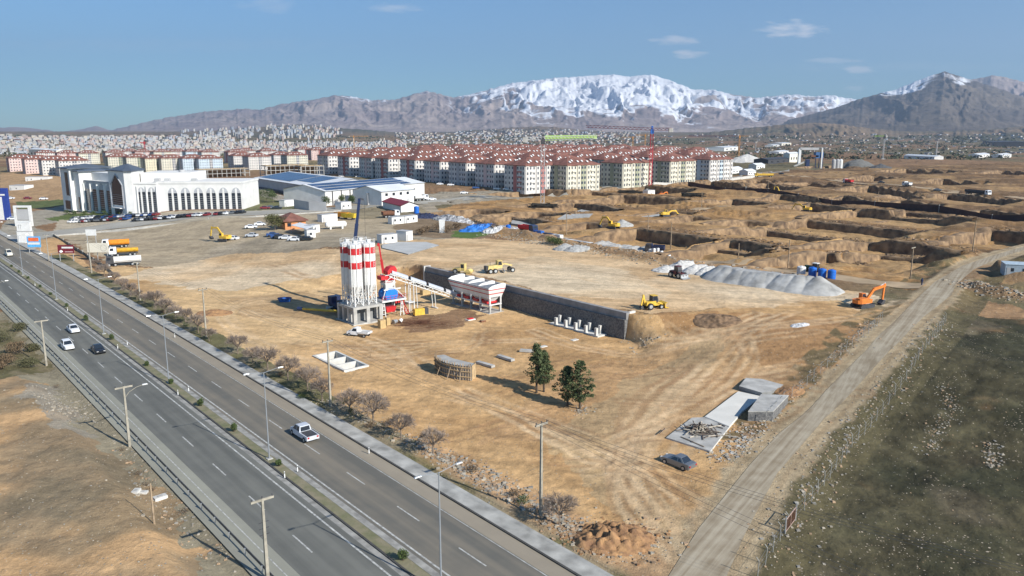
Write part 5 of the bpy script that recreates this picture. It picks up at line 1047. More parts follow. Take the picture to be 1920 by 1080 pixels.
# slabs by the dirt road
def slab(label,pts,h,mat,edge,name='concrete_slab'):
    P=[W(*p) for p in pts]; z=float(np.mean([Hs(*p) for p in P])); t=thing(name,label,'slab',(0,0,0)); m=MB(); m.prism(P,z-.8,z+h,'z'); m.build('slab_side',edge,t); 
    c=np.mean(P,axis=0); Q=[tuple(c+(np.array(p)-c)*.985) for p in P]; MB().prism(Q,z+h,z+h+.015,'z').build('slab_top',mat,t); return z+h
zt=slab('pale concrete slab in the middle of the three joined slabs by the dirt road',[(1321,785),(1384,736),(1428,745),(1391,776),(1367,804)],.25,M('new_pale_concrete',(.66,.64,.58),.85,var=.06,scale=.4,det=7),CONCL)
zp=slab('grey concrete slab carrying the timber pile, nearest the grey car',[(1249,823),(1297,786),(1321,785),(1367,804),(1332,849)],.22,CONC,CONCL)
slab('grey uneven concrete slab at the far end of the joined slabs',[(1385,732),(1398,711),(1440,710),(1477,715),(1445,741),(1428,745)],.3,CONC,CONCD)
P=[W(1402,790),W(1426,757),W(1477,757),W(1448,790)]; c=np.mean(P,axis=0); z=Hs(*c)
t=thing('gabion_block','grey flat-topped block with rough stone sides beside the pale slab','block',(0,0,0)); MB().prism(P,z-.6,z+1.35,'z').build('stone_side',STONE,t); Q=[tuple(c+(np.array(p)-c)*1.015) for p in P]; MB().prism(Q,z+1.35,z+1.5,'z').build('top_slab',CONC,t)
x,y,_=gnd(1312,812); t=thing('timber_pile','jumbled pile of pale and dark timber on the grey slab','timber pile',(x,y,zp+.02),0); rnd=random.Random(12); mA,mB_=MB(),MB()
for k in range(120):
    r_=abs(rnd.gauss(0,1.1)); an=rnd.uniform(0,6.28); cc=Vector((r_*math.cos(an)*1.3,r_*math.sin(an),.08+max(0,1.0-r_*.45)*rnd.random())); a=rnd.uniform(0,3.14); dv=Vector((math.cos(a),math.sin(a),rnd.uniform(-.15,.2)))*rnd.uniform(.8,2.4)
    if (cc-dv/2).z<.03 or (cc+dv/2).z<.03: dv.z=0
    (mA if rnd.random()<.5 else mB_).bar(cc-dv/2,cc+dv/2,.12,.08)
mA.build('pale_planks',M('pale_planks',(.55,.48,.38),.85,var=.2),t); mB_.build('dark_timber',M('dark_planks',(.13,.10,.08),.9,var=.3),t)
a=gnd(1276,823);b=gnd(1320,842); t=thing('timber_pole','long thin timber pole lying on the grey slab before the timber pile','pole',(0,0,0)); MB().cyl((a[0],a[1],zp+.1),(b[0],b[1],zp+.1),.06,n=6).build('pole',WOOD,t); MB().box((a[0]+b[0])/2-.15,(a[0]+b[0])/2+.15,(a[1]+b[1])/2-.15,(a[1]+b[1])/2+.15,zp+.02,zp+.12).build('block',DARK,t)
# heaps
def heap(name,label,px,py,rx,ry,h,mat,seed,rz=0,group=None,cat='heap',rough=.12,flat=0,kind=None):
    n=44; g=np.linspace(-1,1,n); X,Y=np.meshgrid(g,g,indexing='ij'); r=np.hypot(X,Y); x0,y0,z0=gnd(px,py)
    nz_=fbm(X*3+seed*7,Y*3,1,4,seed)-.5; nf=fbm(X*12+seed*7,Y*12,1,3,seed+5)-.5
    Z=np.clip(1-r*(1+nz_*.5),0,1-flat)/(1-flat); Z=Z*h*(1+nf*rough*2)+np.where(r<1,nf*rough*h*.5,0)
    m=r<=1.02; ca_,sa_=math.cos(rz),math.sin(rz); Z=np.where(m,Z,0)-.25*(r>.9)+H(x0+X*rx*ca_-Y*ry*sa_,y0+X*rx*sa_+Y*ry*ca_)-z0; co=np.stack([X.ravel()*rx,Y.ravel()*ry,Z.ravel()],1); o=np_mesh(name,co,gridf(n,n)[:,::-1],mat,smooth=rough<.2); o.location=(x0,y0,z0); o.rotation_euler=(0,0,rz); tag(o,label,cat,group)
    return o
heap('gravel_heap','small white gravel heap left of and behind the dark red loader',1250,508,4.2,3.4,1.5,GRAV,1,group='white gravel heaps by the loader')
heap('gravel_heap','tallest of the white gravel heaps, directly behind the dark red loader',1275,505,4.2,3.8,2.1,GRAV,2,group='white gravel heaps by the loader')
heap('gravel_heap','white gravel heap just right of the dark red loader',1302,511,4.0,3.4,1.9,GRAV,3,group='white gravel heaps by the loader')
heap('gravel_heap','rightmost white gravel heap touching the big pale pile',1323,514,3.6,3.2,1.7,GRAV,4,group='white gravel heaps by the loader')
heap('gravel_heap','left grey heap of the pair by the dark bush on the platform edge',1060,468,4.2,3.4,1.9,GRAV2,5,group='pair of grey heaps'); heap('gravel_heap','right grey heap of the pair by the dark bush on the platform edge',1080,470,4.6,3.6,1.8,GRAV2,6,group='pair of grey heaps')
t=thing('gravel_pile','long ridged pile of pale grey gravel along the platform edge','gravel pile',gnd(1448,533),math.atan2(W(1560,552)[1]-W(1330,520)[1],W(1560,552)[0]-W(1330,520)[0]))
nx,ny=170,50; X,Y=np.meshgrid(np.linspace(-1,1,nx),np.linspace(-1,1,ny),indexing='ij'); Lg=math.dist(W(1575,558),W(1318,524))/2
Xm,Ym=X*Lg,Y*7.; Z=np.full(X.shape,-.4); rr_=random.Random(6); xc=-Lg+3.5
while xc<Lg-2.5:
    f=(xc+Lg)/(2*Lg); hc=3.5*(.92+.16*rr_.random())*(1 if .08<f<.86 else .85); yc=rr_.uniform(-.5,.5); dd_=np.hypot(Xm-xc,(Ym-yc)*.9)*(1+(fbm(Xm/5+xc,Ym/5,1,3,19)-.5)*.12); Z=np.maximum(Z,hc-dd_*.66); xc+=rr_.uniform(.9,2.3) if f<.8 else 3.6
Z=np.minimum(Z,2.75+.5*(fbm(Xm/7,Ym/5,1,3,23)-.5)+.35*(X>.62)); Z+= (fbm(Xm*1.5,Ym*1.5,1,3,29)-.5)*.10*(Z>0); X=Xm/Lg; Y=Ym/5.4; Z[:,0]=-.4;Z[:,-1]=-.4;Z[0]=-.4;Z[-1]=-.4
np_mesh('gravel',np.stack([X.ravel()*Lg,Y.ravel()*5.4,Z.ravel()],1),gridf(nx,ny)[:,::-1],M('heap_gravel',(.40,.395,.375),.95,var=.22,scale=.35,det=9,bump=.3),smooth=True,parent=t)
heap('rubble_heap','dark and orange heap of broken rock near the bottom where the dirt road starts',1150,1010,4.6,3.4,1.5,SOIL,8,rough=.55); heap('soil_heap','small orange soil mound beside the far electricity pole',402,588,4.6,3.,.9,SOIL,9,rough=.3); heap('soil_heap','low dark brown soil mound on the site below the backhoe',1345,603,5.2,3.4,.9,M('brown_soil',(.22,.14,.08),.95,var=.3,scale=1,bump=.6),10,rough=.35)
heap('soil_heap','bright orange soil patch heap between the slabs and the right fence',1480,735,2.6,2.0,.7,SOIL,11,rough=.3); heap('gravel_heap','pale grey heap behind the digging yellow excavator',1165,425,5,4,2.6,GRAV2,12); heap('gravel_heap','pale grey heap left of the row of heaps by the dirt track',1131,441,5,3,1.8,GRAV2,13); heap('gravel_heap','middle grey heap in the row by the dirt track',1160,445,6,3,1.5,GRAV2,14); heap('gravel_heap','right grey heap of the row by the dirt track',1195,449,7,3,1.8,GRAV2,15)
# stones
def stones(name,label,n,place,smin,smax,mats,seed,kind='stuff'):
    rnd=random.Random(seed); m=MB(); nm=len(mats)
    for k in range(n):
        x,y=place(rnd); z=None; s=rnd.uniform(smin,smax)*(rnd.random()**1.5*.8+.4); v=[]
        for sx in (-1,1):
            for sy in (-1,1):
                for sz in (-1,1): v.append((x+sx*s*rnd.uniform(.5,1),y+sy*s*rnd.uniform(.4,1),sz*s*rnd.uniform(.3,.7)))
        m.add(v,[(0,1,3,2),(4,6,7,5),(0,4,5,1),(2,3,7,6),(0,2,6,4),(1,5,7,3)],rnd.randrange(nm))
    A=np.array(m.v).reshape(n,8,3); zz=H(A[:,0,0],A[:,0,1]); A[:,:,2]+=zz[:,None]+smin*.2; m.v=[tuple(v) for v in A.reshape(-1,3)]
    o=m.build(name,mats); o['kind']=kind; return o
RK=[M('pale_stone',(.42,.37,.29),.9,var=.2,scale=1),M('tan_stone',(.42,.29,.18),.9,var=.25,scale=1),M('grey_stone',(.3,.28,.24),.9,var=.2,scale=1)]
def along(px0,w_):
    P=WP(px0); L=np.r_[0,np.cumsum(np.hypot(*np.diff(P,axis=0).T))]
    def f(r):
        a=r.uniform(0,L[-1]); return np.interp(a,L,P[:,0])+r.gauss(0,w_),np.interp(a,L,P[:,1])+r.gauss(0,w_)
    return f
stones('rubble','',1500,along([(770,825),(860,868),(930,905),(1000,945),(1060,985),(1110,1010)],1.1),.06,.28,RK,1)
stones('rubble','',500,along([(600,750),(700,795),(770,830)],.8),.05,.16,RK,2)
stones('rubble','',1500,lambda r:(gx+r.gauss(0,2.1),gy+r.gauss(0,1.4)) if True else 0,.08,.30,RK[:2]+[SOIL],3) if False else None
gx,gy=W(1150,1010); stones('rubble','',700,lambda r:(gx+r.gauss(0,2.6),gy+r.gauss(0,1.9)),.08,.26,[RK[0],RK[1],SOIL],3)
stones('rubble','',700,along([(1370,870),(1400,830),(1440,790),(1480,745),(1540,690),(1600,640),(1640,600)],.9),.05,.24,RK,4)
stones('rubble','',300,along([(1340,860),(1375,835),(1410,800)],1.3),.07,.3,[RK[0],RK[1],CONC],5)
stones('rubble','',900,along([(1440,1060),(1500,930),(1590,800),(1680,700),(1770,600)],1.6),.05,.24,RK,6)
stones('rubble','',300,along([(1770,720),(1790,760),(1760,800),(1735,840)],.7),.05,.19,RK,7); stones('rubble','',160,along([(1855,820),(1865,850),(1860,870)],.5),.06,.22,RK,8)
def fieldp(r):
    while True:
        px,py=r.uniform(1450,1960),r.uniform(600,1100)
        if px>1420+(1080-py)*.72: return W(px,py)
stones('field_stones','',650,fieldp,.025,.08,RK,9)
stones('rubble','',900,along([(930,440),(1060,462),(1200,487),(1330,512),(1500,532)],2.6),.15,.5,RK,10); stones('rubble','',350,along([(1800,530),(1860,545),(1960,562)],2.),.12,.5,RK,11)
stones('rubble','',350,along([(225,815),(262,870),(290,925),(350,985),(420,1050)],1.0),.05,.2,RK,12); stones('rubble','',500,lambda r:W(r.gauss(130,42),r.gauss(765,16)),.06,.18,[RK[2],RK[0]],13)
stones('rubble','',110,lambda r:W(r.gauss(1205,16),r.gauss(634,4)),.1,.32,RK,14); stones('rubble','',90,lambda r:W(r.gauss(1090,12),r.gauss(768,5)),.08,.2,RK,15)
stones('field_stones','',700,lambda r:W(r.uniform(-20,380),r.uniform(760,1120)) ,.03,.1,RK,16) if True else None
for i,(px,py,s) in enumerate([(268,922,.5),(300,930,.7),(255,924,.6)]):
    boxthing('concrete_chunk',['small pale concrete chunk on the bank left of the flat grey one','flat grey concrete chunk on the bank above the thin wooden pole','left-hand broken concrete chunk of the three on the bank'][i],'rubble',gnd(px,py),i*.8,(s*2,s*1.2,s*.5),CONCL,[('edge',(-s*.4,s*.4,-s*.3,s*.3,s*.5,s*.55),CONC)],'concrete chunks on the bank')
def spoil(r):
    a,b,oe,sl,sm,wd,dp=r.choice(_p[:24]); s=r.uniform(a-3,b+3); return so2xy(s,oe+sl*(s-sm)+r.gauss(6.,2.8),False)
stones('rubble','',2600,spoil,.15,.55,[M('brown_clod',(.17,.12,.08),.95,var=.3),M('dark_clod',(.09,.065,.045),.95,var=.3),RK[1]],21)
# fences along the dirt road: bent-top posts
def post_fence(label,pts,step,lean):
    P=WP(pts); L=np.r_[0,np.cumsum(np.hypot(*np.diff(P,axis=0).T))]; t=thing('post_fence',label,'fence',(0,0,0)); pmsh=MB(); pmsh.cyl((0,0,-.3),(0,0,1.75),.045,.04,n=6); pmsh.cyl((0,0,1.75),(lean*.28,0,2.05),.04,n=6); me=pmsh.mesh('fence_post',M('concrete_post',(.34,.33,.30),.9)); tops=[]
    for a in np.arange(0,L[-1],step):
        x,y=np.interp(a,L,P[:,0]),np.interp(a,L,P[:,1]); z=Hs(x,y); o=link(bpy.data.objects.new('post',me),t); o.location=(x,y,z); o.rotation_euler=(random.uniform(-.05,.05),random.uniform(-.05,.05),math.atan2(P[-1][1]-P[0][1],P[-1][0]-P[0][0])+math.pi/2); tops.append((x,y,z))
    m=MB()
    for a,b in zip(tops[:-1],tops[1:]):
        for h in (.5,1.1,1.65): m.cyl((a[0],a[1],a[2]+h),(b[0],b[1],b[2]+h),.008,n=3,cap=False)
    m.build('wire',STEEL,t)
post_fence('leaning post fence with bent tops along the field side of the dirt road',[(1420,1085),(1465,1008),(1480,985),(1512,950),(1555,890),(1600,830),(1655,768),(1700,708),(1745,640),(1775,600)],2.7,1)
post_fence('post fence with bent tops between the slabs and the dirt road',[(1435,795),(1470,755),(1500,735),(1545,695),(1590,655),(1630,625),(1655,600)],2.4,-1)
x,y,z=gnd(1482,985); t=thing('field_gate','brown barred metal gate in the fence at the field corner','gate',(x,y,z),head((1465,1012),(1500,965))); m=MB()
for a in ((-1.6,.15,1.6,.15),(-1.6,1.5,1.6,1.5)): m.bar((a[0],0,a[1]),(a[2],0,a[3]),.06)
for k in (-1.6,0,1.6): m.bar((k,0,.1),(k,0,1.55),.06)
m.build('frame',M('gate_pink',(.5,.36,.3),.7),t); m=MB()
for k in np.arange(-1.5,1.6,.16): m.bar((k,0,.15),(k,0,1.5),.03)
m.build('bars',RUST,t)
for k in (-1,1): MB().cyl((k*1.75,0,-.2),(k*1.75,0,1.9),.07,n=6).build('gate_post',STEEL,t)
# marker posts in the median
mk=thing('marker_post','short white marker post in the median, the row of road marker posts','marker post',(0,0,-50),RZ,'white marker posts'); MB().frus((-.06,.06,-.04,.04,0),(-.05,.05,-.03,.03,.8)).build('post',WHITE,mk); MB().box(-.055,.055,-.045,-.03,.55,.68).build('reflector',DARK,mk)
for i,(px,py) in enumerate([(534,898),(558,886),(334,742),(354,735),(221,655),(239,648),(127,584),(66,537),(692,852),(328,634)]):
    o=mk if i==0 else dup(mk,gnd(px,py),RZ)
    if i==0: o.location=gnd(px,py)
    o.location.z=.15; o['label']=['white marker post on the left kerb of the median near the lamp by the pickup','white marker post on the right kerb of the median near the lamp by the pickup','left marker post of the pair beyond the olive median shrubs','right marker post of the pair beyond the olive median shrubs'][i] if i<4 else 'short white marker post far along the road edge'
# ================================================================== apartment blocks (local x = along o, y = along s)
WIN=M('window_glass_dark',(.06,.075,.10),.25,var=.1,scale=.3,spec=.5); WALLS={n:M('apartment_'+n,c,.85,var=.05,scale=.08) for n,c in dict(white=(.60,.575,.54),pink=(.64,.49,.45),red=(.42,.16,.14),cream=(.60,.57,.47),olive=(.33,.34,.24),blue=(.50,.58,.64),grey=(.45,.44,.43),navy=(.08,.14,.27),yellow=(.66,.61,.46)).items()}
AX,AY,AH=35.,23.,15.2
def hip(m,x0,x1,y0,y1,z,h,ov=1.,mi=0):
    x0-=ov;x1+=ov;y0-=ov;y1+=ov; k=min(x1-x0,y1-y0)/2
    if x1-x0>=y1-y0: a=(x0+k,(y0+y1)/2,z+h);b=(x1-k,(y0+y1)/2,z+h)
    else: a=((x0+x1)/2,y0+k,z+h);b=((x0+x1)/2,y1-k,z+h)
    v=[(x0,y0,z),(x1,y0,z),(x1,y1,z),(x0,y1,z),a,b]
    f=[(0,1,5,4),(1,2,5),(2,3,4,5),(3,0,4)] if x1-x0>=y1-y0 else [(0,1,4),(1,2,5,4),(2,3,5),(3,0,4,5)]
    m.add(v,f,mi); m.box(x0,x1,y0,y1,z-.35,z-.003,mi)
BAYS=[(0,0,1.2),(2.4,9.,0),(11.,24.,.9),(26.,32.6,0)]
def facade_spots():
    L=[]
    for fl in range(5):
        z=1.1+fl*3.
        for x in (1.6,5.2,8.6,12.2,16.0,19.0,22.8,26.4,29.8,33.2): L.append(('f',x,z,1.25 if x not in(16.0,19.0) else 1.9))
        for y in (1.8,5.,8.6,14.4,18.,21.2): L.append(('s',y,z,1.2))
    return L
def apt_body(m,wall=0,acc=1):
    m.box(0,AX,0,AY,-1.,AH,wall)
    for (a,b) in ((.0,3.4),(10.6,13.9),(21.1,24.4),(31.6,AX)): m.box(a,b,-.6,0,-1,AH-.02,wall)
    m.box(15.0,20.0,-.35,0,-1,AH-.03,acc)
    for (a,b) in ((0,3.2),(19.8,AY)): m.box(-.7,0,a,b,-1,AH-.02,wall)
    m.box(-.4,0,9.8,13.2,-1,AH-.03,acc)
    for z in (3.2,6.2,9.2,12.2): m.box(-.3,0,4.2,9.2,z-.9,z-.1,acc); m.box(5.2,9.6,-.7,0,z-.9,z-.1,wall); m.box(25.4,29.8,-.7,0,z-.9,z-.1,wall)
def windows_in(m,mi):
    for k,p,z,w_ in facade_spots():
        if k=='f': yo=-.64 if any(a<=p<=b for a,b in((0,3.4),(10.6,13.9),(21.1,24.4),(31.6,AX))) else (-.39 if 15<p<20 else -.04); m.add([(p-w_/2,yo,z),(p+w_/2,yo,z),(p+w_/2,yo,z+1.5),(p-w_/2,yo,z+1.5)],[(0,1,2,3)],mi)
        else: xo=-.74 if (p<3.2 or p>19.8) else -.04; m.add([(xo,p-w_/2,z),(xo,p+w_/2,z),(xo,p+w_/2,z+1.5),(xo,p-w_/2,z+1.5)],[(0,3,2,1)],mi)
HEAT=[(5,3),(9,5),(14,3.5),(19,4),(24,3),(30,5),(8,18),(17,19),(27,18),(33,14)]
def hz(x,y): return AH+max(0,min(x+1,AX+1-x,y+1,AY+1-y))*4.2/12.5
def heater(m,x,y,mi=0,big=1.): z=hz(x,y); m.cyl((x-.9*big,y,z+.9),(x+.9*big,y,z+.9),.36*big,n=6,mi=mi); m.add([(x-.8,y-1.5,z+.1),(x+.8,y-1.5,z+.1),(x+.8,y-.2,z+1.),(x-.8,y-.2,z+1.)],[(0,1,2,3)],mi)
_wm={}
def make_front(label,s,o,wall,acc,heat=True,lx=1.):
    x,y,_=SO(s,o); t=thing('apartment_block',label,'apartment block',(x,y,float(H0(x,y))-.3),RZ,'front row of apartment blocks'); key=(wall,acc)
    if key not in _wm: m=MB(); apt_body(m); _wm[key]=m.mesh('apartment_wall',[WALLS[wall],WALLS[acc]])
    link(bpy.data.objects.new('wall',_wm[key]),t)
    if 'roof' not in _wm:
        m=MB(); hip(m,0,AX,0,AY,AH+.35,4.2); _wm['roof']=m.mesh('apartment_roof',TILE); m=MB(); m.box(-.62,.62,-.02,.05,0,1.5); _wm['w']=m.mesh('window',WIN); m=MB(); m.box(-.95,.95,-.02,.05,0,1.5); _wm['W']=m.mesh('window',WIN)
        m=MB(); m.cyl((-.8,0,.8),(.8,0,.8),.27,n=8); m.add([(-.8,-1.5,.1),(.8,-1.5,.1),(.8,-.2,1.),(-.8,-.2,1.)],[(0,1,2,3)]); m.box(-.8,-.7,-.1,.1,0,.8); m.box(.7,.8,-.1,.1,0,.8); _wm['h']=m.mesh('water_heater',WHITE)
    link(bpy.data.objects.new('roof',_wm['roof']),t)
    for hx,hy in HEAT: h_=link(bpy.data.objects.new('water_heater',_wm['h']),t); h_.location=(hx,hy,hz(hx,hy)+.2)
    for k,p,z,w_ in facade_spots():
        o_=link(bpy.data.objects.new('window',_wm['W' if w_>1.5 else 'w']),t)
        if k=='f': yo=-.64 if any(a<=p<=b for a,b in((0,3.4),(10.6,13.9),(21.1,24.4),(31.6,AX))) else (-.39 if 15<p<20 else -.04); o_.location=(p,yo,z)
        else: o_.location=(-.74 if (p<3.2 or p>19.8) else -.04,p,z); o_.rotation_euler=(0,0,-math.pi/2)
    return t
ORD=['first','second','third','fourth','fifth','sixth','seventh','eighth','ninth']
def sfor(o,px): t=(px-960)/F/math.cos(TH)*.985; return (t*(O[1]+o*NR[1])-o*NR[0])/(D[0]-t*D[1])
def ofor(s,px): t=(px-960)/F/math.cos(TH)*.985; return (t*(O[1]+s*D[1])-s*D[0])/(NR[0]-t*NR[1])
SCX,SCY=27/35.,18.5/23.
_,O_A=sopx(985,360); S_B,_=sopx(1062,359)
for k,px in enumerate([985,928,876,828,782,733,702,661,622]):
    t=make_front(f'{ORD[k]} red-roofed block of the pink row receding left, counted from the green-jibbed crane',sfor(O_A,px),O_A,'white',['red','pink','grey','pink','red','red','pink','red','cream'][k]); t.scale=(SCX,SCY,1)
for px,a,b,l in [(1062,'cream','olive','large cream and olive block just right of the green-jibbed crane'),(1165,'cream','olive','cream and olive block left of the red tower crane mast'),(1252,'cream','olive','cream and olive block directly right of the red tower crane mast'),(1325,'white','blue','light blue and white block at the right end of the front row')]:
    t=make_front(l,S_B,ofor(S_B,px),a,b); t.scale=(SCX,SCY*1.0,1)
_rear={}
def rear(s,o,wall,acc,label,group,k=1.,dz=0,rz=0):
    key=(wall,acc); x,y,_=SO(s,o)
    if key not in _rear:
        t=thing('apartment_block',label,'apartment block',(0,0,-60),RZ,group); m=MB(); apt_body(m); windows_in(m,2); m.build('wall',[WALLS[wall],WALLS[acc],WIN],t); m=MB(); hip(m,0,AX,0,AY,AH+.35,4.2); 
        for hx,hy in HEAT: heater(m,hx,hy,1,.62)
        m.build('roof',[TILE,WHITE],t); _rear[key]=t; c=t
    else: c=dup(_rear[key],(0,0,0),RZ,label)
    c.location=(x,y,float(H(np.array([x]),np.array([y]))[0])+dz); c.rotation_euler.z=RZ+rz; c.scale=(k*SCX,k*SCY,k); c['group']=group; c['label']=label; return c
rnd=random.Random(21)
PG=[(596,333),(700,332),(1000,352),(1120,346),(1366,326),(1330,314),(1240,303),(1180,299),(1060,296),(900,295),(790,300),(730,314),(590,326)]
cnt=0; PGW=WP(PG); RC_=['white','pink','cream','white','yellow','blue']
lx,hx_=PGW.min(0)-40,PGW.max(0)+40
for i in range(0,44):
    for j in range(0,20):
        s=S_B+36+i*34; o=O_A+1+j*46+(i%2)*6
        x,y,_=SO(s+10,o+16)
        if not inpoly(np.array([x]),np.array([y]),PGW)[0]: continue
        if o<O_A+36: continue
        pxc=960+F*x/(y*math.cos(TH)); cnt+=1
        r_=math.hypot(x,y)
        if cnt>290: continue
        wl,ac=rnd.choice([('white','pink'),('cream','olive'),('white','grey'),('white','blue'),('pink','grey')])
        rear(s+rnd.uniform(-2,2),o+rnd.uniform(-2,2),wl,ac,'red-roofed five storey block in the dense rows behind the front blocks','rear apartment rows')
print('rear blocks',cnt)
def aptpx(px,py,wall,acc,label,group,k=.9,lit=True):
    x,y=W(px,py); s,o=xy2so(x,y); return rear(s,o,wall,acc,label,group,k)
for i,(px,py,w_,a_) in enumerate([(20,322,'pink','red'),(50,326,'pink','grey'),(82,329,'white','grey'),(114,331,'white','grey')]): aptpx(px,py,w_,a_,['pink red-roofed block at the far left edge of the picture','pink red-roofed block, second from the left edge','pale grey block, third from the left edge','pale block just left of the big white arched building'][i],'blocks left of the arched building',.78)
for i,(px,py,w_,a_) in enumerate([(205,318,'cream','olive'),(240,320,'cream','olive'),(275,322,'yellow','olive'),(305,322,'cream','grey'),(345,322,'blue','grey'),(375,322,'blue','grey'),(350,300,'blue','grey'),(380,302,'white','blue'),(255,300,'pink','grey'),(200,303,'white','grey'),(290,300,'cream','grey'),(70,303,'white','pink'),(110,305,'pink','red'),(150,306,'cream','grey'),(230,298,'white','grey'),(320,299,'white','pink')]): aptpx(px,py,w_,a_,'pale red-roofed block in the rows visible above the roof of the arched building','blocks behind the arched building',.75)
for i,(px,py,w_,a_) in enumerate([(440,316,'white','grey'),(468,318,'white','grey'),(490,300,'white','pink'),(515,312,'white','grey'),(540,314,'cream','grey'),(450,298,'white','grey'),(585,300,'pink','red'),(610,300,'pink','grey'),(640,299,'white','grey'),(665,297,'cream','olive'),(430,304,'pink','red'),(560,296,'white','red')]): aptpx(px,py,w_,a_,'white red-roofed block in the loose group above the solar roofed warehouses','loose apartment group behind the warehouses',.78)
# unfinished concrete frame buildings
def frame_building(label,px,py,n,fl,k=3.6,dep=3):
    x,y=W(px,py); t=thing('unfinished_building',label,'building shell',(x,y,Hs(x,y)),RZ)
    for f in range(fl+1):
        if f: MB().box(0,n*k,0,dep*k,f*3.-.2,f*3.+.05).build('floor_slab',CONC,t)
    for i in range(n+1):
        for j in (0,dep):
            MB().box(i*k-.2,i*k+.2,j*k-.2,j*k+.2,-.5,fl*3.+(.8 if i%2 else -.2)).build('column',CONC,t)
    MB().box(k,n*k-k,dep*k*.5,dep*k*.5+.2,0,fl*3.-.2).build('inner_wall',SOIL,t); MB().box(.5,n*k-.5,.5,dep*k-.5,fl*3.+.3,fl*3.+.6).build('formwork',PLY,t)
frame_building('low unfinished concrete frame building behind the right end of the arched building',372,334,11,2); frame_building('unfinished concrete frame building behind the blue solar roof',500,337,9,3); frame_building('smaller unfinished concrete frame between the solar warehouse and the pink row',565,338,5,3)
# ================================================================== the white arched building
s0,o0=sopx(455,392); ZB=5.
def arch_pts(w_,h,n=7):
    a=w_/2; pts=[(-a,0),(-a,h-a*1.5)]
    for k in range(1,n): t_=k/n; pts.append((-a*(1-t_**1.7),h-a*1.5+a*1.5*math.sin(t_*math.pi/2)))
    pts.append((0,h)); return pts+[(-x,z) for x,z in pts[-2::-1]]
A_=np.array(W(239,405)); B_=np.array(W(456,392.5)); fx=(B_-A_); FL=np.linalg.norm(fx); fx/=FL; ang=math.atan2(fx[1],fx[0])
t=thing('white_arched_building','large white building with tall pointed arch windows and slate pyramid roofs','public building',(A_[0],A_[1],float(H0(*A_))-.3),ang)
HW=15.2; k_=FL/217.
def X_(px): return (px-239)*k_
C_=np.array(W(136,396)); lx=C_-A_; LL=np.linalg.norm(lx); la=math.atan2(lx[1],lx[0])-ang; u=Vector((math.cos(la),math.sin(la),0)); v=Vector((-u.y,u.x,0)); v=v if v.y>0 else -v
def U_(px): return (239-px)/103.*LL
def wbox(m,a,b,c,d,z0,z1): P=[u*p+v*q for p,q in((a,c),(b,c),(b,d),(a,d))]; m.add([(p.x,p.y,z0) for p in P]+[(p.x,p.y,z1) for p in P],[(0,3,2,1),(4,5,6,7),(0,1,5,4),(1,2,6,5),(2,3,7,6),(3,0,4,7)]); return m
def wroof(P,z,h,nm='pyramid_roof'):
    ce=sum(P,Vector())/len(P); Q=[ce+(p-ce)*1.1 for p in P]; n=len(Q); MB().add([(p.x,p.y,z) for p in Q]+[(p.x,p.y,z+.35) for p in Q]+[(ce.x,ce.y,z+h)],[tuple(range(n))[::-1]]+[(i,(i+1)%n,n+(i+1)%n,n+i) for i in range(n)]+[(n+i,n+(i+1)%n,2*n) for i in range(n)]).build(nm,SLATE,t)
MB().box(X_(298),FL,1.0,26,-.5,HW).build('right_wing',WHITEW,t); MB().box(X_(253),X_(298)+.3,.5,24,-.5,HW-.1).build('middle_wing',WHITEW,t)
MB().box(X_(254),X_(348),9,30,HW-.15,HW+4.).build('upper_storey',WHITEW,t); MB().box(X_(330),FL-1,2,25,HW,HW+.2).build('flat_roof',GREYW,t)
MB().box(X_(298)-.2,FL+.25,.75,26.2,HW-.5,HW+.45).build('cornice',WHITEW,t); MB().box(X_(253)-.1,X_(298)-.25,.2,1.2,HW-.6,HW+.1).build('cornice',WHITEW,t)
HOOD=M('arch_hood',(.42,.43,.45),.7)
def arch(c,ux,w_,h,z0,hood=.45,split=True,side=None):
    """pointed window standing on the wall point c, wall direction ux, outward normal"""
    c=Vector(c); ux=Vector(ux); on=Vector((ux.y,-ux.x,0)); on=on if on.y<0 else -on
    def pr(pts,a,b): n=len(pts); vs=[c+ux*x+on*q+Vector((0,0,z)) for q in (a,b) for x,z in pts]; return vs,[tuple(range(n)),tuple(range(n,2*n))[::-1]]+[(i,(i+1)%n,n+(i+1)%n,n+i) for i in range(n)]
    P=[(x,z0+z) for x,z in arch_pts(w_,h)]; o=MB().add(*pr(P,-.2,.05)).build('window',GLS,t)
    if hood: hz_=z0+h-w_*hood*1.05; Q=[(x,max(z,hz_)) for x,z in P if z>=z0+h-w_*.76]; Q=[(-w_/2,hz_)]+Q[0:]+[(w_/2,hz_)]; Q=[q for i,q in enumerate(Q) if i==0 or q!=Q[i-1]]; MB().add(*pr([(x,z) for x,z in P if z>=z0+1] and [(x,z) for x,z in P if z>z0+h-w_*.62],.05,.12)).build('arch_hood',HOOD,o)
    if split: MB().add(*pr([(-w_*.10,z0),(-w_*.10,z0+h-.4),(w_*.10,z0+h-.4),(w_*.10,z0)],.05,.2)).build('mullion',WHITEW,o)
    m=MB(); z=z0+.8
    while z<z0+h-w_*.8: m.add(*pr([(-w_/2,z),(-w_/2,z+.1),(w_/2,z+.1),(w_/2,z)],.05,.09)); z+=.95
    m.build('glazing_bar',GREYW,o); return o
for px in (325,349,373,396.5,420,443.5): arch((X_(px),1.0,0),(1,0,0),17.5*k_,12.4,.5)
for px in (268,287): arch((X_(px),.5,0),(1,0,0),14.5*k_,12.9,.2)
for px in (261,278,297): m=MB(); m.cyl((X_(px),.3,0),(X_(px),.3,13.6),.38,n=8); m.build('pilaster',WHITEW,t)
TH_=20.2; u2=u*U_(212); TP=[Vector((X_(254),0,0)),Vector((0,0,0)),u2,u2+v*13,Vector((X_(254)-1,15,0))]
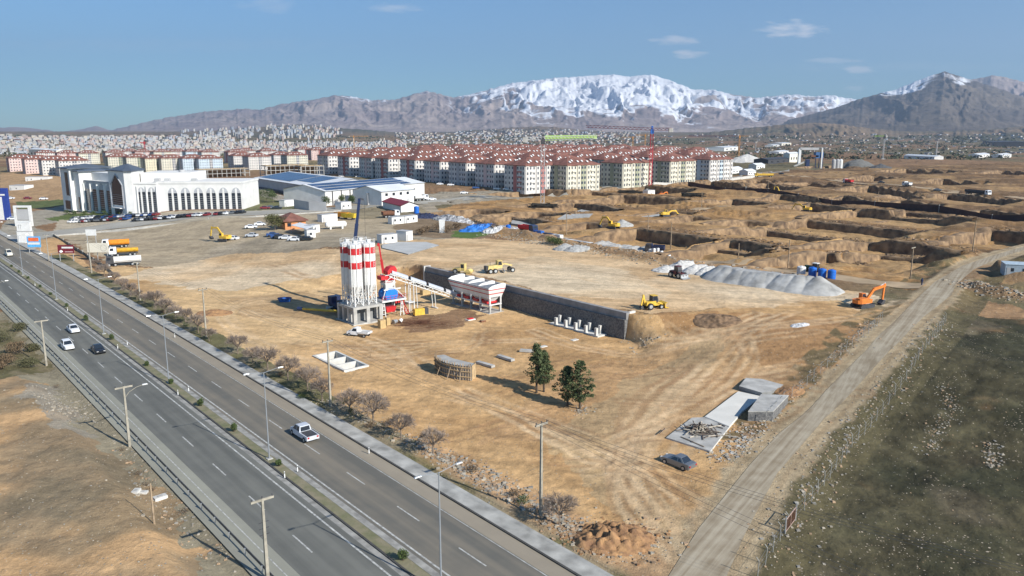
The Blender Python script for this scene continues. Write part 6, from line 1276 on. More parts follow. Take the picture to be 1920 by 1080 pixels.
MB().prism([(p.x,p.y) for p in TP],-.5,TH_,'z').build('corner_tower',WHITEW,t); wroof(TP,TH_,3.2)
arch(u*(U_(225.5)),u,U_(219)-0 if False else U_(238)*0+U_(219.5)-U_(239) if False else 20*LL/103*.92,13.4,4.8,hood=None,split=False)
c=u*U_(225.5); on=-v
m=MB(); w2=20*LL/103*.46+.5
for sg in (-1,1): p=c+u*sg*w2+on*.15; m.bar((p.x,p.y,3.6),(p.x,p.y,13.8),.45); q=c+on*.15; m.bar((p.x,p.y,13.8),(q.x,q.y,18.9),.45)
m.build('arch_surround',HOOD,t); p=c+on*.1; m=MB(); a_=p-u*3.4; b_=p+u*3.4; m.bar((a_.x,a_.y,1.6),(b_.x,b_.y,1.6),.4,3.2); m.build('entrance',DARK,t)
m=MB(); a_=p-u*4.2+on*.6; b_=p+u*4.2+on*.6; m.bar((a_.x,a_.y,3.6),(b_.x,b_.y,3.6),1.6,.35); m.build('entrance_canopy',WHITEW,t)
wbox(MB(),U_(212.3),U_(160),1.2,18,-.5,HW-.6).build('left_wing',WHITEW,t); wbox(MB(),U_(212.3),U_(150),5,20,HW-.7,HW+3.2).build('upper_storey',WHITEW,t); wbox(MB(),U_(212.5),U_(161),.9,1.5,HW-1.4,HW-.4).build('cornice',HOOD,t)
for px in (166.5,179,192.5,206): arch(u*U_(px)+v*1.2,u,9.5*LL/103,13.6,.2,hood=.5,split=False)
for px in (160.8,173,186,199.5,211.5): p=u*U_(px)+v*.95; m=MB(); m.cyl((p.x,p.y,0),(p.x,p.y,13.2),.55,n=8); m.build('pilaster',WHITEW,t)
wbox(MB(),U_(160),U_(149),-.8,17,-.5,HW+3.6).build('stair_tower',WHITEW,t); wroof([u*U_(162)+v*-1,u*U_(148)+v*-1,u*U_(148)+v*17,u*U_(162)+v*17],HW+3.6,1.4)
wbox(MB(),U_(149),U_(131),-2.6,17,-.5,HW+4.8).build('end_tower',WHITEW,t); wroof([u*U_(151)+v*-3,u*U_(131)+v*-3,u*U_(131)+v*17,u*U_(151)+v*17],HW+4.8,2.2)
m=MB(); wbox(m,U_(146),U_(140),-2.75,-2.6,7,HW+3); m.build('window',GLS,t); m=MB(); wbox(m,U_(158),U_(154),-.95,-.8,.5,6.5); m.build('window',GLS,t); m=MB(); wbox(m,U_(146),U_(136),-2.8,-2.6,.2,4.5); m.build('window',GLS,t)
m=MB(); m.cyl((X_(322),16,HW+.2),(X_(322),16,HW+5.),1.4,n=14); m.build('roof_tank',GREYW,t)
for px in (287,306,356): MB().box(X_(px),X_(px)+2.4,4,6,HW+.2,HW+1.6).build('roof_vent',GREYW,t)
# ================================================================== warehouses
def shed(name,label,cat,pa,pb,pc,h,rise,wall,roofm,ridge_along=0,z=None,panels=None,ov=.5):
    """pa-pb long eave seen, pc the third ground corner (from pb)"""
    A=np.array(W(*pa));B=np.array(W(*pb));C=np.array(W(*pc)); ux=(A-B);L=np.linalg.norm(ux);ux/=L; uy=np.array([-ux[1],ux[0]]); Wd=(C-B)@uy
    if Wd<0: uy=-uy;Wd=-Wd
    z0=Hs(*B); t=thing(name,label,cat,(B[0],B[1],z0),math.atan2(ux[1],ux[0])); sg=1 if (ux[0]*uy[1]-ux[1]*uy[0])>0 else -1
    y1=Wd*sg; m=MB()
    if ridge_along==0: # ridge parallel to x
        pr=[(0,-.6),(y1,-.6),(y1,h),(y1/2,h+rise),(0,h)]; m.prism(pr,0,L,'x'); m.build('wall',wall,t); r=MB(); k=.12
        for a,b in ((0,y1/2),(y1,y1/2)):
            e=-ov*math.copysign(1,b-a); r.add([(-ov,a+e,h+k-rise*ov/(abs(y1)/2)),(L+ov,a+e,h+k-rise*ov/(abs(y1)/2)),(L+ov,b,h+rise+k),(-ov,b,h+rise+k)],[(0,1,2,3)]); r.add([(-ov,a+e,h-.1-rise*ov/(abs(y1)/2)),(L+ov,a+e,h-.1-rise*ov/(abs(y1)/2)),(L+ov,b,h+rise-.05),(-ov,b,h+rise-.05)],[(3,2,1,0)])
        r.build('roof',roofm,t)
        if panels:
            for (f0,f1,g0,g1,far) in panels:
                a,b=(0,y1/2) if not far else (y1,y1/2); q=lambda f,g:(L*f,a+(b-a)*g,h+rise*g+k+.12); MB().add([q(f0,g0),q(f1,g0),q(f1,g1),q(f0,g1)],[(0,1,2,3)]).build('solar_panels',PANEL,t)
    else:
        pr=[(0,-.6),(L,-.6),(L,h),(L/2,h+rise),(0,h)]; m.prism(pr,0,y1,'y'); m.build('wall',wall,t); r=MB(); k=.12
        for a,b in ((0,L/2),(L,L/2)):
            e=-ov*math.copysign(1,b-a); r.add([(a+e,-ov*sg,h+k),(b,-ov*sg,h+rise+k),(b,y1+ov*sg,h+rise+k),(a+e,y1+ov*sg,h+k)],[(0,1,2,3)])
        r.build('roof',roofm,t)
        if panels:
            for (f0,f1,g0,g1,far) in panels:
                a,b=(0,L/2) if not far else (L,L/2); q=lambda f,g:(a+(b-a)*g,y1*f,h+rise*g+k+.12); MB().add([q(f0,g0),q(f1,g0),q(f1,g1),q(f0,g1)],[(0,1,2,3)]).build('solar_panels',PANEL,t)
    return t,L,y1,h
t,L,y1,h=shed('warehouse','long grey warehouse with blue solar panels, the rear left one of the two','warehouse',(478,352),(588,372),(690,358),6.5,3.2,GREYW,ROOFW,0,panels=[(.42,.98,.1,.92,0),(.15,.40,.25,.92,0)])
MB().box(0,L,-.04 if y1>0 else .0,.0 if y1>0 else .04,-.4,1.6).build('plinth',DBLUE,t)
t,L,y1,h=shed('warehouse','white walled warehouse with dark striped solar roof, the front right one','warehouse',(796,366),(611,386),(577,376),7.0,2.6,WHITEW,ROOFW,0,panels=[(.02,.86,.04,.30,0),(.02,.86,.36,.62,0),(.02,.86,.68,.95,0)])
sgn=-1 if y1>0 else 1
for f in (.62,.7,.78,.86,.94): MB().box(L-L*f-.25,L-L*f+.25,min(0,sgn*.3),max(0,sgn*.3),0,6.8).build('pilaster',DARK,t)
for f in (.12,.2,.42,.55): MB().box(L*f+.1 if False else L-L*f*1.-1,L-L*f+1,min(0,sgn*.1),max(0,sgn*.1),3.6,4.4).build('window',GLS,t)
t,L,y1,h=shed('site_hall','two storey white hall with white hipped roof in front of the warehouse','hall',(776,382),(716,388),(707,379),6.6,2.2,WHITEW,ROOFW,0)
sgn=-1 if y1>0 else 1
for k in range(4):
    for z in (1.2,4.4): MB().box(L*(.15+.22*k)-.8,L*(.15+.22*k)+.8,min(0,sgn*.08),max(0,sgn*.08),z,z+1.3).build('window',GREYW if z<2 else GLS,t)
shed('site_hall','smaller white and grey hall attached left of the hipped white hall','hall',(712,385),(690,386),(680,374),5.6,1.0,GREYW,ROOFW,0); 
t,L,y1,h=shed('site_office','low white site office with dark red roof beside a blue tank','office',(718,391),(752,400),(784,398),3.,1.5,WHITEW,DROOF,0)
def cabin(label,pa,pb,dep,h=2.6,win=2,mat=WHITEW,roof=GREYW,name='site_cabin',cat='cabin',group='site cabins',door=True):
    A=np.array(W(*pa));B=np.array(W(*pb)); d_=B-A; L=np.linalg.norm(d_); z=Hs(*A); t=thing(name,label,cat,(A[0],A[1],z),math.atan2(d_[1],d_[0]),group)
    MB().box(0,L,0,dep,-.2,h).build('body',mat,t); MB().box(-.1,L+.1,-.1,dep+.1,h,h+.14).build('roof',roof,t)
    for k in range(win): x=L*(k+.6)/(win+.3); MB().box(x-.35,x+.35,-.05,.02,1.1,1.9).build('window',GLS,t)
    if door: MB().box(L*.06,L*.06+.8,-.04,.02,0,2.).build('door',GREYW,t)
    return t
cabin('white cabin with two round windows at the back of the pale yard slab',(716,457),(745,454),3.,win=2); cabin('narrow white cabin standing right of the two-window cabin',(762,452),(774,450),4.4,win=0,h=3.); cabin('left one of two white joined cabins behind the brushwood',(735,421),(758,419),3.,win=2); cabin('right one of two white joined cabins behind the brushwood',(759,419),(783,416),3.,win=2)
cabin('white kiosk with dark windows at the yard entrance below the warehouse',(640,393),(659,391),4,3.2,2,name='kiosk',cat='kiosk',group=None); cabin('low white roofed kiosk with flat canopy beside the retaining wall of the warehouse',(534,388),(552,386),3.5,3.,0,name='kiosk',cat='kiosk',group=None)
cabin('small white cabin with one window in front of the striped canopy',(576,447),(592,445),3.2,2.7,1); cabin('long white cabin behind the striped canopy beside the orange house',(584,438),(600,435),3,2.7,1,door=False); cabin('white long container behind the white gas tank',(604,417),(633,414),3,2.8,0); cabin('blue grey metal cabin at the right edge of the picture',(1883,519),(1935,522),5,2.7,2,mat=M('blue_grey_metal',(.33,.40,.46),.5),roof=M('pale_blue_roof',(.45,.54,.6),.5))
cabin('white cabin beside the base of the red tower crane',(1215,357),(1228,356),4,3.6,1); cabin('row of low white sheds in the field left of the arched building',(48,340),(90,336),6,3.2,2,name='shed',cat='shed',group=None)
cabin('curved white shed on the empty ground above the blue advertising tower',(18,358),(46,356),8,3.5,1,name='shed',cat='shed',group=None)
a=gnd(548,436); t=thing('canopy','corrugated white canopy roof beside the small white cabin','canopy',(0,0,0)); P=[W(546,437),W(575,445),W(592,438),W(563,431)]; z=a[2]; MB().prism(P,z+2.7,z+2.8,'z').build('roof',ROOFW,t)
for p in P: MB().cyl((*p,z-.2),(*p,z+2.7),.06,n=6).build('post',STEEL,t)
# orange house
t,L,y1,h=shed('orange_house','small orange house with red hipped roof beside a leafy tree','house',(574,428),(535,431),(529,425),3.2,.01,ORW,TILE,0); 
m=MB(); hip(m,0,L,min(0,y1),max(0,y1),3.3,2.4,.8); m.build('hipped_roof',TILE,t); sgn=-1 if y1>0 else 1
for f in (.2,.7): MB().box(L*f-.7,L*f+.7,min(0,sgn*.06),max(0,sgn*.06),1.1,2.4).build('window',GLS,t)
def leafy(label,px,py,r,h,seed,n=1600,mat=None):
    t=thing('leafy_tree',label,'tree',gnd(px,py)); MB().cyl((0,0,-.2),(0,0,h*.5),.16,.1,n=6).build('trunk',BARK,t); m=MB(); rnd=random.Random(seed)
    for k in range(9): leafcards(m,(rnd.uniform(-.5,.5)*r,rnd.uniform(-.5,.5)*r,h*rnd.uniform(.45,.85)),(r*.6,r*.6,h*.26),n//9,rnd,.22)
    m.build('crown',mat or SHRUB,t); return t
leafy('bushy olive tree leaning over the left end of the orange house',516,432,4.2,5.6,1,2600,M('olive_leaves',(.13,.13,.05),.9,var=.4,scale=1.)); 
for i,(px,py,r,h) in enumerate([(485,375,4,6),(500,378,4,6),(512,380,3.5,5),(472,372,3,5),(612,388,2.5,5),(642,385,2,5),(660,388,2,5)]): leafy(['tallest dark bush on the green slope left of the rear solar warehouse','second dark bush on the green slope, right of the tallest','rightmost dark bush on the green slope by the rear warehouse','small dark bush at the left end of the green slope','dark conifer left of the yard entrance kiosk','dark conifer directly behind the yard entrance kiosk','dark conifer right of the yard entrance kiosk'][i],px,py,r,h,30+i,900)
for i,px in enumerate([125,140,158,176,196,225,245]): bush('garden_shrub','dark clipped shrub in the garden before the arched building','shrub',gnd(px,402+i*.4),1.6,2.4,SHRUB,120+i,200,'garden shrubs',.2)
for i,(px,py,r,h) in enumerate([(900,432,5,4.5),(925,436,3,3.5),(800,436,4,3),(820,432,4,3),(840,436,3.5,3.),(790,440,3,2.5),(1035,459,3.5,2.6),(1047,461,3.,2.4),(855,430,3,2.6)]): bush('scrub_bush',['tall grey bush beside the white column in the brushwood plot','low dark bush right of the white column'][i] if i<2 else ('dark evergreen bush on the platform edge behind the pair of heaps' if 5<i<8 else 'brown brushwood in the fenced plot behind the yard'),'bush',gnd(px,py),r*.8,h,[DRYSH,SHRUB][1 if i in(6,7) else 0],150+i,500,'brushwood',.2)
# wall beside warehouse yard and service road fences
def wall_line(name,label,cat,pts,h,mat,th=.3,posts=None):
    P=WP(pts); t=thing(name,label,cat,(0,0,0))
    for i,(a,b) in enumerate(zip(P[:-1],P[1:])):
        za,zb=Hs(*a),Hs(*b); d_=(b-a)/np.linalg.norm(b-a); n_=np.array([-d_[1],d_[0]])*th/2; v=[(*(a-n_),za-.4),(*(b-n_),zb-.4),(*(b+n_),zb-.4),(*(a+n_),za-.4),(*(a-n_),za+h),(*(b-n_),zb+h),(*(b+n_),zb+h),(*(a+n_),za+h)]
        MB().add(v,[(0,3,2,1),(4,5,6,7),(0,1,5,4),(1,2,6,5),(2,3,7,6),(3,0,4,7)]).build('panel',mat,t)
    if posts:
        for a,b in zip(P[:-1],P[1:]):
            n=max(1,int(np.linalg.norm(b-a)/posts))
            for k in range(n): p=a+(b-a)*k/n; z=Hs(*p); MB().box(p[0]-.12,p[0]+.12,p[1]-.12,p[1]+.12,z-.3,z+h+.35).build('post',CONC,t)
    return t
wall_line('boundary_wall','grey boundary wall below the warehouse yard','wall',[(552,390),(580,395),(612,396)],4.,GREYW)
wall_line('roadside_fence','low pale fence with posts along the service road before the car park','fence',[(104,443),(190,436),(300,424),(480,407),(640,396)],.5,CONC,.15,14)
wall_line('construction_fence','pale wire fence along the road before the right apartment blocks','fence',[(1225,348),(1300,343),(1370,337),(1440,331)],1.6,M('pale_mesh',(.55,.54,.5),.8),.1,12)
wall_line('site_hoarding','very long dark brown site hoarding crossing the excavation','fence',[(1290,347),(1360,353),(1440,362),(1560,377),(1640,386),(1760,399),(1860,409),(1960,421)],3.0,M('dark_hoarding',(.075,.04,.035),.85,var=.2,scale=.2),.15,20)
wall_line('truck_lot_fence','weathered wire fence along the track beside the truck lot','fence',[(100,443),(130,460),(165,482),(200,505),(213,517)],.9,M('fence_scrub',(.22,.21,.17),.9,var=.3),.12,8)
# poles with no arms here and there in the excavation
for i,(px,py,h) in enumerate([(1062,437,9),(1215,433,9),(1258,450,9),(1315,392,8),(1478,492,8),(1645,386,8),(1707,520,8),(1823,476,9),(1385,470,5),(1440,352,7)]): util_pole(px,py,h,['thin pole beside the small white box left of the excavation','thin pole beside the grey slab of the standing excavator','thin pole behind the white and black barrels','thin pole in the middle of the excavation near the pale strip','thin pole left of the blue tanks','thin pole behind the long dark hoarding','steel pole beside the dirt track above the orange excavator','leaning dark pole above the bend of the dirt road','short pole among the brown trenches','thin pole near the left end of the dark hoarding'][i],arms=0 if i not in (6,) else 1,wood=True,th=.13,grp='thin poles in the excavation')
# ================================================================== billboards and signs
def billboard(label,px,py,w_,h,z0,mats,rz,name='billboard',back=None):
    t=thing(name,label,'billboard',gnd(px,py),rz); MB().box(-w_/2,w_/2,-.12,.12,z0,z0+h).build('panel',mats[0],t)
    for x in (-w_*.42,w_*.42): MB().cyl((x,.0,-.3),(x,.0,z0),.1,n=6).build('post',STEEL,t)
    return t
rzb=head((150,480),(172,478))
BEI=M('beige_board',(.66,.62,.52),.6,var=.03); MAR=M('maroon_board',(.17,.02,.03),.5); LBL_=M('light_blue_board',(.12,.42,.75),.5); ORB=M('orange_board',(.8,.16,.05),.5)
def mark(t,name,x0,x1,z0,z1,mat,y=-.16): MB().box(x0,x1,y,y+.03,z0,z1).build(name,mat,t)
FB=head((100,470),(140,470))
t=billboard('wide beige billboard with a faint round emblem on posts before the dump trucks',186,489,6.6,2.9,2.9,[BEI],FB); m=MB()
for k in range(24): a=k*math.pi/12; m.cyl((1.9+.95*math.cos(a),-.17,4.35+.95*math.sin(a)),(1.9+.95*math.cos(a+.2),-.17,4.35+.95*math.sin(a+.2)),.07,n=4)
m.build('emblem',M('faded_ring',(.5,.48,.44),.7),t)
t=billboard('blank white board on a tall post above the beige billboard',176,488,3.2,1.9,8.0,[WHITE],FB)
t=billboard('maroon roadside sign with pale band and white round mark',126,489,5.0,2.6,2.4,[MAR],FB); mark(t,'white_band',-1.2,2.3,3.95,4.45,WHITE); mark(t,'lettering_strip',-.3,2.2,2.75,3.0,M('pale_pink',(.6,.4,.4),.6)); MB().cyl((-1.5,-.18,3.0),(-1.5,-.12,3.0),.45,n=14).build('round_mark',WHITE,t)
t=billboard('light blue sign with an orange panel and white lower stripe by the pavement',66,474,4.4,3.6,2.0,[LBL_],FB); mark(t,'orange_panel',-1.7,1.7,4.0,5.2,ORB); mark(t,'white_stripe',-2.,2.,2.9,3.6,WHITE)
t=thing('price_tower','white double-panel price tower sign behind the blue and orange sign','sign tower',gnd(49,455),FB); MB().box(-2.6,2.6,-.6,.6,0,4.2).build('lower_panel',WHITE,t); MB().box(-2.8,2.8,-.7,.7,4.2,4.45).build('shelf',GREYW,t); MB().box(-2.4,2.4,-.6,.6,4.45,7.6).build('upper_panel',WHITE,t)
for k,(x,ch) in enumerate(((-1.6,'7'),(-.9,'7'))): 
    m=MB(); m.box(x-.25,x+.25,-.66,-.61,6.5,6.7); m.bar((x+.2,-.63,6.55),(x-.1,-.63,5.4),.14); m.build('digit',GREYW,t)
t=thing('station_canopy','white portal frame sign with grey slatted panel farther along the road','sign tower',gnd(46,424),FB); MB().box(-3.6,-2.6,-.6,.6,0,8).build('leg',WHITE,t); MB().box(2.6,3.6,-.6,.6,0,8).build('leg',WHITE,t); MB().box(-3.6,3.6,-.6,.6,8,8.8).build('lintel',WHITE,t); MB().box(-2.5,2.5,-.4,.4,2.8,7.2).build('screen',GREYW,t); MB().box(-2.5,2.5,-.5,.5,.2,2.4).build('lower_box',WHITE,t)
t=thing('advert_tower','tall dark blue and white advertising tower at the left edge','sign tower',gnd(3,412),FB); MB().box(-2,4.2,-.8,.8,0,14.5).build('body',M('tower_blue',(.03,.06,.28),.4),t); MB().box(-2.02,1.9,-.85,-.8,.2,10.6).build('white_panel',WHITE,t); MB().box(-2,3.4,-.86,-.8,11.2,11.9).build('pale_script',TANKW,t); MB().cyl((-.2,-.87,13.2),(-.2,-.8,13.2),.9,n=16).build('round_logo',LBL_,t)
# ================================================================== tower cranes
def lattice(mb,p,q,w_,n,th=.14,mi=0):
    p=Vector(p);q=Vector(q);d=(q-p); L=d.length; d.normalize(); up=Vector((0,0,1)) if abs(d.z)<.9 else Vector((1,0,0)); a=d.cross(up).normalized()*w_/2; b=a.normalized().cross(d)*w_/2; C4=[a+b,a-b,-a-b,-a+b]
    for c in C4: mb.bar(p+c,q+c,th,mi=mi)
    for k in range(n):
        for i in range(4): mb.bar(p+d*L*k/n+C4[i],p+d*L*(k+1)/n+C4[(i+1)%4],th*.7,mi=mi)
def tower_crane(label,base,top_px,jib_px,cj_px,mats,w_=1.7,group='tower cranes',solid=None):
    x,y=W(*base); z0=Hs(x,y); r=math.hypot(x,y); T=xyz(*top_px,r); T=Vector((x,y,T.z)); t=thing('tower_crane',label,'tower crane',(0,0,0),0,group)
    m=MB(); lattice(m,(x,y,z0),T,w_,max(6,int((T.z-z0)/2.2)),.2); m.build('mast',mats[0],t); J=xyz(*jib_px[:2],r+jib_px[2]); Kp=xyz(*cj_px[:2],r+cj_px[2]); J.z=T.z+.6+(J.z-T.z)*.0+jib_px[3]; Kp.z=T.z+.6
    m=MB(); a=Vector((T.x,T.y,T.z+.6)); lattice(m,a,J,1.5,16,.22); m.build('jib',mats[1],t); m=MB(); lattice(m,a,Kp,1.4,5,.2); m.build('counter_jib',mats[3],t)
    if solid: d=(J-a); u=d.cross(Vector((0,0,1))).normalized()*.85; P=[a+d*.04-u,J-u]; MB().add([P[0]-Vector((0,0,1.2)),P[1]-Vector((0,0,1.0)),P[1]+Vector((0,0,1.0)),P[0]+Vector((0,0,1.3))],[(0,1,2,3)]).build('banner',solid,t)
    MB().box(T.x-1.,T.x+1.,T.y-1,T.y+1,T.z-2.2,T.z+.4).build('cab',mats[2],t); m=MB(); m.bar(T,T+Vector((0,0,2.6)),1.1); m.build('tower_head',mats[2],t); MB().box(Kp.x-1.2,Kp.x+1.2,Kp.y-1.,Kp.y+1.,Kp.z-1.8,Kp.z+.6).build('counterweight',CONC,t); MB().box(x-2.6,x+2.6,y-2.6,y+2.6,z0-.3,z0+.9).build('base',CONC,t); return t
tower_crane('grey tower crane with lime green banner along its jib','1' and (1017,382),(1018,262),(1120,255,5,.6),(985,262,-2,0),[GREYW,GREYW,DARK,GREYW],solid=GREEN)
CR=M('crane_red',(.5,.035,.05),.5); CRF=M('crane_red_faded',(.42,.10,.12),.6)
tower_crane('tall red tower crane with blue head beside the cream blocks',(1219,350),(1222,244),(1100,236,40,2.),(1258,240,-6,0),[CR,CRF,BLUE,CR])
CO=M('crane_orange',(.55,.26,.06),.6)
tower_crane('orange tower crane mast right of the light blue block',(1385,290),(1386,256),(1290,254,30,0),(1405,256,0,0),[CO,CRF,CO,CO]); tower_crane('orange tower crane far behind the pink row',(664,276),(664,256),(690,255,0,0),(655,256,0,0),[CO,CO,CO,CO]); tower_crane('left one of two faint orange cranes behind the red crane',(1186,284),(1187,258),(1165,256,0,0),(1194,258,0,0),[CO,CO,CO,CO]); tower_crane('right one of two faint orange cranes behind the red crane',(1209,285),(1210,254),(1190,254,0,0),(1216,254,0,0),[CO,CO,CO,CO])
tower_crane('dark crane with a lime banner on the right plain',(1655,296),(1656,256),(1640,252,0,0),(1662,256,0,0),[GREYW,GREEN,DARK,GREYW]); tower_crane('small red crane at the far left beyond the apartment roofs',(272,285),(272,268),(262,267,0,0),(276,268,0,0),[CR,CR,CR,CR])
for i,(px,py,hh) in enumerate([(1755,292,24),(1562,262,30),(1684,262,26),(1900,258,24),(1417,276,18)]):
    x,y=W(px,py); t=thing('pylon',['tall grey pylon standing alone on the right plain','distant pylon above the concrete plant','distant thin pylon left of the tall grey pylon','distant pylon near the right edge','distant pylon between the orange crane and the concrete plant'][i],'pylon',(x,y,Hs(x,y)),0,'distant pylons'); m=MB(); lattice(m,(0,0,0),(0,0,hh),1.1,8,.25); m.build('mast',GREYW,t); m=MB(); m.bar((-3,0,hh-1),(3,0,hh-1),.4); m.build('crossarm',GREYW,t)
# ================================================================== distant batching plant
x,y=W(1525,312); k=math.hypot(x,y)/F; t=thing('batching_plant','tall blue and white concrete plant with conveyor far to the right','plant',(x,y,Hs(x,y))); U=k
MB().box(0*U,11*U,0,5,0,4*U).build('lower_frame',DARK,t); MB().box(3*U,16*U,0,6,20*U,30*U).build('upper_house',M('plant_blue',(.05,.13,.3),.6),t)
for a in (3,9,15): MB().box(a*U,(a+1)*U,0,1,0,20*U).build('leg',DBLUE,t)
MB().box(-24*U,8*U,1,5,34*U,38*U).build('top_gallery',GREYW,t); MB().box(-26*U,-22*U,1,4,8*U,36*U).build('elevator_tower',TANKW,t); MB().box(-5*U,8*U,0,4,22*U,25*U).build('rust_bin',RUST,t); m=MB(); m.bar((-34*U,0,6*U),(-8*U,0,17*U),1.5); m.build('conveyor',CONC,t); MB().box(-14*U,-8*U,-2,2,0,18*U).build('dark_tower',DBLUE,t); MB().box(12*U,14*U,-1,0,0,38*U).build('white_pipe',WHITE,t)
for i,px in enumerate((1563,1570,1576)): x,y=W(px,311); t=thing('cement_silo',['left one of three grey silos beside the distant plant','middle one of three grey silos beside the distant plant','bright right one of three grey silos beside the distant plant'][i],'silo',(x,y,Hs(x,y)),0,'distant plant silos'); MB().lathe([(1.9,0),(1.9,20*U),(1.,22*U)],n=14).build('shell',[GREYW,GREYW,TANKW][i],t)
heap('gravel_heap','large dark grey gravel heap right of the distant plant silos',1608,310,22,14,8,M('dark_gravel',(.17,.165,.15),.95),61); heap('gravel_heap','pale sand heap behind the light blue block',1400,303,24,14,10,GRAV,62); heap('gravel_heap','dark heap at the end of the pale haul road',1650,315,12,8,5,M('dark_gravel2',(.1,.1,.1),.95),63)
SHL=[(1480,303,1497,302,'beige industrial hall left of the distant plant',.30,10),(1440,306,1478,303,'dark roofed low shed before the beige hall',.28,5),(1372,325,1392,323,'long low white shed behind the light blue block',.3,3.5),(1466,266,1484,265,'white hall on the far plain above the beige hall',.3,7),(1450,268,1462,267,'low white hall on the far plain above the pale sand heap',.2,5),(1358,275,1384,273,'pale hall behind the orange crane mast',.3,8),(1461,283,1479,281,'white arched shed in the green field',.2,4),(1695,293,1752,296,'row of white round-roofed sheds on the right plain',.2,4.5),(1836,290,1856,288,'white shed on the right plain near the long road',.2,4),(1880,290,1897,288,'white shed near the right edge of the plain',.2,4.5),(1843,265,1864,267,'dark unfinished building on the far right plain',.4,12),(1418,318,1434,317,'grey green shed in the plant yard',.3,4),(1402,330,1417,329,'low brown hut right of the light blue block',.3,3),(54,286,82,287,'pale cream office block beyond the left apartments',.3,12),(84,287,106,288,'second cream office block beyond the left apartments',.3,11)]
for (a,b,c,d_,l,dp,h_) in SHL:
    A=np.array(W(a,b));B=np.array(W(c,d_)); L=np.linalg.norm(B-A); t=thing('industrial_shed',l,'shed',(A[0],A[1],Hs(*A)),math.atan2(B[1]-A[1],B[0]-A[0]),'distant sheds'); dd=max(8,L*dp); wm=DARK if 'dark' in l else (CREAM if 'cream' in l or 'beige' in l else WHITEW); MB().box(0,L,0,dd,-1,h_).build('wall',wm,t); MB().prism([(-.5,h_),(dd+.5,h_),(dd/2,h_+1.8)],-.4,L+.4,'x').build('roof',ROOFW if 'dark' not in l else DARK,t)
    for q in range(3): MB().box(L*(.2+.28*q)-L*.05,L*(.2+.28*q)+L*.05,-.08,.0,h_*.3,h_*.6).build('window',GLS,t)
# ================================================================== yard clutter
def tank(label,px,py,r,h,mat,group=None,lid=True):
    t=thing('water_tank',label,'tank',gnd(px,py),0,group); MB().lathe([(r,0),(r,h*.3),(r*1.03,h*.32),(r,h*.34),(r,h*.62),(r*1.03,h*.64),(r,h*.66),(r,h*.92),(r*.85,h)],n=20).build('shell',mat,t); MB().lathe([(.35,h),(.35,h+.15)],n=10).build('lid',mat,t); return t
TB=M('tank_blue',(.015,.14,.55),.4,var=.06)
for i,(px,py) in enumerate([(1523,516),(1541,519),(1559,521)]): tank(['left blue water tank of three beside the white tank','middle blue water tank of the three','right blue water tank of the three'][i],px,py,.95,2.25,TB,'blue water tanks')
tank('white water tank left of the three blue tanks',1502,513,1.05,2.2,TANKW); tank('blue barrel tank at the corner of the red-roofed site office',781,402,1.1,2.9,TB); tank('small blue barrel among white scrap bags near the blue tarpaulin',953,430,.9,1.9,TB)
x,y,z=gnd(1522,507); t=thing('tractor','dark green tractor with white cab roof behind the blue tanks','tractor',(x,y,z),RZ+1.57); MB().box(-.5,1.8,-.4,.4,.8,1.6).build('bonnet',M('tractor_green',(.03,.08,.05),.5),t); MB().box(-1.6,-.4,-.6,.6,.9,2.3).build('cab',GLS,t); MB().box(-1.7,-.3,-.7,.7,2.3,2.45).build('cab_roof',WHITE,t)
for sx,r in ((-1.1,.75),(1.3,.45)):
    for sy in (-1,1): add_wheel(t,sx,sy*.8,r,.35)
br=thing('plastic_drum','','drum',(0,0,-50),0,'white plastic drums'); MB().lathe([(.5,0),(.5,.9),(.4,1.15)],n=12).build('shell',TANKW,br); MB().lathe([(.2,1.15),(.2,1.25)],n=8).build('cap',DARK,br)
for k in range(12):
    p=gnd(1219+k%6*7.2,466+(k%6)*1.0+(k//6)*2.6); o=br if k==0 else dup(br,p,0); o.location=p; o['label']='white plastic drum in the double row of drums by the dirt track'
a=gnd(1058,449);b=gnd(1104,456); 
for k in range(9):
    f=k/8; P=(a[0]+(b[0]-a[0])*f,a[1]+(b[1]-a[1])*f,a[2]+(b[2]-a[2])*f+.05); boxthing('pallet_stack','dark grey pallet stack in the line behind the platform edge' if k else 'leftmost dark pallet stack in the line behind the platform edge','pallet stack',P,math.atan2(b[1]-a[1],b[0]-a[0]),(2.3,2,1.4),DARK,[('cover',(-1.1,1.1,-.9,.9,1.4,1.46),TANKW if k in(2,8) else GREYW)],'pallet stacks')
for px,py,l,mt in [(1045,446,'white bale beside the line of dark pallet stacks',TANKW),(1010,437,'blue covered bale left of the pallet stacks',BLUE),(1027,443,'dark blue bale beside the blue covered bale',DBLUE)]: boxthing('wrapped_bale',l,'bale',gnd(px,py),RZ+1.6,(4,1.6,1.3),mt,[('strap',(-.2,.2,-.85,.85,1.3,1.36),DARK)])
def clothpile(name,label,px,py,rx,ry,h,mat,seed,rz=0):
    return heap(name,label,px,py,rx,ry,h,mat,seed,rz,cat='pile',rough=.5,flat=.35)
